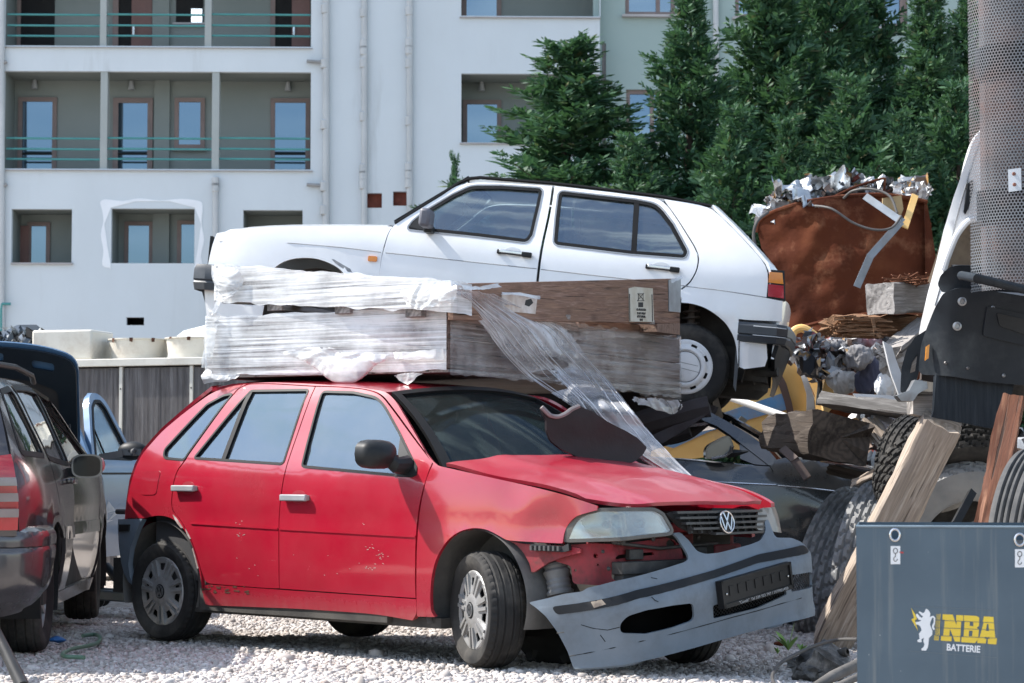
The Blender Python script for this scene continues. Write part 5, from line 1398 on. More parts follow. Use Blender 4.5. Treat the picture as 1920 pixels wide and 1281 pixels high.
mb = MB(); mb.box((1.2,0,.26),(2.2,1.4,.06)); mb.box((-.6,0,.38),(.6,1.2,.18)); mb.box((2.6,0,.5),(1.1,1.0,.4)); mb.box((1.1,-.72,.5),(2.1,.04,.5)); mb.box((1.1,.72,.5),(2.1,.04,.5)); mb.box((-.5,0,.8),(.8,1.3,.05)); mb.tube([(0,-.7,.3),(0,.7,.3)],.05,10); mb.tube([(GWB,-.7,.3),(GWB,.7,.3)],.04,10)
mb.build('underbody', UNDER, gw)
for x in (0, GWB):
    for sd in (-1, 1): MB().lathe([(.372,0),(.375,-.28),(.1,-.29)], axle(x, sd*.78, .315, sd), 36, -.3, pi+.3).build('arch_liner', DARK, gb)
for sy in (-.36, .36):
    mb = MB(); mb.box((1.05,sy,.55),(.5,.48,.2)); mb.box((.8,sy,.88),(.14,.46,.6), Mx.Rotation(-.25,3,'Y')); mb.box((.70,sy,1.22),(.09,.24,.16)); mb.build('front_seat', SEATM, gw, bevel=.04)
mb = MB(); mb.box((.0,0,.55),(.5,1.2,.2)); mb.box((-.25,0,.85),(.14,1.2,.55), Mx.Rotation(-.2,3,'Y')); mb.build('rear_seat', SEATM, gw, bevel=.04)
MB().box((1.95,0,.85),(.3,1.4,.25)).build('dashboard', SEATM, gw, bevel=.04)
def wheel_spoke(parent, M, R, W, rim, n=5, mat=ALU, tm=RUB, dish=.05):
    w = part('wheel', parent, M); tyre_mb(R, W, rim, 110, 'car', .007, .005).build('tyre', tm, w)
    h = W*.36; mb = MB().lathe([(rim-.002,-h),(rim+.004,-h*.9),(rim-.022,-h*.7),(rim-.03,h*.3),(rim-.018,h),(rim+.006,h*1.05),(rim+.004,h*.95)], None, 48)
    for k in range(n):
        t = 2*pi*k/n; 
        for d in (-.16,.16): mb.bar((.045*cos(t+d),.045*sin(t+d),h-.03),((rim-.02)*cos(t+d*.9),(rim-.02)*sin(t+d*.9),h-.012),.028,.022,(0,0,1))
    mb.lathe([(.065,h-.05),(.065,h-.02),(.05,h-.012),(0,h-.012)], None, 24)
    mb.build('rim', mat, w, ang=30); MB().lathe([(rim-.02,-.02),(0,-.02)], None, 24).build('brake_disc', DARK, w); return w
for x, s, st_ in ((0,-1,0),(GWB,-1,3),(0,1,0),(GWB,1,3)): wheel_spoke(gw, axle(x, s*.665, .315, s, st_), .315, .205, .205, 7)

# ---------------------------------------------------------------- blue car with its bonnet up and door open
bfw = V((.26,-.966,0)).normalized(); blf = V((-bfw.y, bfw.x, 0)); BOm = basis((-4.37,18.1,0), bfw, blf)
bc = thing('blue_car', 'light blue car facing the camera with bonnet raised and driver door open', 'car', BOm)
BLUE = paint('light_blue_paint', (.055,.13,.24), (.075,.16,.28), (.20,.21,.22), .3, .2, .10, .2, .45)
BHZ = [(.2,.74),(.4,.80),(.7,.83),(.95,.82),(1.1,.78),(1.3,.70),(1.5,.60),(1.58,.52)]
def b_plan(x): return sinterp(x, [(-.9,.85),(-.5,.97),(2.2,1.),(2.8,.96),(3.1,.88),(3.25,.78)])
def b_hw(x, z): return sinterp(z, BHZ)*b_plan(x)
def bside(sg): return lambda a, b: (a, sg*b_hw(a, b), b)
ba_ = lambda cx, r, a0, a1, n: [(cx+r*cos(radians(lerp(a0,a1,i/n))), .31+r*sin(radians(lerp(a0,a1,i/n)))) for i in range(n+1)]
bbod = part('body', bc)
bf = [(1.58,1.06),(1.9,1.04),(2.4,1.0),(2.9,.90),(3.15,.75),(3.18,.45),(2.95,.3)] + ba_(2.5,.37,0,170,12) + [(1.60,.28)]
bq = [(-.85,.4),(-.88,.9),(-.8,1.05),(-.6,1.4),(-.3,1.53),(.3,1.57),(.55,1.57),(.55,.28),(.40,.28)] + ba_(0,.37,10,165,12)
for sg in (1, -1):
    MB().sheet(bf, [], bside(sg), .08, .02, flip=sg > 0).build('front_wing', BLUE, bbod)
    MB().sheet(bq, [[(-.5,1.05),(-.3,1.42),(.45,1.47),(.45,1.03)]], bside(sg), .1, .02, flip=sg > 0).build('rear_side', BLUE, bbod)
    MB().tube([(1.60,sg*.78,1.05),(1.35,sg*.70,1.3),(1.0,sg*.62,1.5),(.55,sg*.57,1.56)], .035, 8).build('windscreen_pillar', BLUE, bbod)
MB().sheet([(.55,.28),(1.58,.28),(1.58,1.04),(1.3,1.3),(.95,1.5),(.55,1.55)], [[(.62,1.06),(1.45,1.06),(1.2,1.28),(.92,1.44),(.62,1.48)]], bside(-1), .1, .02).build('passenger_door', BLUE, bc)
def broof(a, t): x = lerp(-.35,1.0,a); z = sinterp(x, [(-.35,1.52),(.3,1.57),(.6,1.56),(1.0,1.49)]); return (x, .60*t, z+.03*(1-t*t))
MB().sheet([(0,-1),(1,-1),(1,1),(0,1)], [], broof, .15, .02).build('roof', BLUE, bbod)
MB().sheet(fr, [], lambda t, s: (lerp(1.0,1.68,s)+.06*(1-t*t), lerp(.60,.76,s)*t, lerp(1.50,1.05,s)+.02), .15, .005).build('windscreen', CARGL, bc)
MB().sheet(fr, [], lambda t, s: (-.6-.25*s, lerp(.6,.78,s)*t, lerp(1.45,.4,s)), .15, .02, flip=True).build('tailgate', BLUE, bbod)
def hoodf(d): 
    ca, sa = cos(radians(56)), sin(radians(56))
    return lambda t, s: (1.72 + .86*s*ca - (.05*(1-t*t)+d)*sa, (.72-.06*s)*t, 1.10 + (.86*s + .06*(1-t*t)*s)*sa + (.05*(1-t*t)+d)*ca - .05*abs(t)**6*s)
hd = part('bonnet', bc)
MB().sheet(fil([(-1,0),(1,0),(1,1,),(-1,1)], .12, 4), [], hoodf(0), .08, .015).build('outer_skin', BLUE, hd)
HIN = surf('bonnet_underside', (.005,.010,.016), (.009,.015,.021), .55, 4, dirt=(.04,.04,.04), damt=.3, spec=.25)
MB().sheet(fil([(-.97,.02),(.97,.02),(.97,.97),(-.97,.97)], .12, 4), [fil([(.50,.80),(.74,.80),(.74,.88),(.50,.88)],.03,3), fil([(-.1,.84),(.2,.84),(.2,.92),(-.1,.92)],.03,3), fil([(-.8,.1),(.80,.1),(.78,.62),(.5,.68),(0,.70),(-.5,.68),(-.78,.62)],.06,3)], hoodf(-.035), .06, .02).build('inner_frame', HIN, hd)
MB().sheet([(-.84,.06),(.84,.06),(.84,.74),(-.84,.74)], [], hoodf(-.022), .1, .006).build('insulation_mat', DARK, hd)
MB().tube([(2.25,.62,.98),(1.98,.62,1.3)], .008, 6).build('gas_strut', BLK, bc)
MB().box((1.9,.60,1.06),(.06,.12,.16)).build('hinge_cover', BLK, bc, bevel=.01)
mb = MB().box((2.4,0,.6),(1.2,1.2,.5)); mb.box((2.3,-.1,.9),(.5,.5,.14)); mb.tube([(2.0,.4,.92),(2.5,.45,.94),(2.8,.2,.9)],.04,10); mb.box((2.75,.35,.86),(.25,.2,.2)); mb.box((1.1,0,.28),(2.2,1.4,.08)); mb.box((1.62,0,.75),(.1,1.5,.6)); mb.box((.6,0,.5),(1.6,1.3,.3)); mb.box((3.02,0,.6),(.08,1.2,.3))
mb.build('engine_bay', UNDER, bc, bevel=.02)
MB().sheet(fr, [], lambda t, s: (3.10+.10*(1-t*t), .78*t, lerp(.78,.25,s)), .12, .03).build('front_bumper', BLUE, bc)
for sy in (-.36,.36): MB().box((.9,sy,.5),(.5,.48,.2)).box((.65,sy,.88),(.14,.46,.6)).build('front_seat', SEATM, bc, bevel=.04)
for x, s in ((0,-1),(2.5,-1),(0,1),(2.5,1)): wheel_spoke(bc, axle(x, s*.70, .31, s, 8 if x else 0), .31, .19, .20, 6)
dr = part('driver_door', bc, T(1.57,.82,0) @ Rz(180-29))
dfo = fil([(0,.30),(-.01,.6),(0,1.0),(.14,1.26),(.27,1.48),(.36,1.56,.1),(.50,1.565,.1),(.62,1.50,.1),(.80,1.12),(.90,.98),(.95,.6),(.93,.30)], .04, 4)
dwn = fil([(.10,1.06),(.20,1.26),(.32,1.45),(.40,1.50),(.50,1.50),(.56,1.45),(.72,1.14),(.76,1.05)], .02, 3)
dd = lambda d: (lambda a, b: (a, -(sinterp(b, [(.3,-.03),(.6,.02),(.95,.015),(1.1,-.03),(1.56,-.19)])+d), b))
MB().sheet(dfo, [dwn], dd(0), .07, .05).build('door_skin', BLUE, dr)
MB().sheet(dwn, [], dd(-.015), .1, .004).build('door_window', glassy('greenish_door_glass', (.05,.07,.065), .15, .03, .22, .8, .02), dr)
MB().sheet(grow(dwn,.012), [grow(dwn,-.014)], dd(.004), .06, .01).build('window_seal', SEAL, dr)
MB().sheet([(.285,1.06),(.30,1.06),(.235,1.30),(.225,1.29)], [], dd(.0), .05, .01).build('quarter_bar', SEAL, dr)
MB().sheet([(.02,.93),(.9,.93),(.9,.945),(.02,.945)], [], dd(.004), .1, .004).build('waist_trim', SEAL, dr)
mb = MB().ball((.20,-.24,1.11), (.07,.12,.072), 3); mb.build('wing_mirror', BLK, dr)
mb = MB().bar((.06,-.03,1.06),(.14,-.18,1.09),.05,.05); mb.lathe([(.03,0),(.03,.03),(.015,.035),(0,.02)], T(.15,-.27,1.10) @ Rx(90) @ Ry(-40), 16); mb.bar((.14,-.16,1.10),(.155,-.33,1.10),.03,.05); mb.build('mirror_arm', surf('mirror_mechanism', (.06,.06,.065), (.09,.09,.09), .5, 9), dr)
mb = MB()
for q in range(6): mb.add([tuple(dd(.002)(a, b)) for a, b in [(.18+ru(0,.25),.55+ru(0,.2)) for _ in range(3)]], [(0,1,2)])
mb.build('scratched_patch', surf('pale_scratches', (.45,.5,.55), (.3,.35,.4), .4, 20), dr)
# bits on the ground at the left
mb = MB(); P = [at(196,1115,15.6)+V((0,0,-.0)), at(255,1117,15.2)]
z0 = P[0].z
jk = thing('car_jack', 'black trolley jack on the gravel behind the red car', 'jack', T(P[0].x, P[0].y, 0))
d_ = V((P[1].x-P[0].x, P[1].y-P[0].y, 0)); 
mb = MB(); mb.bar((-.15,0,.10), tuple(d_*1.2+V((0,0,.10))), .10, .07); mb.bar((-.15,.22,.10), tuple(d_*1.2+V((0,.22,.10))), .06, .07); mb.build('frame', surf('jack_paint', (.03,.05,.06), (.05,.06,.07), .5, 9), jk, bevel=.01)
hA = at(200,1062,15.5)-V((P[0].x,P[0].y,0)); hB = at(232,1098,15.3)-V((P[0].x,P[0].y,0))
MB().tube([tuple(hA), tuple(hB)], [.030,.040], 12).build('handle', BLK, jk)
for x in (-.05, .25):
    for y in (0,.22): MB().lathe([(0,-.02),(.05,-.02),(.05,.02),(0,.02)], T(x,y,.05) @ Rx(90), 14).build('castor', BLK, jk)
GH = [gnd(u, v, .035) for u, v in ((155,1192),(178,1190),(188,1196),(182,1206),(160,1212),(135,1217),(118,1226),(122,1231),(140,1232),(158,1233))]
tag(MB().tube(catmull([tuple(p) for p in GH], 6, False), .011, 8).build('garden_hose', surf('green_hose', (.10,.20,.13), (.14,.22,.16), .5, 9)), 'short green hose lying curled on the gravel', 'hose')
bl_ = gnd(106,1200,.02); tag(MB().ball(bl_, (.05,.03,.02), 2, .5, 4).build('plastic_scrap', surf('blue_plastic', (.02,.16,.45), (.03,.12,.35), .4, 9)), 'crumpled bright blue plastic scrap on the gravel', 'plastic scrap')
sA = gnd(44,1290,.03); sB = at(-14,1170,10.3)
tag(MB().tube([tuple(sB), tuple(lerp(sB, sA, .5)), tuple(sA)], [.022,.026,.03], 12).build('black_pole', BLK), 'black plastic pole leaning at the lower left corner', 'pole')

# ---------------------------------------------------------------- cooling unit behind the cars
ux = V((.94,-.34,0)).normalized(); UO = V((-4.35,20.9,0)); UM = basis(UO, ux, None, (0,0,1))
cu = thing('cooling_unit', 'old cream cooling unit with weathered grey finned panels', 'cooling unit', UM)
FINM = surf('weathered_fins', (.15,.135,.13), (.085,.078,.077), .85, 3, stretch=(6,6,.5), bump=.3, bscale=20, dirt=(.36,.34,.33), damt=.6, dscale=2.5)
CREAM = surf('old_cream_paint', (.62,.59,.52), (.54,.515,.45), .6, 3, dirt=(.22,.13,.07), damt=.35, dscale=4)
UL = 2.95; PW = .70; UT = 1.965
for k in range(4):
    x0 = .05 + k*(PW+.035); mb = MB(); n = 52; vs = []; fs = []
    mb.box((x0+PW/2, .06, UT/2), (PW-.004,.06,UT-.1))
    for i in range(n):
        x = x0 + PW*(i+.5)/n; w_ = .0042+.0012*noise.noise(V((i*.7,k,1))); mb.box((x, .018+.006*noise.noise(V((i*.35,k,0))), UT/2), (w_*2,.05,UT-.1))
    for z in (.3,.6,.9,1.2,1.5,1.75): mb.box((x0+PW/2,.022,z),(PW,.03,.008))
    mb.build('finned_panel', FINM, cu, smooth=False)
for k in range(5):
    x = .033+k*(PW+.035); o = MB().box((x,.0,UT/2),(.032,.05,UT-.08)).build('panel_strip', CREAM, cu)
    mb = MB()
    for z in (.4,.9,1.35,1.72): mb.lathe([(.008,0),(.006,.006),(0,.006)], T(x,-.025,z) @ Rx(90), 8)
    mb.build('bolts', BLK, o)
mb = MB().box((UL/2,.55,UT),(UL+.1,1.2,.07)); mb.build('top_frame', CREAM, cu, bevel=.006)
MB().box((UL/2,.6,UT/2),(UL-.1,1.0,UT-.1)).build('casing', CREAM, cu)
for cx in (.64,1.25,1.86,2.47):
    mb = MB().lathe([(.27,0),(.28,.012),(.262,.02),(.285,.20),(.30,.204),(.30,.215),(.275,.215),(.265,.02)], T(cx,.55,UT+.034), 40); sh = mb.build('fan_shroud', CREAM, cu)
    mb = MB()
    for q in range(9): mb.add([(.301*cos(t),.301*sin(t),.21) for t in (q*.7,q*.7+.12)]+[(.303*cos(t),.303*sin(t),.21-ru(.015,.05)) for t in (q*.7+.1,q*.7)], [(0,1,2,3)], T(cx,.55,UT+.04))
    mb.build('rust_streaks', RUSTD, sh)
tag(MB().box((0,0,.15),(.62,.5,.29)).build('cabinet', CREAM, bevel=.02, M=UM @ T(.0,.40,UT+.036) @ Rz(6)), 'cream sheet metal cabinet standing left of the fan shrouds', 'cabinet')
tag(MB().lathe([(0,.30),(.25,.29),(.5,.22),(.66,.08),(.70,-.1),(.70,-1.0)], T(-3.0,23.6,2.22), 40).build('white_tank', surf('white_tank_paint', (.72,.72,.70), (.66,.66,.64), .5, 3)), 'white domed tank rising behind the fan shrouds', 'tank')
# ---------------------------------------------------------------- helpers for the heap
def upright(u, v, Z, yaw=0., pitch=0.):
    """frame standing at a place: x right, y into the scene, z up"""
    return Frame(T(*at(u, v, Z)) @ Rz(yaw) @ Rx(pitch))
def on(fr_, L, d=0.): return [((p := fr_.plane(q[0], q[1], (0,d,0), (0,1,0))).x, p.z) for q in L]
def slab(name, L, fr_, th, mat, step=.08, amp=0., seed=1, holes=(), parent=None, bow=None, M=None, label=None, r=0.):
    o = on(fr_, fil(L, r, 3) if r else L); h = [on(fr_, q) for q in holes]
    def fn(a, b):
        y = (bow(a, b) if bow else 0) + amp*(noise.noise(V((a*3.1+seed, b*3.1, seed)))+.5*noise.noise(V((a*8+seed, b*8, 2))))
        return (a, y, b)
    return MB().sheet(o, h, fn, step, th).build(name, mat, parent, M=(M if M is not None else fr_.M), label=label)
def beam(name, label, a, b, w, h, mat, cat='timber beam', roll=0., up=(0,0,1), taper=1., group=None, rough=.012, seed=1, broken=0.):
    """squared timber with worn edges and an uneven end"""
    a = V(a); b = V(b); L = (b-a).length; M = basis((a+b)/2, b-a, None, up) @ Rx(roll)
    n = max(8, int(L/.07)); sec = []
    for (cy, cz) in ((-1,-1),(1,-1),(1,1),(-1,1)):
        for t in (-.0,): sec.append((cy, cz))
    ring = []
    for i in range(4):
        p, q = sec[i], sec[(i+1) % 4]
        for t in (.06,.3,.5,.7,.94): ring.append((lerp(p[0],q[0],t), lerp(p[1],q[1],t)))
    m = len(ring); vs = []; fs = []
    for i in range(n+1):
        x = -L/2+L*i/n; k = lerp(1, taper, i/n)
        for j, (cy, cz) in enumerate(ring):
            d = rough*(noise.noise(V((x*3+seed, cy*2, cz*2)))+.6*noise.noise(V((x*11, cy*5+seed, cz*5))))
            e = 0
            if i in (0, n): e = (broken*noise.noise(V((cy*3+seed, cz*3, i))) + .008*noise.noise(V((cy*9, cz*9, seed))))*(1 if i == n else -1)
            vs.append((x+e, cy*w/2*k+d*cy, cz*h/2*k+d*cz))
    for i in range(n):
        for j in range(m): fs.append((i*m+j, i*m+(j+1)%m, (i+1)*m+(j+1)%m, (i+1)*m+j))
    fs = [f[::-1] for f in fs]; c = len(vs); vs += [(-L/2,0,0),(L/2,0,0)]
    for j in range(m): fs += [(c, (j+1)%m, j)[::-1], (c+1, n*m+j, n*m+(j+1)%m)[::-1]]
    o = MB().add(vs, fs).build(name, mat, None, M=M, ang=30)
    return tag(o, label, cat, group)
def crumple(mb, c, s, seed, n=7, flat=.25, twist=1.):
    """one crushed scrap of sheet"""
    rs = random.Random(seed); A = Mx.Rotation(rs.uniform(0,6.3),3,'Z') @ Mx.Rotation(rs.uniform(-1,1)*twist,3,'X') @ Mx.Rotation(rs.uniform(-1,1)*twist,3,'Y')
    sx, sy = s*rs.uniform(.6,1.4), s*rs.uniform(.3,.9); vs = []; fs = []
    for i in range(n+1):
        for j in range(n+1):
            x, y = (i/n-.5)*sx, (j/n-.5)*sy; q = V((x/s*2.6+seed*1.7, y/s*2.6, seed))
            z = s*flat*(noise.noise(q)*1.3 + abs(noise.noise(q*2.3))*.8)
            p = A @ V((x*(1+.3*noise.noise(q+V((5,0,0)))), y*(1+.3*noise.noise(q+V((0,5,0)))), z)); vs.append(V(c)+p)
    for i in range(n):
        for j in range(n): fs.append((i*(n+1)+j, (i+1)*(n+1)+j, (i+1)*(n+1)+j+1, i*(n+1)+j+1))
    mb.add(vs, fs)
BEAMW = wood('bleached_beam', (.53,.445,.365), (.36,.29,.23), (.64,.56,.48), .8, .85)
BEAMD = wood('dark_old_beam', (.10,.078,.062), (.055,.045,.038), (.17,.14,.115), .9, .85)
BEAMR = wood('reddish_brown_beam', (.21,.085,.045), (.12,.045,.026), (.31,.155,.09), .8, .75)
BEAMG = wood('grey_beam', (.47,.44,.41), (.33,.305,.285), (.58,.55,.52), .9, .85)
SPLIT = wood('splintered_wood', (.36,.20,.11), (.22,.11,.055), (.52,.36,.23), 2.2, .8, bump=1.)
RUST = NT('rusty_brown_steel')
RUST.set('Base Color', RUST.mix(RUST.ramp(RUST.noise(3.2, det=8, rough=.7), [(.52,0.),(.66,.75)]), RUST.ramp(RUST.noise(1.1, det=6), [(.3,(.042,.012,.007)),(.52,(.090,.025,.011)),(.72,(.17,.058,.024))]), (.20,.085,.045))).set('Roughness', .85).set('Specular IOR Level', .12)
RUST.bump(RUST.noise(2., det=4), .4, .06).bump(RUST.noise(24, det=5), .35, .008); RUST = RUST.m
SILV = surf('torn_aluminium', (.50,.52,.54), (.30,.32,.34), .35, 3, metal=.8, bump=.5, bscale=8, bdist=.03, rvar=.15)
WHT = surf('old_white_paint', (.74,.745,.75), (.66,.67,.68), .4, 3, dirt=(.33,.27,.22), damt=.35)
YEL = NT('worn_yellow_paint')
YEL.set('Base Color', YEL.mix(YEL.ramp(YEL.noise(2.6, det=9, rough=.72), [(.54,0.),(.68,.7)]), YEL.ramp(YEL.noise(1.4), [(.35,(.66,.37,.10)),(.65,(.76,.49,.18))]), YEL.ramp(YEL.noise(9), [(.4,(.26,.12,.06)),(.6,(.48,.33,.2))]))).set('Roughness', .55); YEL.bump(YEL.noise(5), .2, .02); YEL = YEL.m
BLUS = surf('faded_blue_paint', (.09,.24,.46), (.13,.30,.50), .5, 4, dirt=(.33,.19,.09), damt=.6, dscale=4)
PALEM = surf('peeled_pale_metal', (.55,.53,.50), (.38,.35,.32), .6, 5, dirt=(.22,.13,.08), damt=.5)

# ---------------------------------------------------------------- rusty scrap tank and what it carries
tf = upright(1590, 620, 20., -12)
tk = thing('scrap_tank', 'big rusty brown steel tank with torn rim, heaped with scrap metal', 'tank', tf.M)
rim = [(1417,432),(1422,412),(1445,397),(1500,381),(1560,371),(1610,366),(1655,364),(1700,368),(1737,374)]
tout = [(1417,432)] + rim[1:] + [(1745,420),(1754,480),(1758,560),(1760,760),(1470,760),(1476,610),(1470,560),(1452,500),(1424,462)]
def bowt(a, b): return .25*((a/.85)**2) - .05*sin(b*3+a*2)
slab('tank_wall', tout, tf, .03, RUST, .05, .05, 4, parent=tk, bow=bowt, M=Mx.Identity(4))
ro = on(tf, rim)
MB().tube([(a, bowt(a,b)-.01, b) for a, b in catmull(ro, 4, False)], .022, 8).build('rim', RUST, tk)
rb2 = on(tf, [(1480,618),(1560,600),(1640,588),(1750,572)])
MB().tube([(a, bowt(a,b)-.03, b) for a, b in catmull(rb2, 4, False)], .02, 6).build('lower_seam', RUST, tk)
xs = [p[0] for p in ro]
mb = MB(); 
for i, s in ((0, 1), (1, 1)):
    x = (min(xs)+.02, max(xs)-.02)[i]; zt0 = (ro[0][1], ro[-1][1])[i]; y0 = bowt(x, 0)
    mb.add([(x,y0,-1.2),(x,y0+1.6,-1.2),(x,y0+1.6,zt0),(x,y0,zt0)], [(0,1,2,3) if i else (3,2,1,0)])
mb.add([(min(xs),1.9,-1.2),(max(xs),1.9,-1.2),(max(xs),1.9,ro[-1][1]),(min(xs),1.9,ro[0][1])],[(0,1,2,3)])
mb.add([(min(xs)+.05,.3,ro[0][1]-.06),(max(xs)-.05,.3,ro[-1][1]-.06),(max(xs)-.05,1.8,ro[-1][1]-.02),(min(xs)+.05,1.8,ro[0][1]-.02)],[(0,1,2,3)])
mb.build('tank_sides', RUST, tk)
TI = tf.M
def scraps(name, label, P, mat, s, n, seed, cat='scrap', flat=.35):
    mb = MB(); rs = random.Random(seed)
    for k in range(n):
        a = P[k % len(P)]; crumple(mb, V(a)+V((rs.uniform(-.12,.12), rs.uniform(-.25,.25), rs.uniform(-.06,.08))), s*rs.uniform(.6,1.3), seed+k*3, flat=flat)
    o = mb.build(name, mat, None, ang=20); return tag(o, label, cat)
TP = lambda u, v, d=.3: at(u, v, 20.2+d)
o = slab('crumpled_sheet', [(1478,392),(1490,372),(1512,360),(1550,350),(1575,347),(1600,349),(1640,356),(1620,372),(1560,376),(1510,386)], upright(1560,370,20.5), .02, SILV, .03, .10, 3); tag(o, 'large crumpled silver sheet bulging over the left of the rusty tank', 'scrap sheet')
for k, (u_, v_, s_, lab_) in enumerate(((1510,372,.55,'crumpled silver sheet over the tank rim, left of the biggest one'),(1590,362,.62,'big crumpled silver sheet in the middle of the tank scrap'),(1660,368,.5,'pale crumpled sheet right of the middle in the tank scrap'),(1545,366,.5,'grey folded sheet metal between two crumpled silver sheets'))):
    mb = MB(); crumple(mb, at(u_, v_, 20.35+.1*k), s_, 71+k, n=22, flat=.30, twist=.5); tag(mb.build('crumpled_sheet', SILV, None, ang=30), lab_, 'scrap sheet')
scraps('foil_scrap', 'white foil lumps along the left rim of the rusty tank', [TP(1440,402),TP(1465,396),TP(1490,388),TP(1455,404)], WHT, .20, 12, 41)
mb = MB(); rs = random.Random(8)
for k in range(58): u_ = rs.uniform(1455,1735); crumple(mb, at(u_, 398-38*min(1,(u_-1440)/90)+rs.uniform(-14,10), 20.25+rs.uniform(0,1.0)), rs.uniform(.12,.36), 200+k, n=10, flat=.30)
MIX = NT('mixed_scrap'); mi = MIX.n.new('ShaderNodeNewGeometry').outputs['Random Per Island']
MIX.set('Base Color', MIX.mix(MIX.ramp(MIX.noise(6, det=6), [(.45,0.),(.7,.6)]), MIX.ramp(mi, [(0.,(.05,.05,.055)),(.16,(.33,.35,.37)),(.3,(.36,.37,.38)),(.42,(.12,.075,.055)),(.52,(.42,.44,.46)),(.62,(.07,.085,.11)),(.70,(.50,.30,.12)),(.76,(.30,.32,.34)),(.84,(.50,.50,.50)),(.93,(.22,.05,.045)),(1.,(.25,.27,.30))], 'CONSTANT'), (.16,.12,.10))).set('Roughness', .45).set('Metallic', .35); MIX.bump(MIX.noise(14), .4, .02); MIX = MIX.m
o = mb.build('tank_scrap', MIX, None, ang=20); o['kind'] = 'stuff'; tag(o, 'tangled scrap metal filling the rusty tank', 'scrap')
def strip(name, label, pts, w, t, mat, cat='metal strip', flat=(0,-1,0)):
    mb = MB(); P = [V(p) for p in pts]
    for a, b in zip(P, P[1:]): mb.bar(a, b+(b-a).normalized()*w*.25, w, t, flat)
    return tag(mb.build(name, mat), label, cat)
strip('bent_aluminium_strip', 'bent silver strip hanging over the front of the rusty tank', [at(1622,368,19.75), at(1690,415,19.55), at(1632,480,19.55), at(1608,535,19.6)], .065, .012, surf('pale_strip_metal', (.27,.30,.33), (.19,.21,.23), .5, 6, metal=.3, dirt=(.25,.18,.13), damt=.4))
strip('yellow_strip', 'dirty yellow strip sticking out at the right rim of the rusty tank', [at(1716,366,19.9), at(1697,425,19.6)], .06, .012, YEL)
o = slab('yellow_board', [(1655,372),(1690,366),(1694,392),(1686,412),(1672,400),(1655,386)], upright(1670,390,19.72,5), .02, surf('dirty_yellow_board', (.40,.29,.15), (.30,.2,.1), .8, 6), .05, .01); tag(o, 'torn dull yellow board leaning inside the tank rim', 'board')
def cable(name, label, P, r, mat, cat='cable'):
    return tag(MB().tube(catmull([tuple(p) for p in P], 8, False), r, 8).build(name, mat), label, cat)
CAB1 = surf('grey_cable', (.055,.05,.048), (.08,.075,.07), .6, 9)
cable('drooping_cable', 'grey cable drooping in a loop across the rusty tank', [at(1528,386,19.75), at(1560,392,19.6), at(1600,418,19.55), at(1640,431,19.5), at(1672,427,19.5), at(1690,405,19.55)], .011, CAB1)
cable('arched_cable', 'thin dark cable arching over the scrap on the rusty tank', [at(1582,372,20), at(1600,358,19.9), at(1635,355,19.8), at(1668,368,19.7), at(1682,400,19.6)], .012, CAB1)
cable('bent_rod', 'rusty bent rod rising above the tank scrap', [at(1562,370,20.1), at(1600,352,20.1), at(1640,339,20.1), at(1657,335,20.1), at(1659,340,20.1), at(1657,362,20.1)], .012, RUST, 'rod')
cable('left_wire', 'dark wire curling down the left corner of the rusty tank', [at(1440,398,19.8), at(1420,415,19.7), at(1413,440,19.7), at(1416,460,19.7)], .014, CAB1)
scraps('white_lumps', 'white plastic lumps on the right rim of the rusty tank', [TP(1716,367,.0), TP(1728,366,.0), TP(1682,360,.0)], WHT, .18, 7, 61)

# ---------------------------------------------------------------- yellow machine, mound of scrap
yf = upright(1440, 740, 17.6, -8)
ym = thing('yellow_machine', 'large worn yellow machine drum with a faded blue stripe, behind the black car', 'machine', yf.M)
def ybow(a, b): return -.16*sqrt(max(0, 1-(min(.999,abs((b-.0)/.62)))**2)) + .30
ydrum = [(1215,870),(1225,775),(1335,735),(1380,700),(1440,672),(1470,664),(1500,690),(1520,722),(1530,760),(1528,790),(1500,830),(1450,845),(1380,850)]
slab('drum', ydrum, yf, .05, YEL, .06, .012, 3, parent=ym, bow=ybow, M=Mx.Identity(4), r=8)
slab('blue_stripe', [(1240,835),(1290,810),(1350,775),(1420,752),(1470,735),(1478,733),(1484,765),(1430,778),(1380,793),(1330,808),(1260,840)], yf, .01, BLUS, .05, .012, 3, parent=ym, bow=lambda a, b: ybow(a,b)-.014, M=Mx.Identity(4))
slab('white_rim', [(1488,674),(1498,678),(1514,705),(1526,745),(1528,775),(1512,780),(1512,762),(1512,738),(1502,706)], yf, .02, PALEM, .05, .01, 5, parent=ym, bow=lambda a, b: ybow(a,b)-.03, M=Mx.Identity(4))
slab('steel_band', [(1446,690),(1458,688),(1474,718),(1484,752),(1490,782),(1478,786),(1470,752),(1460,722)], yf, .012, surf('brown_band', (.10,.055,.045), (.07,.04,.03), .6, 6), .05, 0, 1, parent=ym, bow=lambda a, b: ybow(a,b)-.035, M=Mx.Identity(4))
slab('yellow_flap', [(1495,662),(1512,652),(1545,676),(1562,690),(1558,720),(1548,768),(1530,782),(1527,740),(1512,705)], upright(1530,720,17.2,-25), .03, YEL, .06, .01, 7, parent=ym, M=ym.matrix_world.inverted() @ upright(1530,720,17.2,-25).M)
slab('yellow_plate', [(1532,668),(1562,672),(1566,760),(1545,782),(1540,740),(1548,706)], upright(1550,720,17.0,18), .03, YEL, .06, .01, 8, parent=ym, M=ym.matrix_world.inverted() @ upright(1550,720,17.0,18).M)
MB().tube([tuple(ym.matrix_world.inverted() @ at(*q)) for q in ((1530,690,17.),(1538,720,16.95),(1534,760,16.95))], .02, 8).build('black_hose', BLK, ym)
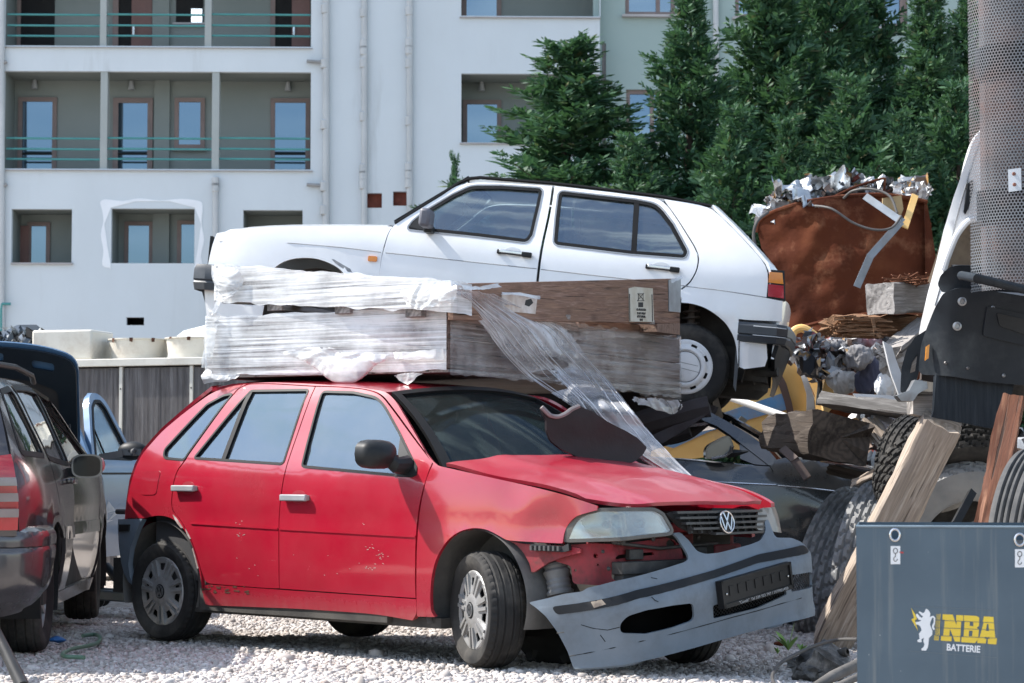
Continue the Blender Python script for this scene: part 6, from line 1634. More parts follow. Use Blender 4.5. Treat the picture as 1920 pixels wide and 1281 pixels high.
MB().tube(catmull([tuple(ym.matrix_world.inverted() @ at(*q)) for q in ((1484,640,18.2),(1488,622,18.2),(1505,616,18.2),(1525,628,18.2),(1548,652,18.2))], 6, False), .035, 10).build('yellow_pipe', YEL, ym)
tag(MB().tube([at(1366,744,16.9), at(1516,797,16.4)], .028, 12).build('white_pipe', WHT), 'straight white pipe lying in front of the yellow drum', 'pipe')
o = slab('white_bracket', [(1337,752),(1346,745),(1356,780),(1352,796),(1340,792)], upright(1346,770,15.9), .03, PALEM, .05); tag(o, 'small dirty white bracket under the white car wheel', 'bracket')
o = slab('grey_plate', [(1374,800),(1390,780),(1402,788),(1388,806)], upright(1388,795,16.2,10), .02, PALEM, .05); tag(o, 'small grey metal plate leaning on the blue stripe', 'plate')
# the mound
def mound_z(x, y): 
    return 1.55*math.exp(-(((x-3.1)/1.2)**2+((y-17.4)/1.9)**2)) + .5*math.exp(-(((x-3.6)/.9)**2+((y-15.6)/.9)**2)) + .12*noise.noise(V((x*2,y*2,1)))
mb = MB(); vs = []; fs = []; NX, NY = 44, 50
for i in range(NX+1):
    for j in range(NY+1):
        x = 1.4+4.6*i/NX; y = 14.5+6.5*j/NY; k = min(1, max(0,(x-1.4)/.6), max(0,(y-14.5)/.5)); vs.append((x, y, max(-.08, mound_z(x,y)*k + .05*noise.noise(V((x*7,y*7,3))) - .08)))
for i in range(NX):
    for j in range(NY): fs.append((i*(NY+1)+j, (i+1)*(NY+1)+j, (i+1)*(NY+1)+j+1, i*(NY+1)+j+1))
rs = random.Random(3)
for k in range(430):
    x = rs.uniform(2.2,5); y = rs.uniform(15.2,19.5); crumple(mb, (x, y, mound_z(x,y)-.04+rs.uniform(-.03,.06)), rs.uniform(.10,.34), 400+k, n=5, flat=.38)
for k in range(150):
    u = rs.uniform(1500,1690); v = rs.uniform(640,700); crumple(mb, at(u, v, 16.6+rs.uniform(-.6,.8)), rs.uniform(.08,.24), 1400+k, n=6, flat=.5)
mb.add(vs, fs); o = mb.build('scrap_heap', MIX, None, ang=25); o['kind'] = 'stuff'; tag(o, 'mound of mixed crushed scrap metal between tank and tyres', 'scrap heap')
# bundles that can be told apart on the mound
CLOTH = surf('dusty_rags', (.30,.29,.29), (.14,.14,.15), .95, 5, bump=.6, bscale=20, bdist=.02); CLD = surf('navy_cloth', (.045,.05,.085), (.08,.08,.11), .95, 5, bump=.4, bscale=20)
def rag(name, label, u, v, Z, sx, sz, mat, seed, cat='rag'):
    mb = MB(); p = at(u, v, Z); mb.ball(p, (sx, sx*.6, sz), 5, 0, seed)
    vs2 = []
    for q in mb.v:
        d = V(q)-p; w = noise.noise(V((d.x*12+seed, d.y*9, d.z*6)))*.4 + (.5-abs(noise.noise(V((d.x*16+seed, d.y*12, d.z*9)))))*.35 + (.4-abs(noise.noise(V((d.x*38, d.y*30, d.z*22+seed)))))*.16 - .2; vs2.append(tuple(p + d*(1+w)))
    mb.v = vs2; return tag(mb.build(name, mat, None, ang=180), label, cat)
rag('rag_bundle', 'bundle of twisted grey rags on top of the scrap mound', 1570, 652, 16.2, .17, .06, CLOTH, 3)
rag('rag_bundle', 'white and red crumpled rag right of the grey rag bundle', 1625, 640, 16.3, .13, .07, surf('pale_rag', (.5,.47,.47), (.32,.12,.13), .95, 9, bump=.5), 7)
rag('hanging_cloth', 'dark navy cloth hanging down the front of the scrap mound', 1625, 705, 15.9, .09, .18, CLD, 9, 'cloth')
rag('hanging_cloth', 'grey cloth draped over the navy cloth', 1612, 672, 15.8, .10, .09, CLOTH, 12, 'cloth')
rag('plastic_bag', 'white plastic bag squeezed between beam and truck bumper', 1664, 722, 14.2, .085, .09, WHT, 15, 'plastic bag')
rag('grey_drum_piece', 'grey bent drum piece beside the navy cloth', 1580, 715, 16.0, .11, .10, PALEM, 18, 'scrap')

# ---------------------------------------------------------------- timbers in the heap
beam('square_beam', 'thick square grey beam, end towards the camera, highest of the timbers', at(1650,560,14.3), at(1790,556,15.2), .20, .20, BEAMG, 'timber beam', seed=2)
beam('splintered_log', 'splintered brown log with frayed end under the square grey beam', at(1562,612,14.3), at(1730,612,14.9), .20, .13, SPLIT, 'log', seed=5, rough=.03, broken=.12)
mb = MB(); rs = random.Random(2)
for k in range(60):
    a = at(rs.uniform(1552,1600), rs.uniform(596,632), 14.2+rs.uniform(-.08,.1)); mb.bar(a, a+V((rs.uniform(.1,.3), rs.uniform(-.02,.06), rs.uniform(-.02,.02))), rs.uniform(.006,.02), .008)
tag(mb.build('splinters', SPLIT), 'frayed splinters at the end of the brown log', 'splinters'); bpy.data.objects['splinters']['kind'] = 'stuff'
mb = MB()
for k in range(70):
    a = at(rs.uniform(1680,1750), rs.uniform(518,532), 14.4+rs.uniform(-.1,.2)); d = V((rs.uniform(-.14,.14), rs.uniform(-.08,.08), rs.uniform(-.01,.03))); mb.bar(a-d, a+d, rs.uniform(.005,.016), .006)
o = mb.build('bark_chips', surf('red_brown_bark', (.19,.075,.035), (.12,.045,.022), .9, 20)); o['kind'] = 'stuff'; tag(o, 'heap of red brown bark chips on the square beam', 'bark')
strip('dangling_splinter', 'pale split splinter dangling from the brown log', [at(1636,596,14.0), at(1641,622,14.0), at(1650,632,14.0)], .02, .006, SPLIT, 'splinter')
beam('broken_beam', 'short broken grey beam slanting under the truck corner', at(1672,680,14.1), at(1745,622,14.6), .17, .20, BEAMG, seed=8, broken=.06)
beam('long_plank', 'long weathered dark plank with bleached edge above the stump', at(1556,752,13.9), at(1740,775,13.3), .22, .085, wood('plank_grey', (.20,.19,.185), (.12,.115,.11), (.33,.32,.31), 1., .85), 'plank', roll=-12, seed=11, broken=.03)
o = slab('plastic_offcut', [(1655,640),(1672,650),(1690,700),(1700,745),(1688,750),(1672,705)], upright(1675,700,14.0,10), .02, WHT, .05, .02, 4); tag(o, 'narrow white plastic panel standing left of the truck bumper', 'panel')
o = slab('white_board', [(1600,738),(1680,742),(1700,752),(1690,760),(1610,752)], upright(1650,748,13.6,0), .03, WHT, .05, .01, 4); tag(o, 'flat white board lying on the long weathered plank', 'board')
sf_ = upright(1570, 830, 13.6, 14)
beam('stump_block', 'black tarred beam stump with cracked end lying on the black car', at(1575,822,13.35), at(1475,818,14.2), .40, .27, BEAMD, 'beam stump', roll=12, seed=14, broken=.05, rough=.02, taper=.85)
strip('iron_strap', 'flat rusty iron strap sticking out under the tarred stump', [at(1468,842,13.5), at(1490,862,13.3), at(1512,894,13.25)], .05, .02, surf('dull_iron', (.05,.035,.03), (.08,.05,.04), .8, 9), 'iron strap')
for i, (a, b, w, h, m, lab_) in enumerate((
  (at(1630,790,13.6), at(1715,905,13.2), .10, .05, BEAMW, 'pale splintered board slanting down behind the leaning post'),
  (at(1655,785,13.7), at(1740,840,13.3), .14, .04, surf('pink_board', (.50,.44,.43), (.36,.31,.3), .8, 7), 'pinkish flat board slanting right of the tarred stump'),
  (at(1560,880,13.9), at(1690,905,13.4), .08, .06, BEAMD, 'dark thin beam lying above the truck tyres'),
  (at(1600,905,13.3), at(1680,870,13.0), .03, .03, BEAMW, 'thin pale stick in front of the black car wing'))):
    beam('loose_board', lab_, a, b, w, h, m, 'board', seed=20+i, broken=.04)
# the two posts
pA = gnd(1560, 1203, -.02); pB = at(1768, 788, 12.1)
beam('leaning_post', 'thick bleached square post leaning up under the truck bumper', pA, pB, .215, .215, BEAMW, 'post', roll=47, seed=31, rough=.012, broken=.04)
beam('brown_post', 'rough reddish brown post beside the bleached leaning post', at(1845,1010,11.3), at(1900,752,11.7), .125, .15, BEAMR, 'post', roll=20, seed=35, rough=.02, taper=.85)
strip('black_bar', 'thin black bar slanting behind the brown post', [at(1790,985,11.6), at(1822,925,11.9)], .04, .03, BLK, 'bar')

# ---------------------------------------------------------------- tyres
def loose_tyre(u, v, Z, R, W, rimr, yaw, tilt, pat, label, mat=None, roll=0.):
    M = T(*at(u, v, Z)) @ Rz(yaw) @ Rx(90+tilt) @ Rz(roll)
    o = tyre_mb(R, W, rimr, 160, pat, .020).build('tyre_casing', mat or RUBD, None, M=M)
    return tag(o, label, 'tyre', 'old truck tyres in the heap')
loose_tyre(1650, 1066, 13.55, .54, .27, .29, 62, 8, 'truck', 'dusty truck tyre nearest to the red bumper, lit tread facing left')
loose_tyre(1583, 1068, 14.2, .53, .27, .28, 60, 14, 'truck', 'dusty truck tyre tucked behind the nearest tyre, only its tread showing')
loose_tyre(1705, 1120, 13.15, .46, .26, .27, 62, 4, 'truck', 'truck tyre between the nearest tyre and the leaning post')
loose_tyre(1770, 893, 13.0, .42, .24, .25, 20, 50, 'truck', 'dark block tread tyre behind the leaning post, lying half flat', RUB)
loose_tyre(1720, 868, 13.2, .30, .20, .18, 40, 10, 'car', 'small worn tyre peeping out left of the leaning post', RUB)
loose_tyre(1800, 1010, 12.9, .48, .27, .28, 10, 20, 'truck', 'big truck tyre between the bleached and the brown post')
loose_tyre(1950, 1010, 11.2, .46, .26, .27, 58, 6, 'rib', 'ribbed tyre at the right edge above the battery box', surf('ribbed_rubber_grey', (.05,.052,.055), (.085,.085,.085), .9, 5, dirt=(.2,.19,.18), damt=.5))

# ---------------------------------------------------------------- crushed black car under the white one
kfw = V((.985,-.17,0)).normalized(); KO = V((.20,15.55,0)); KM = basis(KO, kfw, V((.17,.985,0))); KF = Frame(KM)
kc = thing('black_car', 'crushed black car with broken window and folded roof under the white car', 'car', KM)
BLKP = paint('black_paint', (.012,.015,.019), (.018,.021,.026), (.20,.19,.18), .25, .1, .22, .3, .9, .3)
def k_hw(x, z): return sinterp(z, [(.2,.76),(.4,.80),(.7,.825),(.9,.80),(1.0,.77),(1.35,.60)])*sinterp(x, [(-.9,.85),(0,1),(2.2,1.),(2.9,.95),(3.3,.8)])
gK = lambda p: -p.y-k_hw(p.x,p.z)
def kh(L): return [((h := KF.hit(q[0], q[1], gK, 13, 18)).x, h.z) for q in L]
def kside(d=0.): return lambda a, b: (a, -k_hw(a,b)-d+.012*noise.noise(V((a*4,b*5,2))), b)
def kfar(d=0.): return lambda a, b: (a, k_hw(a,b)+d, b)
zk = zm(1180, 740, 5.822)
kd = kh(zk([(60,690),(200,700),(540,702),(780,722),(1000,745),(1360,775),(1530,785),(1560,830),(1600,960),(1625,1290)]))
kd = kd + [(kd[-1][0]+.01,.28),(kd[0][0]-.05,.28)]
kb = part('body', kc)
def kpanel(nm, o, par, holes=()): 
    MB().sheet(o, list(holes), kfar(), .15, .02, flip=True).build(nm, BLKP, par, ang=40); return MB().sheet(o, list(holes), kside(), .06, .02).build(nm, BLKP, par, ang=40)
kdo = kpanel('front_door', kd, kc)
kw = kh(zk([(1540,785),(1580,715),(1700,690),(2000,720),(2350,790),(2600,850)]))
x1 = 3.15; kpanel('front_wing', [(kd[-2][0]+.012,.28),(kh(zk([(1570,830)]))[0][0],kh(zk([(1570,830)]))[0][1])] + kw[:4] + [(2.7,.86),(x1,.76),(x1+.02,.45),(2.95,.35)] + [(2.45+.36*cos(radians(a)), .30+.36*sin(radians(a))) for a in range(8,175,14)] + [(2.05,.28)], kb)
kq = [(-.75,.35),(-.8,.9),(-.55,1.0),(kd[0][0]-.02,.99),(kd[0][0]-.06,.28),(.38,.28)] + [(.36*cos(radians(a)), .30+.36*sin(radians(a))) for a in range(8,175,14)]
kpanel('rear_wing', kq, kb)
MB().tube([tuple(V(kside(.004)(*q))) for q in kh(zk([(860,950),(1200,968),(1605,987)]))], .006, 6).build('side_trim', CHROME, kdo)
MB().tube([tuple(V(kside(.004)(*q))) for q in kh(zk([(1622,995),(1900,1015),(2300,1060)]))], .006, 6).build('side_trim', CHROME, kb)
sil = kh(zk([(80,665),(200,688),(520,700),(760,722),(930,742),(1000,738),(780,710),(540,694)]))
MB().sheet(sil, [], kside(.012), .04, .01).build('window_sill', surf('peeling_silver', (.55,.57,.6), (.25,.26,.28), .35, 14, metal=.6), kdo)
ka = kh(zk([(800,165),(900,200),(1100,310),(1300,430),(1480,560),(1600,700),(1560,775),(1520,770),(1380,660),(1250,560),(1100,440),(950,340),(820,290),(740,240)]))
MB().sheet(ka, [], kside(.0), .05, .05).build('windscreen_pillar', BLKP, kb)
MB().sheet(kh(zk([(1200,545),(1290,520),(1520,690),(1540,775),(1360,760),(1210,700)])), [], kside(-.012), .05, .02).build('pillar_corner', BLKP, kb)
fk = [(x, z) for x, z in ka[:6]]
MB().tube([(x, k_hw(x,z), z) for x, z in fk], .03, 8).build('windscreen_pillar', BLKP, kb)
mk = KF.hit(1345, 842, lambda p: -p.y-.86, 13, 18)
zz = zk([(835,700),(835,590),(880,540),(1060,445),(1100,460),(1140,560),(1110,640),(1040,680),(900,705)])
mo_ = [KF.plane(a, b, (0,-.90,0), (0,1,0)) for a, b in zz]
MB().sheet(fil([(p.x,p.z) for p in mo_], .02, 3), [], lambda a, b: (a, -.90+.25*(a-mk.x), b), .04, .09).build('wing_mirror', BLKP, kc)
MB().sheet(grow([(p.x,p.z) for p in mo_], -.012), [], lambda a, b: (a, -.903+.25*(a-mk.x), b), .05, .004).build('mirror_glass', surf('dull_mirror_glass', (.06,.075,.085), (.05,.06,.07), .12, 4, coat=1), kc)
MB().tube([KF.plane(*q, (0,-.905,0), (0,1,0)) for q in zk([(900,700),(1050,670),(1115,620),(1130,560)])], .010, 6).build('mirror_trim', CHROME, kc)
MB().tube([KF.plane(*q, (0,-.84,0), (0,1,0)) for q in zk([(1060,650),(1140,640),(1300,620)])], [.03,.03,.005], 6).build('broken_mirror_foot', BLK, kc)
# folded roof skin hanging into the window, bonnet, rear, floor
def kroof(a, b):
    x = lerp(-.7, 1.30, a); s = .34*math.exp(-((x-.35)/.5)**2)
    return (x, lerp(-.66,.66,b)*(1-.1*abs(a-.5)), 1.30 - s*(1-.4*b) + .04*noise.noise(V((x*4,b*4,1))))
ROOFIN = surf('dark_headlining', (.022,.018,.022), (.035,.03,.034), .8, 3, bump=.3, bscale=12, bdist=.02)
MB().sheet([(0,0),(1,0),(1,1),(0,1)], [], kroof, .06, .02).build('crushed_roof', BLKP, kb)
mb = MB()
for k, (P, r) in enumerate(((zk([(-60,420),(150,330),(420,250),(700,170),(880,130)]), .10), (zk([(-40,560),(200,480),(430,400),(640,330)]), .09), (zk([(380,330),(700,250),(860,180),(900,110)]), .05), (zk([(200,420),(420,330),(650,250)]), .07), (zk([(430,500),(640,440),(830,300)]), .035))):
    mb.tube(catmull([tuple(KF.plane(a, b, (0,-.56+.05*k,0), (0,1,0))) for a, b in P], 5, False), r, 10)
mb.build('folded_headlining', ROOFIN, kc)
zq = [(985,728),(1100,732),(1290,738),(1335,772),(1310,792),(1262,812),(1225,830),(1190,852),(1150,850),(1100,812),(1040,790),(990,770)]
L_ = [KF.plane(a, b, (0,.05,0), (0,1,0)) for a, b in zq]
MB().sheet([(p.x, p.z) for p in L_], [], lambda a, b: (a, .05+.10*noise.noise(V((a*3,b*4,1)))+.03*noise.noise(V((a*11,b*7,4))), b), .05, .03).build('folded_lining', ROOFIN, kc)
def kbon(t, s): x = lerp(1.95,3.15,s); return (x, t*(.76-.05*s), lerp(.97,.78,s)+.05*(1-t*t)+.02*noise.noise(V((x*4,t*3,5))))
MB().sheet(fr, [], kbon, .1, .02).build('bonnet', BLKP, kc)
mb = MB(); mb.box((1.2,0,.28),(2.6,1.4,.1)); mb.box((1.95,0,.65),(.1,1.4,.5)); mb.box((2.55,0,.5),(1.0,1.0,.4)); mb.box((-.5,0,.6),(.5,1.3,.5)); mb.box((1.72,.0,.82),(.25,1.3,.16)); mb.box((.75,.36,.75),(.14,.46,.5)); mb.box((1.0,.36,.5),(.5,.46,.16)); mb.build('interior', DARK, kc, bevel=.02)
mb = MB().bar((1.3,.70,.99),(.2,.78,1.0),.04,.06); mb.build('far_window_sill', BLKP, kb)
for x in (-.55,): MB().tube([(x,-.62,.98),(x+.2,-.55,1.27)], .04, 8).build('rear_pillar', BLKP, kb); MB().tube([(x,.62,.98),(x+.2,.55,1.27)], .04, 8).build('rear_pillar', BLKP, kb)
for x, s in ((0,-1),(2.45,-1),(0,1),(2.45,1)): wheel_spoke(kc, axle(x, s*.70, .29, s), .29, .18, .185, 6)
# dark hanging panel between the crate and the red windscreen
zp5 = zm(740, 700, 3.84)
PP = [(982,262),(1020,300),(1050,325),(1100,332),(1150,312),(1190,282),(1240,258),(1330,300),(1450,370),(1600,430),(1700,480),(1775,545),(1745,600),(1680,650),(1620,668),(1500,674),(1380,650),(1260,610),(1150,560),(1075,500),(1040,430),(1030,360),(1005,320)]
hf = upright(1098, 832, 11.42, 32, -8)
def hbow(a, b): return -.07*math.cos(min(1.5, abs(a*1.9)))*(1+.6*sin(b*9)) - .10*max(0, -b*2.2)
DKP = surf('dark_brown_plastic', (.014,.010,.012), (.022,.015,.018), .55, 4, bump=.25, bscale=7, bdist=.03, dirt=(.04,.03,.03), damt=.2, spec=.3)
o = slab('trim_panel', zp5(PP), hf, .02, DKP, .04, .012, 3, bow=hbow, r=3); tag(o, 'dark brown trim panel bulging out between crate and red bonnet', 'trim panel')
zl = on(hf, zp5([(985,266),(1020,303),(1050,328),(1100,335),(1150,315),(1190,285),(1240,262)]))
MB().tube([(a, hbow(a,b)-.004, b) for a, b in catmull(zl, 4, False)], .012, 6).build('lit_rim', surf('rim_light_grey', (.22,.20,.20), (.15,.13,.13), .7, 12), o)  # pale tube paints the light caught along the panel's upper rim
o = slab('trim_panel', zp5([(1740,600),(1900,520),(2050,430),(2200,330),(2250,290),(2150,330),(2000,380),(1800,470),(1700,560)]), upright(1230,810,13.2,-10), .03, DKP, .05, .02, 6); tag(o, 'dark fold of lining hanging below the right end of the crate', 'lining')
# dark clod behind the bumper
pq = gnd(1035, 1250, -.02); mb = MB().ball((pq.x+.0, pq.y+.25, .08), (.16,.14,.13), 3, .5, 3)
tag(mb.build('black_mudguard', surf('black_rubber_mat', (.012,.012,.013), (.02,.02,.02), .8, 9), None, ang=40), 'torn black mudguard piece on the ground behind the hanging bumper', 'mudguard')

# ---------------------------------------------------------------- truck cab corner on the right
TZ = 12.3
cf = upright(1800, 620, TZ, 8)
tc_ = thing('truck_cab', 'white truck cab corner with black plastic bumper and mud flap, raised on posts', 'truck', cf.M)
ID = Mx.Identity(4)
def cbow(a, b): return .55*(max(0,-(a-.05))/.35)**2
WHT2 = paint('white_truck_paint', (.76,.765,.77), (.72,.73,.735), (.42,.36,.30), .3, 0, .08, .05, .7, .1)
cabw = [(1830,255),(1822,270),(1806,318),(1790,370),(1776,430),(1766,490),(1756,545),(1748,600),(1744,640),(1800,640),(2450,640),(2470,300),(2440,60),(1960,120)]
arch = [(1822,416),(1812,420),(1796,442),(1784,475),(1777,502),(1774,520),(1960,520),(1960,416)]
slab('cab_side', cabw, cf, .04, WHT2, .06, 0, 1, [arch], parent=tc_, bow=cbow, M=ID)
slab('wheel_arch_liner', [(1835,405),(1790,425),(1768,520),(1780,540),(1980,540),(1980,405)], cf, .02, surf('tan_arch', (.24,.18,.12), (.14,.10,.07), .9, 5, dirt=(.05,.04,.035), damt=.6, dscale=6), .08, .01, 2, parent=tc_, bow=lambda a, b: cbow(a,b)+.16, M=ID)
ar_ = on(cf, [(1826,412),(1812,417),(1795,440),(1783,474),(1775,505)])
MB().tube([(a, cbow(a,b)-.012, b) for a, b in catmull(ar_, 4, False)], .018, 8).build('arch_lip', WHT2, tc_)
slab('door_handle', [(1813,345),(1822,338),(1822,356),(1814,392),(1808,402),(1805,398)], cf, .03, BLK, .05, 0, 1, parent=tc_, bow=lambda a, b: cbow(a,b)-.02, M=ID)
se = on(cf, [(1829,262),(1800,350),(1783,420),(1765,520),(1755,570)]); MB().tube([(a+.03, cbow(a+.03,b)-.002, b) for a, b in catmull(se, 4, False)], .004, 5).build('panel_seam', CRE, tc_)
BUMP = surf('scuffed_black_bumper', (.008,.011,.015), (.016,.020,.025), .42, 4, bump=.12, bscale=200, dirt=(.10,.11,.11), damt=.3, dscale=3, spec=.22)
bfm = upright(1830, 620, 11.9, 3)
def bb2(a, b): return .30*(max(0,-(a+.10))/.22)**2 - .03*sin(b*4)
slab('bumper_face', [(1741,640),(1738,690),(1742,700),(1790,706),(1850,716),(1920,722),(2470,738),(2470,572),(1920,556),(1850,545),(1800,540),(1770,548),(1758,575),(1748,610)], bfm, .10, BUMP, .05, .004, 3, [], parent=tc_, bow=bb2, M=tc_.matrix_world.inverted() @ bfm.M, r=8)
BIM = tc_.matrix_world.inverted() @ bfm.M
slab('bumper_recess', [(1848,575),(1920,590),(2010,598),(2010,652),(1920,648),(1842,630)], bfm, .02, BUMP, .05, 0, 3, parent=tc_, bow=lambda a, b: bb2(a,b)-.012, M=BIM, r=6)
slab('recess_plate', [(1866,588),(1920,600),(2000,606),(2000,632),(1920,628),(1872,612)], bfm, .02, BLK, .05, 0, 3, parent=tc_, bow=lambda a, b: bb2(a,b)-.022, M=BIM, r=4)
for u, v, r in ((1802,566,8.5),(1794,612,8.5),(1776,680,3),(1816,690,3),(1884,704,3.5),(1860,578,4)):
    p = on(bfm, [(u, v)])[0]; rr = r*11.9/FPX
    MB().lathe([(rr,0),(rr,.006),(rr*.6,.010),(rr*.5,.004),(0,.004)], T(p[0], bb2(*p)-.001, p[1]) @ Rx(90), 18).build('bolt', STEEL, tc_, M=BIM)
slab('bumper_top', [(1764,532),(1768,515),(1782,500),(1800,497),(1835,498),(2470,535),(2470,580),(1850,545),(1800,540),(1772,548)], upright(1830,530,12.0,3), .12, BUMP, .05, .004, 5, parent=tc_, bow=lambda a, b: bb2(a,b)+.02, M=tc_.matrix_world.inverted() @ upright(1830,530,12.0,3).M, r=5)
qa_ = [tc_.matrix_world.inverted() @ at(*q) for q in ((1803,517,11.5),(1832,522,10.98),(1930,545,10.98),(2010,566,11.1))]
MB().tube(qa_, .024, 12).build('step_bar', BUMP, tc_)
ff_ = upright(1830, 740, 11.98, 3)
slab('mud_flap', [(1757,690),(1750,770),(1746,782),(1800,792),(1850,802),(1880,806),(1902,720),(1905,700),(1850,694)], ff_, .03, surf('ribbed_rubber', (.009,.013,.018), (.018,.023,.029), .55, 6, stretch=(9,1,.6), bump=.4, bscale=14, bdist=.01, dirt=(.07,.08,.09), damt=.3, spec=.2), .05, .004, 3, parent=tc_, bow=lambda a, b: .02*sin(a*60)*.25, M=tc_.matrix_world.inverted() @ ff_.M)
slab('side_marker', [(1737,650),(1743,646),(1741,672),(1735,676)], upright(1739,660,11.97), .02, surf('amber_marker', (.75,.30,.02), (.65,.22,.01), .25, 9, coat=.5), .03, parent=tc_, M=tc_.matrix_world.inverted() @ upright(1739,660,11.97).M)
lmf = upright(1710, 690, 12.2, -12)
slab('lamp_bracket', [(1688,735),(1690,690),(1700,655),(1716,632),(1738,618),(1740,626),(1732,660),(1722,700),(1712,735),(1700,742)], lmf, .12, BUMP, .04, .006, 3, [on and [(1706,700),(1710,680),(1720,664),(1716,696)]], parent=tc_, M=tc_.matrix_world.inverted() @ lmf.M, r=3)
slab('bracket_arm', [(1682,742),(1690,738),(1705,732),(1716,712),(1738,716),(1740,728),(1722,738),(1712,752),(1690,752)], upright(1710,735,12.05,0), .10, STEEL, .04, .006, 6, parent=tc_, M=tc_.matrix_world.inverted() @ upright(1710,735,12.05).M)
slab('wood_packer', [(1712,733),(1752,735),(1756,778),(1742,784),(1712,776)], upright(1730,756,12.15,6), .12, BEAMG, .05, .004, 2, parent=tc_, M=tc_.matrix_world.inverted() @ upright(1730,756,12.15,6).M)
slab('rusty_bracket', [(1730,684),(1765,688),(1762,718),(1728,712)], upright(1745,700,12.3), .06, surf('brown_bracket', (.10,.08,.07), (.07,.055,.05), .8, 9), .05, parent=tc_, M=tc_.matrix_world.inverted() @ upright(1745,700,12.3).M)
mb = MB().box((1.25,.75,-.10),(2.1,1.0,.5)).box((1.9,1.4,.8),(1.2,1.6,1.8)); mb.build('chassis', UNDER, tc_)
# perforated steel sheet, rolled, standing in front of the cab: real punched holes
pc0 = at(1822, 545, 11.45); pc1 = at(1833, -60, 11.45); Rp = .36
pax = (pc1-pc0).normalized(); PMx = basis(pc0 + V((Rp*.98,.06,0)), (1,0,0), None, pax); ph = (pc1-pc0).length
pit = 6.6*11.45/FPX; hr = pit*.40
vs = []; fs = []; rows = int(ph/(pit*.866)); cols = int(Rp*pi*1.15/pit)
def pp(s, z): t = pi*1.06 + s/Rp; return (Rp*cos(t), Rp*sin(t)*.85, z)
for i in range(rows):
    for j in range(cols):
        s = (j+(i % 2)*.5)*pit; z = i*pit*.866; b = len(vs)
        for k in range(6): a = pi/6+k*pi/3; vs.append(pp(s+pit*.5774*cos(a), z+pit*.5774*sin(a)))
        for k in range(6): a = pi/6+k*pi/3; vs.append(pp(s+hr*cos(a), z+hr*sin(a)))
        for k in range(6): fs.append((b+k, b+(k+1)%6, b+6+(k+1)%6, b+6+k))
PERF = surf('perforated_steel', (.17,.18,.195), (.10,.105,.115), .5, 3, metal=.4, dirt=(.22,.11,.08), damt=.5, dscale=2)
pf = thing('perforated_sheet', 'tall rolled grey sheet of perforated steel in front of the white cab', 'metal sheet', PMx)
MB().add(vs, fs).build('sheet', PERF, pf, smooth=False)
plate = on(Frame(PMx), [(1887,320),(1909,318),(1910,360),(1888,362)], -Rp*.62)
MB().sheet(plate, [], lambda a, b: (a, -sqrt(max(.001,1-(a/Rp)**2))*Rp*.85-.006, b), .02, .004).build('riveted_plate', surf('pale_plate', (.45,.47,.50), (.38,.40,.42), .4, 6, metal=.5), pf)
for u, v in ((1898,328),(1899,348)):
    p = on(Frame(PMx), [(u,v)], -Rp*.66)[0]; MB().lathe([(.010,0),(.008,.006),(0,.007)], T(p[0], -sqrt(max(.001,1-(p[0]/Rp)**2))*Rp*.85-.007, p[1]) @ Rx(90), 10).build('rivet', surf('rusty_rivet', (.22,.09,.06), (.15,.06,.04), .7, 9), pf)
mb = MB().lathe([(Rp*.80,.0),(Rp*.80,ph)], None, 24, pi*1.0, pi*1.9); mb.v = [(x, y*.85, z) for x, y, z in mb.v]
INN = surf('inner_liner', (.025,.025,.028), (.07,.07,.075), .6, 1.2, stretch=(1,1,2.5), dirt=(.14,.06,.045), damt=.6)
mb.build('inner_liner', INN, pf)
for z0_, z1_ in ((.36,.52),(ph-.58,ph-.42)):
    mb = MB().lathe([(Rp*.86,z0_),(Rp*.86,z1_)], None, 24, pi*1.0, pi*1.9); mb.v = [(x, y*.85, z) for x, y, z in mb.v]; mb.build('inner_band', SEAL, pf)

# ---------------------------------------------------------------- battery box in the right foreground
bxz = 7.25; bo_ = at(1605, 987, bxz); BXM = T(bo_.x, bo_.y, 0) @ Rz(-9.6); BX = Frame(BXM); ht_b = bo_.z; wbx = .92
bt = thing('battery_box', 'dark blue grey steel battery box with lifting eyes in the right foreground', 'battery box', BXM)
BXP = NT('scratched_blue_grey_paint')
st_ = BXP.noise(3., BXP.map((10,10,.35)), 6, .65); sp = BXP.ramp(BXP.noise(60, det=2), [(.73,0.),(.76,1.)])
bc_ = BXP.ramp(BXP.noise(2.5, det=6), [(.3,(.050,.080,.108)),(.7,(.080,.118,.150))])
bc_ = BXP.mix(BXP.ramp(st_, [(.54,0.),(.72,.5)]), bc_, (.19,.205,.20)); bc_ = BXP.mix(BXP.math('MULTIPLY', sp, .6), bc_, (.45,.47,.46))
BXP.set('Base Color', bc_).set('Roughness', .42); BXP.bump(BXP.noise(1.6, det=2), .25, .03).bump(BXP.noise(90), .06, .002); BXP = BXP.m
e1_, e2_ = [on(BX, [q])[0] for q in ((1678,1003),(1912,1012))]
def q2(L): return on(BX, L)
holes_ = [circle(p[0], p[1], .0125, 20, .0155) for p in (e1_, e2_)]
MB().sheet([(0,.02),(wbx,.02),(wbx,ht_b),(0,ht_b)], holes_, lambda a, b: (a, 0, b), .09, .004).build('front_wall', BXP, bt)
mb = MB().box((.0015,.32,ht_b/2+.01),(.004,.63,ht_b-.02)); mb.box((wbx-.0015,.32,ht_b/2+.01),(.004,.63,ht_b-.02)); mb.box((wbx/2,.64,ht_b/2+.01),(wbx,.004,ht_b-.02)); mb.box((wbx/2,.32,.03),(wbx,.63,.01))
mb.build('side_walls', BXP, bt)
MB().tube([(-.001,.0,ht_b),(wbx+.001,.0,ht_b)], .0042, 8).build('top_edge', surf('worn_edge', (.16,.21,.25), (.12,.16,.19), .4, 9), bt)
mb = MB()
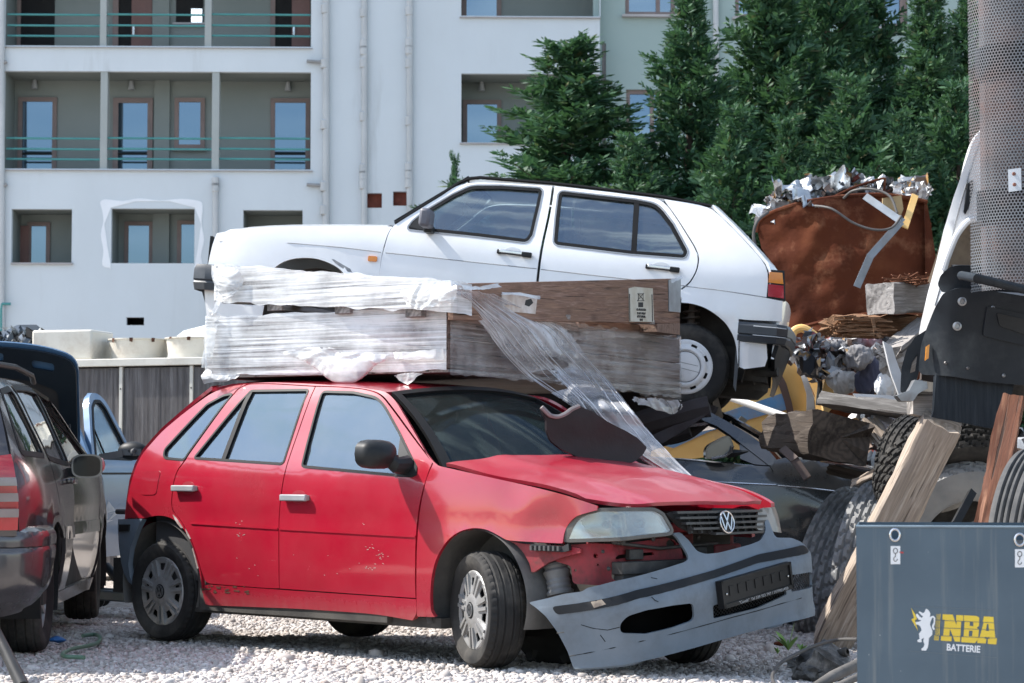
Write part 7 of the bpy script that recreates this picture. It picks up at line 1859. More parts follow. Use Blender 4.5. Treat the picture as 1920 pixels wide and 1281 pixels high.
for i in range(4):
    for j in range(5): mb.box((.13+.22*i,.08+.12*j,ht_b-.16),(.20,.105,.2))
mb.build('cells', BLK, bt, bevel=.006)
for p in (e1_, e2_): 
    MB().lathe([(.0125,-.004),(.0125,.004),(.015,.0055),(.0185,.003),(.019,0)], T(p[0],-.0008,p[1]) @ Rx(90) @ Mx.Diagonal((1,1.22,1,1)), 28).build('lifting_eye', CHROME, bt)
def decal(L, name, mat, d=.0012, holes=(), parent=bt): return MB().sheet(q2(L), [q2(h) for h in holes], lambda a, b: (a, -d, b), .05, .0006).build(name, mat, parent)
WDEC = surf('white_print', (.72,.73,.74), (.66,.67,.68), .5, 9); YDEC = surf('yellow_print', (.72,.52,.045), (.66,.46,.04), .5, 9)
for (u, v) in ((1679,1041), (1912,1047)):
    o = decal([(u-9,v-17),(u+9,v-17),(u+9,v+17),(u-9,v+17)], 'hook_sticker', WDEC)
    rr = [(u+4*cos(t), v-8+5*sin(t)) for t in [2*pi*k/12 for k in range(13)]]; mb = MB()
    for P, w_ in ((rr, .0022), ([(u,v-3),(u,v+2),(u-3,v+5),(u-3.5,v+9),(u,v+12),(u+3.5,v+9),(u+3.2,v+7)], .002)):
        Q = q2(P); mb.prism(stroke(Q, w_), 0, .0005, Mx(((1,0,0,0),(0,0,-1,-.002),(0,1,0,0),(0,0,0,1))))
    mb.build('hook_symbol', INK, o)
decal([(1686,1034),(1694,1035),(1694,1038),(1686,1037)], 'red_mark', surf('red_print', (.45,.03,.03), (.4,.03,.03), .5))
zt_ = zm(1600, 1100, 6.0)
lion = [(825,250),(850,270),(866,300),(860,345),(880,332),(902,328),(922,350),(918,420),(906,450),(916,480),(905,490),(888,470),(885,440),(904,400),(904,352),(888,350),(870,390),(862,430),(890,500),(886,545),(850,580),(846,640),(836,690),(816,720),(768,718),(765,700),(790,680),(800,650),(786,612),(795,575),(766,595),(770,625),(725,625),(720,605),(745,585),(738,530),(768,490),(755,450),(730,430),(710,425),(692,440),(684,425),(700,400),(738,395),(768,380),(735,372),(705,330),(705,310),(722,305),(745,335),(770,352),(784,335),(760,318),(735,290),(742,278),(765,288),(780,300),(800,288),(814,256)]
decal(zt_(lion), 'lion_emblem', WDEC)
decal(zt_([(650,238),(692,305),(716,365),(692,376),(728,497),(690,432),(652,370),(682,352)]), 'bolt_emblem', YDEC, .0018)
N_ = [(1005,311),(1118,316),(1160,432),(1163,390),(1156,386),(1158,319),(1238,323),(1235,388),(1214,388),(1200,620),(1142,617),(1088,475),(1080,553),(1106,556),(1104,615),(985,608),(988,550),(1010,551),(1030,374),(1003,372)]
B_ = [(1244,323),(1385,330),(1416,348),(1414,442),(1388,464),(1412,482),(1404,592),(1368,635),(1214,625),(1218,566),(1240,564),(1252,388),(1244,386)]
A_ = [(1470,335),(1576,342),(1596,572),(1616,580),(1608,650),(1512,645),(1514,588),(1534,585),(1532,570),(1480,567),(1472,585),(1496,588),(1490,640),(1394,635),(1398,576),(1420,572),(1466,402),(1456,398)]
decal(zt_(N_), 'brand_letter', YDEC); decal(zt_(B_), 'brand_letter', YDEC, .0012, [zt_([(1312,395),(1350,397),(1349,445),(1309,443)]), zt_([(1302,495),(1342,497),(1336,560),(1297,558)])]); decal(zt_(A_), 'brand_letter', YDEC, .0012, [zt_([(1504,420),(1520,421),(1527,500),(1489,498)])])
for k, (x, w_) in enumerate(((936,2.5),(948,4),(961,5.5),(975,7))):
    decal(zt_([(x,310),(x+w_,310),(x+w_-8,374),(x+w_-13,550),(x+w_-22,552),(x+w_-25,606),(x-28,605),(x-24,550),(x-14,548),(x-8,374)]), 'speed_line', YDEC, .0008)
for y0, y1 in ((374,406),(459,487),(548,577)): decal(zt_([(925,y0),(1612,y1),(1612,y1+5),(925,y0+5)]), 'stripe_gap', BXP, .0022)
ctr = q2(zt_([(1237,697)]))[0]
text_mesh('BATTERIE', .030, T(ctr[0], -.0014, ctr[1]) @ Rx(90) @ Rz(-3.2), bt, WDEC, 'brand_lettering', .0003, .83, bold=.0009)
for a, b in ((((640,214),(1620,264))), (((630,722),(1620,798)))): decal(zt_([a, b, (b[0],b[1]+5), (a[0],a[1]+5)]), 'sticker_edge', surf('faint_line', (.12,.15,.17), (.1,.13,.15), .5), .0008)

# ---------------------------------------------------------------- small debris, weeds and wire at the lower right
pd = gnd(1520, 1262)
DBR = surf('broken_black_part', (.012,.012,.012), (.03,.029,.027), .55, 14, bump=.7, bscale=30, bdist=.01, dirt=(.42,.40,.38), damt=.6, dscale=6)
def lump(name, label, u, v, Z, s, seed, mat=DBR, cat='car part', jit=.55):
    p = at(u, v, Z); mb = MB().ball(p, s, 3, jit, seed)
    mb.v = [tuple(V(q) + V((noise.noise(V(q)*30),noise.noise(V(q)*30+V((7,0,0))),noise.noise(V(q)*30+V((0,7,0)))))*.010) for q in mb.v]
    return tag(mb.build(name, mat, None, ang=25), label, cat)
beam('broken_bracket', 'flat broken black part with whitish top face on the debris', at(1495,1248,10.75), at(1540,1216,10.9), .10, .06, DBR, 'car part', roll=-25, seed=51, rough=.02, broken=.03)
beam('cracked_casing', 'square cracked black casing in the debris beside the box', at(1545,1262,10.55), at(1556,1232,10.85), .16, .14, DBR, 'car part', roll=30, seed=53, rough=.025, broken=.04)
lump('engine_mount', 'lumpy oily black mount lying under the broken black part', 1518, 1262, 10.6, (.07,.07,.05), 5)
mb = MB().lathe([(.022,0),(.034,0),(.034,.02),(.028,.03),(.028,.22),(.018,.22),(.018,.02),(.022,0)], basis(at(1588,1222,10.8), (0,0,1), (1,.2,0)) @ Ry(0), 18)
hz = at(1588,1222,10.7); M_ = basis(hz, V((.3,.2,.9)).cross(V((.75,-.6,.25))), None, V((.75,-.6,.25)))
tag(MB().lathe([(.012,.004),(.022,.0),(.024,-.01),(.020,-.03),(.020,-.22),(0,-.22)], M_, 20).build('rubber_pipe', RUB), 'short black rubber pipe with open end on the gravel', 'pipe')
tag(MB().tube([at(1528,1290,9.95), at(1562,1268,10.05), at(1610,1246,10.25)], [.024,.026,.028], 14).build('hose_end', surf('dull_hose', (.07,.065,.06), (.12,.11,.10), .8, 12, bump=.3)), 'thick dull grey hose lying against the battery box foot', 'hose')
tag(MB().tube([at(1560,1292,9.9), at(1612,1268,10.0)], .017, 12).build('hose_end', surf('dull_hose', (.07,.065,.06), (.12,.11,.10), .8, 12, bump=.3)), 'thinner second hose just below the thick dull hose', 'hose')
cable('wire_loop', 'dark wire curving from the battery box over the debris to the ground', [at(1608,1199,10.4), at(1570,1200,10.6), at(1530,1210,10.6), at(1490,1228,10.5), at(1462,1245,10.4), at(1450,1262,10.2), at(1449,1275,10.1), at(1456,1290,9.95)], .0085, CAB1, 'wire')
tag(MB().ball(gnd(1462,1207,.012), (.035,.018,.014), 2, .4, 5).build('brick_chip', BRK if 'BRK' in globals() else RUST), 'reddish brown wood chip on the gravel by the weeds', 'chip')
WEED = NT('weed_leaf'); WEED.set('Base Color', WEED.mix(WEED.noise(9), (.10,.22,.04), (.22,.36,.09))).set('Roughness', .5); WEED = WEED.m
def weed(u, v, n, h, seed, label):
    b = gnd(u, v, -.01); rs = random.Random(seed); mb = MB()
    for k in range(n):
        az = rs.uniform(0,6.28); L = h*rs.uniform(.5,1.1); ln = rs.uniform(.2,.9); w_ = L*rs.uniform(.10,.17); P = []; d = V((cos(az), sin(az), 0)); sd = V((-d.y, d.x, 0))
        c = len(mb.v); vs = []; m = 6
        for i in range(m+1):
            t = i/m; p = b + d*L*ln*t + V((0,0,L*(t*(1.25-ln*.55)-.45*ln*t*t))); ww = w_*sin(pi*min(1,t*.93+.05))**.8
            vs += [p-sd*ww+V((0,0,ww*.3)), p, p+sd*ww+V((0,0,ww*.3))]
        mb.add(vs, [(3*i,3*i+1,3*i+4,3*i+3) for i in range(m)]+[(3*i+1,3*i+2,3*i+5,3*i+4) for i in range(m)])
    return tag(mb.build('weed', WEED), label, 'weed', 'weeds in the gravel')
weed(1478,1220,9,.14,2,'tallest weed, with upright leaves, in front of the leaning post'); weed(1458,1226,7,.05,3,'low flat weed left of the tall weed'); weed(1503,1222,8,.08,4,'spindly weed between the tall weed and the post foot'); weed(1553,1222,8,.07,6,'broad leaved weed at the foot of the leaning post'); weed(1062,1180,5,.06,8,'tiny green weed seen under the red car behind the bumper')
# shiny bale at the far left
mb = MB(); rs = random.Random(21)
for k in range(80): crumple(mb, at(rs.uniform(-40,84), rs.uniform(626,668), 24+rs.uniform(-.5,.6)), rs.uniform(.10,.3), 3000+k, n=6, flat=.5)
mb.ball(at(20,690,24.6), (.75,.6,.45), 3, .4, 2)
BALE = NT('shiny_bale'); bi = BALE.n.new('ShaderNodeNewGeometry').outputs['Random Per Island']; BALE.set('Base Color', BALE.ramp(bi, [(0.,(.06,.065,.07)),(.3,(.22,.24,.26)),(.6,(.45,.48,.50)),(.85,(.10,.11,.12)),(1.,(.6,.62,.64))], 'CONSTANT')).set('Metallic', .7).set('Roughness', .3)
o = mb.build('metal_scrap_pile', BALE.m, None, ang=20); o['kind'] = 'stuff'; tag(o, 'pile of shiny crushed metal behind the blue bonnet', 'scrap')
# ---------------------------------------------------------------- apartment building
AF = Frame(T(0,54,0) @ Rz(1.5))
def ap(u, v, d=0.): p = AF.plane(u, v, (0,d,0), (0,1,0)); return (p.x, p.z)
ab = thing('apartment_building', 'unfinished pale grey apartment block with recessed balconies and teal railings', 'building', AF.M)
PLAS = NT('grey_plaster')
PLAS.set('Base Color', PLAS.mix(PLAS.ramp(PLAS.noise(.35, PLAS.map((1,1,.5)), 8, .65), [(.42,0.),(.75,.5)]), PLAS.ramp(PLAS.noise(.12, det=3), [(.3,(.57,.625,.66)),(.7,(.62,.67,.70))]), (.50,.54,.56))).set('Roughness', .9).set('Specular IOR Level', .2)
pst = PLAS.math('MULTIPLY', PLAS.ramp(PLAS.noise(1.6, PLAS.map((1,1,.10)), 7, .7), [(.56,0.),(.74,1.)]), PLAS.ramp(PLAS.noise(.22, det=4), [(.42,0.),(.62,.5)]))
PLAS.set('Base Color', PLAS.mix(pst, PLAS.b.inputs['Base Color'].links[0].from_socket, (.33,.345,.34)))
PLAS.bump(PLAS.noise(6, det=6), .15, .02)
PLAS = PLAS.m
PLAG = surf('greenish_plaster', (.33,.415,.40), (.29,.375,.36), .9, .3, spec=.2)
PLAD = surf('shaded_recess_plaster', (.215,.245,.235), (.24,.27,.26), .92, .5, spec=.2)  # wall plaster darkened in colour for the shade inside the recesses
WHP = surf('fresh_white_plaster', (.80,.83,.86), (.74,.77,.80), .9, 1.5, spec=.2)
SILL = surf('stone_sill', (.40,.385,.39), (.33,.32,.32), .8, 2)
FRM = surf('brown_window_frame', (.22,.165,.15), (.18,.135,.125), .6, 2)
BRD = surf('brown_door_leaf', (.17,.085,.072), (.14,.07,.06), .5, 2)
TEAL = surf('teal_railing', (.055,.24,.24), (.07,.28,.27), .5, 3)
PIPE = surf('pale_pipe', (.50,.52,.525), (.42,.44,.445), .6, 1)
VOID = surf('unlit_room_black', (.008,.008,.009), (.012,.012,.012), .9)  # near-black colour stands in for the shade of unlit rooms
BRK = surf('red_brick', (.26,.075,.05), (.17,.05,.035), .9, 8, bump=.5, bscale=20)
PANE = NT('house_window_pane'); PANE.set('Base Color', (.16,.225,.29)).set('Roughness', .04).set('Metallic', .85); PANE.bump(PANE.noise(.7, det=1), .02, .05); PANE = PANE.m  # blue base colour paints in the reflection of a clear sky
def rect(u0, v0, u1, v1, d=0.):
    a = ap(u0, v0, d); b = ap(u1, v1, d); return (min(a[0],b[0]), min(a[1],b[1]), max(a[0],b[0]), max(a[1],b[1]))
wallL = [ap(-420,-420), ap(1127,-420), ap(1127,990), ap(-420,990)]
wl0 = rect(-420,-1500,1127,1000); wr0 = rect(1127,-1500,2350,1000)
OP = dict(balc_a=(10,-80,583,88), balc_b=(8,133,582,318), low1=(22,392,134,493), low2=(209,391,364,494), low3=(456,394,567,493), small=(237,595,270,610), mid_a=(865,-90,1126,31), mid_b=(865,138,1126.6,268), brick1=(688,362,716,390), brick2=(737,359,764,386))
rects = {k: rect(*q) for k, q in OP.items()}
q4 = lambda r: [(r[0],r[1]),(r[2],r[1]),(r[2],r[3]),(r[0],r[3])]
wz0 = 0.
MB().sheet([(wl0[0],wz0),(wl0[2],wz0),(wl0[2],wl0[3]),(wl0[0],wl0[3])], [q4(r) for r in rects.values()], lambda a, b: (a, 0, b), 3., .18).build('left_wall', PLAS, ab, smooth=False)
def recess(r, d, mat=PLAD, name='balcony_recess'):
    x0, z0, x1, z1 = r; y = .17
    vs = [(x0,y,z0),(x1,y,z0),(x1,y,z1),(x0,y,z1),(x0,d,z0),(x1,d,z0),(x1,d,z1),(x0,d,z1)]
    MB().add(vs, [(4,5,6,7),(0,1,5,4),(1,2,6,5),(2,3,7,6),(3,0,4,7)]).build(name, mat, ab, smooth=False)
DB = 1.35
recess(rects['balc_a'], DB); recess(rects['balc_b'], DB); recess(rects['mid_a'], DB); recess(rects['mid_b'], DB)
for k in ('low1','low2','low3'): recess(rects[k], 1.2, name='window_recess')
recess(rects['small'], .8, VOID, 'vent_recess')
for k in ('brick1','brick2'): recess(rects[k], .24, BRK, 'exposed_brick')
def bx_px(u0, v0, u1, v1, y0, y1, mat, name, parent=ab, at_d=None):
    r = rect(u0, v0, u1, v1, y0 if at_d is None else at_d)
    return MB().box(((r[0]+r[2])/2, (y0+y1)/2, (r[1]+r[3])/2), (r[2]-r[0], abs(y1-y0), r[3]-r[1])).build(name, mat, parent)
def opening(u0, v0, u1, v1, d, fw=.10, kind='door', leaf=None, dark=None, bars=False):
    """framed pane on the back wall of a recess at depth d, given by its outer edge in the photograph"""
    r = rect(u0, v0, u1, v1, d); x0, z0, x1, z1 = r; mb = MB(); y = d-.03
    f = fw
    for c, s in ((((x0+x1)/2,y,z1-f/2),(x1-x0,.07,f)), ((x0+f/2,y,(z0+z1)/2-f/2),(f,.07,z1-z0-f)), ((x1-f/2,y,(z0+z1)/2-f/2),(f,.07,z1-z0-f))): mb.box(c, s)
    if kind == 'window': mb.box(((x0+x1)/2,y-.004,z0+f/2),(x1-x0-2*f,.07,f))
    o = mb.build('window_frame' if kind == 'window' else 'door_frame', FRM, ab)
    zb = z0+(f if kind == 'window' else 0)
    MB().box(((x0+x1)/2,d-.025,(zb+z1-f)/2),(x1-x0-2*f,.02,z1-f-zb)).build('pane', PANE, o)
    if bars: 
        mb = MB()
        for k in (.16,.34): mb.box(((x0+x1)/2,d-.045,z0+.16+k*1.1*.6),(x1-x0-2*f,.02,.05))
        mb.build('glazing_bar', VOID, o)
    return o
# row b doors and windows
opening(35,183,106,318,DB,.11,bars=True); opening(213,184,286,318,DB,.13,bars=True); opening(328,184,384,280,DB,.11,'window'); opening(508,185,581,318,DB,.11,bars=True)
bx_px(324,280,388,284,DB-.12,DB,SILL,'sill',at_d=DB)
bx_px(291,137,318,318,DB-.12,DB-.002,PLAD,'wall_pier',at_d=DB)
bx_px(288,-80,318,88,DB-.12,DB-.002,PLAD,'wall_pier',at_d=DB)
# row a: dark doorways and half open leaves
for u0, u1 in ((39,102),(222,248),(516,548)): bx_px(u0,-60,u1,88,DB-.02,DB+.02,VOID,'open_doorway',at_d=DB)  # flat black slabs instead of openings into dark rooms
for u0, u1 in ((248,285),(548,581)):
    o = bx_px(u0,-60,u1,88,DB-.05,DB-.0,BRD,'door_leaf',at_d=DB); r = rect(u0+2,51,u0+5,67,DB); MB().box(((r[0]+r[2])/2,DB-.09,(r[1]+r[3])/2),(.05,.06,r[3]-r[1])).build('door_handle', CHROME, o)
for u0, u1 in ((34,39),(213,222),(508,516)): bx_px(u0,-60,u1,88,DB-.06,DB-.001,FRM,'door_frame',at_d=DB)
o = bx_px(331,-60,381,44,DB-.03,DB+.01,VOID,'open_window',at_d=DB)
SKYP = NT('painted_sky_glow'); SKYP.set('Base Color', (.85,.88,.9)).set('Roughness', .6); SKYP.set('Emission Color', (.75,.88,1.)).set('Emission Strength', .8)  # pane emits light in place of bright sky beyond the room
for a, b in ((17,29),(31,43)): bx_px(359,a,379,b,DB-.035,DB-.031,SKYP.m,'sky_glow_pane',o,at_d=DB)
bx_px(325,44,386,48,DB-.14,DB,SILL,'sill',at_d=DB)
# middle bay
opening(866,-60,940,31,DB,.12); opening(868,188,940,268,DB,.11)
# lower openings
for q in ((52,417,94,493),(234,416,287,494),(333,414,372,494)): opening(*q,1.2,.10)
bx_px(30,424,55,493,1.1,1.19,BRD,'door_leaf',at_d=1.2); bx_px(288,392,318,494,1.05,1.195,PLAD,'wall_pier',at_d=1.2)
# white patch round the middle lower window
zp = [(191,392),(188,380),(198,374),(230,377),(262,372),(300,376),(340,373),(372,377),(380,386),(378,420),(383,450),(377,480),(380,500),(365,503),(365.5,496),(365.5,389.5),(207.5,389.5),(207.5,496),(205,502),(192,497),(194,470),(189,440),(194,415)]
MB().sheet([ap(*q) for q in catmull(zp, 3)], [], lambda a, b: (a, -.012, b), .3, .012, flip=False).build('plaster_patch', WHP, ab)
# columns, sills, railings, lamps
for u0, u1 in ((189,200),(398,410)): bx_px(u0,133.5,u1,317.5,.02,.30,PLAD if 0 else surf('balcony_column', (.36,.39,.38), (.33,.36,.35), .9, 1),'balcony_column')  # column colour darkened for the shade of the recess
for u0, u1 in ((189,199),(385,396)): bx_px(u0,-80,u1,87.5,.02,.30,surf('balcony_column', (.36,.39,.38), (.33,.36,.35), .9, 1),'balcony_column')
for u0, v, u1 in ((6,89,586),(3,319.5,586),(862,32.5,1126),(862,269,1126),(20,494,136)): bx_px(u0,v-1.6,u1,v+1.8,-.07,.10,SILL,'sill')
for seg, ys in ((((12,189),(201,397),(411,581)),(259,279,298)), (((14,188),(200,384),(397,582)),(27,47.5,67))):
    for u0, u1 in seg:
        mb = MB()
        for v in ys:
            a = ap(u0,v,.12); b = ap(u1,v+1.5,.12); mb.tube([(a[0],.12,a[1]),(b[0],.12,b[1])],.026,8)
        mb.build('balcony_railing', TEAL, ab)
LAMP = surf('frosted_lamp', (.42,.44,.46), (.35,.37,.39), .3, 3)
for u, v in ((67,161),(248,163),(541,165),(903,165)):
    p = ap(u,v,DB); o = MB().lathe([(0,.13),(.045,.12),(.06,.04),(.085,-.10),(0,-.11)], T(p[0],DB-.16,p[1]), 14).build('wall_lamp', LAMP, ab); MB().box((p[0],DB-.08,p[1]+.06),(.07,.16,.07)).build('bracket', BLK, o)
def pipe(u, v0, v1, r, bands=()):
    a = ap(u,v0,-.09); b = ap(u,v1,-.09); mb = MB(); mb.tube([(a[0],-.09,a[1]),(b[0],-.09,max(b[1],.05))], r, 12)
    for v in bands:
        z = ap(u,v)[1]; mb.lathe([(r,-.12),(r*1.25,-.1),(r*1.25,.1),(r,.12)], T(a[0],-.09,z), 12); 
    return mb.build('down_pipe', PIPE, ab)
pipe(611,-300,990,.082,(18,121,235,351,395)); pipe(683,-300,990,.072,(25,84,96,120,220,318,330,347)); pipe(768,-300,990,.075,(22,82,95,120,228,315,328,345)); pipe(404,338,990,.070,(342,352)); pipe(2.5,-300,990,.08,(120,348))
for u, v in ((611,118),(611,349),(2,118),(2,348)):
    a = ap(u,v); s = -1 if u > 300 else 1; L = .46 if u > 300 else .16
    MB().tube([(a[0]+s*L,-.10,a[1]+.02),(a[0]+s*.12,-.10,a[1]),(a[0],-.09,a[1]-.09)], .045, 8).build('pipe_branch', surf('branch_grey', (.22,.23,.23), (.3,.3,.3), .7), ab)
gp = [ap(20,570,-.15),ap(4,570,-.15),ap(2,580,-.15),ap(2,640,-.15)]
MB().tube([(a,-.15,b) for a, b in gp], .035, 8).build('green_pipe', TEAL, ab)
# the greener wing on the right, set a little back
ops = [rect(*q, .45) for q in ((1172,-70,1266,29),(1174,168,1242,267),(1378,-60,1420,33),(1652,-60,1702,51),(1520,60,1552,170))]
xL = ap(1127,0)[0]
MB().sheet([(xL,0),(wr0[2],0),(wr0[2],wr0[3]),(xL,wr0[3])], [q4(r) for r in ops], lambda a, b: (a, .45, b), 3., .2).build('right_wall', PLAG, ab, smooth=False)
MB().box((xL-.09,.30,wl0[3]/2),(.176,.24,wl0[3])).build('corner_return', PLAG, ab)
for r in ops:
    x0,z0,x1,z1 = r; mb = MB(); f = .10
    for c, s in ((((x0+x1)/2,.55,z1-f/2),(x1-x0,.06,f)),((x0+f/2,.55,(z0+z1)/2),(f,.06,z1-z0-2*f)),((x1-f/2,.55,(z0+z1)/2),(f,.06,z1-z0-2*f)),(((x0+x1)/2,.55,z0+f/2),(x1-x0,.06,f)),(((x0+x1)/2+.2,.55,(z0+z1)/2),(f,.06,z1-z0-2*f))): mb.box(c, s)
    o = mb.build('window_frame', FRM, ab); MB().box(((x0+x1)/2,.58,(z0+z1)/2),(x1-x0-.02,.02,z1-z0-.02)).build('pane', PANE, o)
    MB().box(((x0+x1)/2,.42,z0-.03),(x1-x0+.16,.22,.06)).build('sill', SILL, ab)
p = ap(1342,0,.35); MB().tube([(p[0],.36,.05),(p[0],.36,wl0[3])], .07, 10).build('down_pipe', PIPE, ab)
mb = MB(); a = ap(1131,150); mb.tube([(a[0]+.02,-.02,a[1]+.9),(a[0]+.02,-.02,.05)], .05, 8); mb.build('down_pipe', surf('corner_shade_dark', (.05,.05,.05), (.07,.07,.07), .6), ab)  # no pipe: dark tube stands in for the shadowed corner edge
mb = MB(); mb.add([(wl0[0],.2,wl0[3]),(wr0[2],.66,wl0[3]),(wr0[2],12,wl0[3]),(wl0[0],12,wl0[3])],[(0,1,2,3)]); mb.add([(wl0[0],.18,0),(wl0[0],12,0),(wl0[0],12,wl0[3]),(wl0[0],.18,wl0[3])],[(3,2,1,0)]); mb.build('roof_and_side', PLAS, ab)

# ---------------------------------------------------------------- conifers
LEAF = NT('cypress_foliage')
oi = LEAF.n.new('ShaderNodeObjectInfo').outputs['Random']
gm_ = LEAF.n.new('ShaderNodeNewGeometry').outputs['Random Per Island']
lcol = LEAF.ramp(gm_, [(0.,(.010,.036,.022)),(.6,(.042,.104,.050)),(.92,(.085,.175,.080)),(1.,(.15,.25,.11))])
lcol = LEAF.mix(LEAF.ramp(LEAF.noise(.9, det=3), [(.35,0.),(.7,.8)]), lcol, (.030,.090,.048))
lcol = LEAF.mix(LEAF.ramp(gm_, [(.975,0.),(.985,.6)]), lcol, (.11,.06,.03))
LEAF.set('Base Color', lcol).set('Roughness', .6).set('Specular IOR Level', .3)
tl2 = LEAF.n.new('ShaderNodeBsdfTranslucent'); LEAF.l.new(LEAF.mix(.5, lcol, (.10,.22,.06)), tl2.inputs[0])
ms = LEAF.n.new('ShaderNodeMixShader'); ms.inputs[0].default_value = .22; LEAF.l.new(LEAF.b.outputs[0], ms.inputs[1]); LEAF.l.new(tl2.outputs[0], ms.inputs[2]); LEAF.l.new(ms.outputs[0], LEAF.out.inputs[0])
LEAF = LEAF.m
BARK = surf('conifer_bark', (.075,.055,.042), (.045,.034,.028), .95, 5, stretch=(3,3,.6), bump=.6, bscale=25)
def conifer_meshes(h, rad, seed, dens=1.):
    rs = np.random.RandomState(seed); V_ = []; F_ = []; cnt = 0
    br = MB(); tr = MB()
    tr.tube([(.05*sin(i*1.3+seed)*i/10, .05*cos(i*1.7)*i/10, h*.97*i/10) for i in range(11)], [max(.008, h*.018*(1-i/10.3)) for i in range(11)], 9)
    nb = int(190*dens*(h/9.)); vs = []; fs = []
    for b in range(nb):
        f = (b+rs.rand())/nb; f = f**.92; z = h*(.03+.955*f)
        prof = (1-f)**1.12*(1-.30*math.exp(-(f/.08)**2))*(1+.20*sin(f*23+seed)+.12*sin(f*41)) + .012
        az = b*2.39996+rs.rand()*.7; L = 1.32*rad*prof*(.50+.55*rs.rand()+.45*noise.noise(V((cos(az)*1.6+seed, sin(az)*1.6, f*9))))
        # big limbs that stick out, giving the outline its steps
        if rs.rand() < .12: L *= 1.30
        up_ = .18+.62*f+.25*rs.rand()
        d = np.array([cos(az), sin(az), 0.]); n = 8
        pts = []
        for i in range(n+1):
            t = i/n; pts.append(d*L*t + np.array([0,0,z + L*(up_*t*t*.8 - .16*t)]))
        if L > .5: br.tube([tuple(p) for p in pts[::2]], [max(.005,.022*L*(1-i/5.)) for i in range(5)], 5)
        nf = int(max(5, 15*L/rad*2.1*dens))+4
        side = np.array([-d[1], d[0], 0.])
        for k in range(nf):
            t = .22+.80*((k+rs.rand())/nf)
            i = min(n-1, int(t*n)); p = pts[i] + (pts[i+1]-pts[i])*(t*n-i)
            fl = (.20+.24*rs.rand())*(h/9.)**.5*(1.15-.35*t)*(.7 if f > .9 else 1)
            sgn = 1 if k % 2 else -1
            ax = d*(.45+.5*t) + side*sgn*(1.0-.75*t)*(.5+rs.rand()*.6) + np.array([0,0,.30+.55*f+.4*rs.rand()-.25*(rs.rand() < .2)])
            ax /= np.linalg.norm(ax); rv = rs.randn(3); wv = np.cross(ax, rv); wv /= np.linalg.norm(wv)
            base = p + rs.randn(3)*.05
            m = 6
            for q in range(m):
                s = (q+.5)/m; o = base + ax*fl*s*.85
                for sg in (1,-1):
                    dr_ = ax*.75 + wv*sg*(.85-.35*s) + rs.randn(3)*.22; dr_ /= np.linalg.norm(dr_)
                    ll = fl*(.55-.30*s)*(.75+.5*rs.rand()); nn = np.cross(dr_, rs.randn(3)); nn /= np.linalg.norm(nn); w_ = ll*.17
                    vs += [o, o+dr_*ll*.5+nn*w_, o+dr_*ll, o+dr_*ll*.5-nn*w_]; c = len(vs); fs.append((c-4,c-3,c-2,c-1))
    return tr, br, (vs, fs)
protos = []
for i, (h, r, sd) in enumerate(((9.,1.75,1),(9.,1.55,5),(5.2,1.25,9))):
    tr, br, (vs, fs) = conifer_meshes(h, r, sd); crown = MB(); crown.v = [tuple(p) for p in vs]; crown.f = fs
    root = thing('conifer_tree', 'x', 'tree', T(0,-60-5*i,0), 'conifers along the apartment block')
    root.empty_display_size = .5
    tr.build('trunk', BARK, root); br.build('branches', BARK, root); crown.build('crown', LEAF, root, smooth=False)
    protos.append((root, h))
TREES = [  # u of the tip, v of the tip, distance, model, radius factor, turn, label
 (1070,72,37.,0,2.45,.3,'bushy conifer standing alone in front of the balconies, narrow tip below the top floor'),
 (1293,-12,37.5,0,1.4,1.9,'tall conifer with a slim tip between the lone bushy tree and the dense row'),
 (1440,-95,39.,1,1.55,4.1,'tall dark conifer, first of the dense row, with long limbs reaching left'),
 (1545,-190,40.5,0,1.2,2.6,'very tall dark conifer in the middle of the dense row'),
 (1625,-120,42.,1,1.3,.9,'tall conifer at the back of the dense row, partly hiding a blue window'),
 (1738,-25,38.5,1,1.3,5.2,'conifer with a pale pointed top above the rusty scrap tank'),
 (1822,-70,40.,0,1.0,3.3,'conifer half hidden behind the perforated metal sheet'),
 (1905,-160,41.,1,1.1,.2,'conifer mostly hidden behind the white truck cab'),
 (851,296,36.,2,.42,1.1,'small young conifer tip peeping over the white car windscreen'),
 (1182,262,35.,2,1.6,2.2,'low bushy conifer between the lone tree and the tall slim tree'),
 (1375,205,34.5,2,1.35,.5,'low bushy conifer in front of the dark row, above the white car tail'),
 (1480,225,34.,2,1.25,4.4,'low spreading conifer above the left end of the rusty tank'),
 (1590,150,34.5,2,1.5,1.4,'mid height conifer in front of the dense row, above the middle of the tank'),
 (1690,215,34.,2,1.2,2.9,'low wide conifer behind the right end of the rusty tank'),
 (1790,160,34.5,2,1.35,5.6,'mid height conifer just left of the perforated metal sheet')]
for i, (u, v, D, m, rf, rz_, lab_) in enumerate(TREES):
    root, h0 = protos[m]; c = copy_tree(root); p = at(u, v, D); s = p.z/h0; rf *= 1.0
    c.matrix_world = T(p.x, D, 0) @ Mx.Rotation(rz_, 4, 'Z') @ Mx.Diagonal((s*rf if m < 2 else s*rf*.95, s*rf if m < 2 else s*rf*.95, s, 1)); c['label'] = lab_
for root, h in protos:
    for ch in list(root.children): bpy.data.objects.remove(ch)
    bpy.data.objects.remove(root)

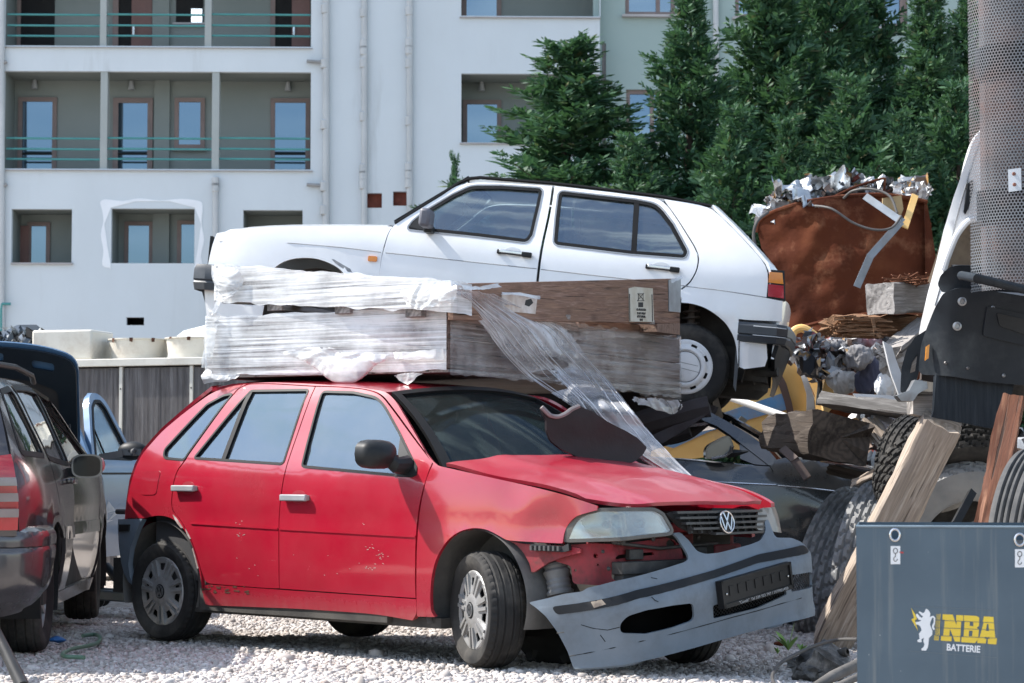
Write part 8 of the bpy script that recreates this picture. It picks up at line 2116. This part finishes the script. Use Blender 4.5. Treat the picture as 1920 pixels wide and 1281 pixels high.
# ---------------------------------------------------------------- loose gravel in the foreground
def stones(n, xr, yr, smin, smax, seed, clear=()):
    rs = np.random.RandomState(seed)
    base = np.array([(-1,-1,-1),(1,-1,-1),(1,1,-1),(-1,1,-1),(-.8,-.8,.8),(.8,-.8,.8),(.8,.8,.8),(-.8,.8,.8),(0,0,1.15),(0,-1.25,0),(1.25,0,0),(0,1.25,0),(-1.25,0,0)], float)*.62
    fb = np.array([(4,5,8),(5,6,8),(6,7,8),(7,4,8),(0,1,9),(1,5,9),(5,4,9),(4,0,9),(1,2,10),(2,6,10),(6,5,10),(5,1,10),(2,3,11),(3,7,11),(7,6,11),(6,2,11),(3,0,12),(0,4,12),(4,7,12),(7,3,12)])
    x = rs.uniform(xr[0], xr[1], n); y = yr[0] + (yr[1]-yr[0])*rs.rand(n)**1.15
    s = smin + (smax-smin)*rs.rand(n)**3.2; s[:500] *= 2.2
    k = np.abs(x) < y*.2306+.25; x, y, s = x[k], y[k], s[k]; n = len(x)
    B = base[None]*(1+.28*rs.randn(n,13,1)*.8)*np.stack([1+.35*rs.randn(n), 1+.35*rs.randn(n), .75+.2*rs.randn(n)],-1)[:,None,:]
    a = rs.rand(n)*6.283; ca, sa = np.cos(a), np.sin(a)
    X = B[:,:,0]*ca[:,None]-B[:,:,1]*sa[:,None]; Y = B[:,:,0]*sa[:,None]+B[:,:,1]*ca[:,None]
    P = np.stack([X, Y, B[:,:,2]], -1)*s[:,None,None]; P[:,:,0] += x[:,None]; P[:,:,1] += y[:,None]; P[:,:,2] += (s*.22)[:,None]; tt = np.clip(((x+1.408)*.6945+(y-12.968)*.7195+.75)/1.4, 0, 1); P[:,:,2] += (-.06*tt*tt*(3-2*tt))[:,None]
    F_ = fb[None]+(np.arange(n)*13)[:,None,None]
    me = bpy.data.meshes.new('gravel'); nv = n*13; nf = n*20
    me.vertices.add(nv); me.vertices.foreach_set('co', P.reshape(-1)); me.loops.add(nf*3); me.loops.foreach_set('vertex_index', F_.reshape(-1).astype(np.int32))
    me.polygons.add(nf); me.polygons.foreach_set('loop_start', np.arange(0, nf*3, 3, dtype=np.int32)); me.update(calc_edges=True)
    return me
ST = NT('gravel_stones'); isl = ST.n.new('ShaderNodeNewGeometry').outputs['Random Per Island']
ST.set('Base Color', ST.mix(.5, ST.ramp(isl, [(0.,(.17,.15,.135)),(.25,(.36,.32,.29)),(.5,(.48,.44,.41)),(.75,(.60,.57,.55)),(.93,(.72,.70,.68)),(1.,(.36,.24,.18))]), ST.ramp(ST.noise(1.2, det=5), [(.35,(.38,.34,.31)),(.65,(.60,.56,.53))]))).set('Roughness', .92).set('Specular IOR Level', .2)
ST.bump(ST.noise(120, det=3), .3, .003)
me = stones(150000, (-3.9,3.9), (9.7,16.5), .005, .0215, 3); me.materials.append(ST.m)
gs = bpy.data.objects.new('gravel', me); COL.objects.link(gs); gs['kind'] = 'stuff'; gs['label'] = 'pale crushed stone gravel covering the yard'; gs['category'] = 'gravel'
# ---------------------------------------------------------------- camera, sun and sky
cam = bpy.data.cameras.new('camera'); co = bpy.data.objects.new('camera', cam); COL.objects.link(co)
co.location = CAM; co.rotation_euler = (pi/2 + PIT, 0, 0)
cam.sensor_width = 36; cam.lens = FPX / 1920 * 36; cam.clip_start = .1; cam.clip_end = 2000
cam.dof.use_dof = True; cam.dof.focus_distance = 11.6; cam.dof.aperture_fstop = 9
SC.camera = co
SUN = V((-.65, .12, .75)).normalized()
elev = math.asin(SUN.z); azim = atan2(SUN.x, SUN.y)
sl = bpy.data.lights.new('sun', 'SUN'); sl.energy = 4.4; sl.angle = radians(.53); sl.color = (1, .955, .89)
so = bpy.data.objects.new('sun', sl); COL.objects.link(so)
so.rotation_euler = (-SUN).to_track_quat('-Z', 'Y').to_euler()
w = bpy.data.worlds.new('World'); SC.world = w; w.use_nodes = True
nt = w.node_tree; bg = nt.nodes['Background']
sky = nt.nodes.new('ShaderNodeTexSky'); sky.sky_type = 'NISHITA'; sky.sun_disc = False
sky.sun_elevation = elev; sky.sun_rotation = azim; sky.air_density = 1.; sky.dust_density = 1.; sky.ozone_density = 1.
tc = nt.nodes.new('ShaderNodeTexCoord'); mp = nt.nodes.new('ShaderNodeMapping'); nt.links.new(tc.outputs['Generated'], mp.inputs[0])
mp.inputs['Scale'].default_value = (1.1, 1.6, 8.5)
nz = nt.nodes.new('ShaderNodeTexNoise'); nt.links.new(mp.outputs[0], nz.inputs['Vector'])
nz.inputs['Scale'].default_value = 3.4; nz.inputs['Detail'].default_value = 7; nz.inputs['Roughness'].default_value = .58; nz.inputs['Distortion'].default_value = .4
rp = nt.nodes.new('ShaderNodeValToRGB'); nt.links.new(nz.outputs['Fac'], rp.inputs[0])
rp.color_ramp.elements[0].position = .48; rp.color_ramp.elements[1].position = .64
mx = nt.nodes.new('ShaderNodeMix'); mx.data_type = 'RGBA'
mu = nt.nodes.new('ShaderNodeMath'); mu.operation = 'MULTIPLY'; mu.inputs[1].default_value = .8
nt.links.new(rp.outputs[0], mu.inputs[0]); nt.links.new(mu.outputs[0], mx.inputs[0])
nt.links.new(sky.outputs[0], mx.inputs[6]); mx.inputs[7].default_value = (6.4, 7.1, 7.6, 1)
nt.links.new(mx.outputs[2], bg.inputs[0]); bg.inputs[1].default_value = .15
SC.view_settings.view_transform = 'Standard'; SC.view_settings.look = 'None'; SC.view_settings.gamma = 1; SC.view_settings.exposure = .98
SC.view_settings.use_curve_mapping = False
SC.cycles.max_bounces = 8; SC.cycles.transparent_max_bounces = 24; SC.cycles.caustics_reflective = False; SC.cycles.caustics_refractive = False
SC.cycles.sample_clamp_indirect = 6
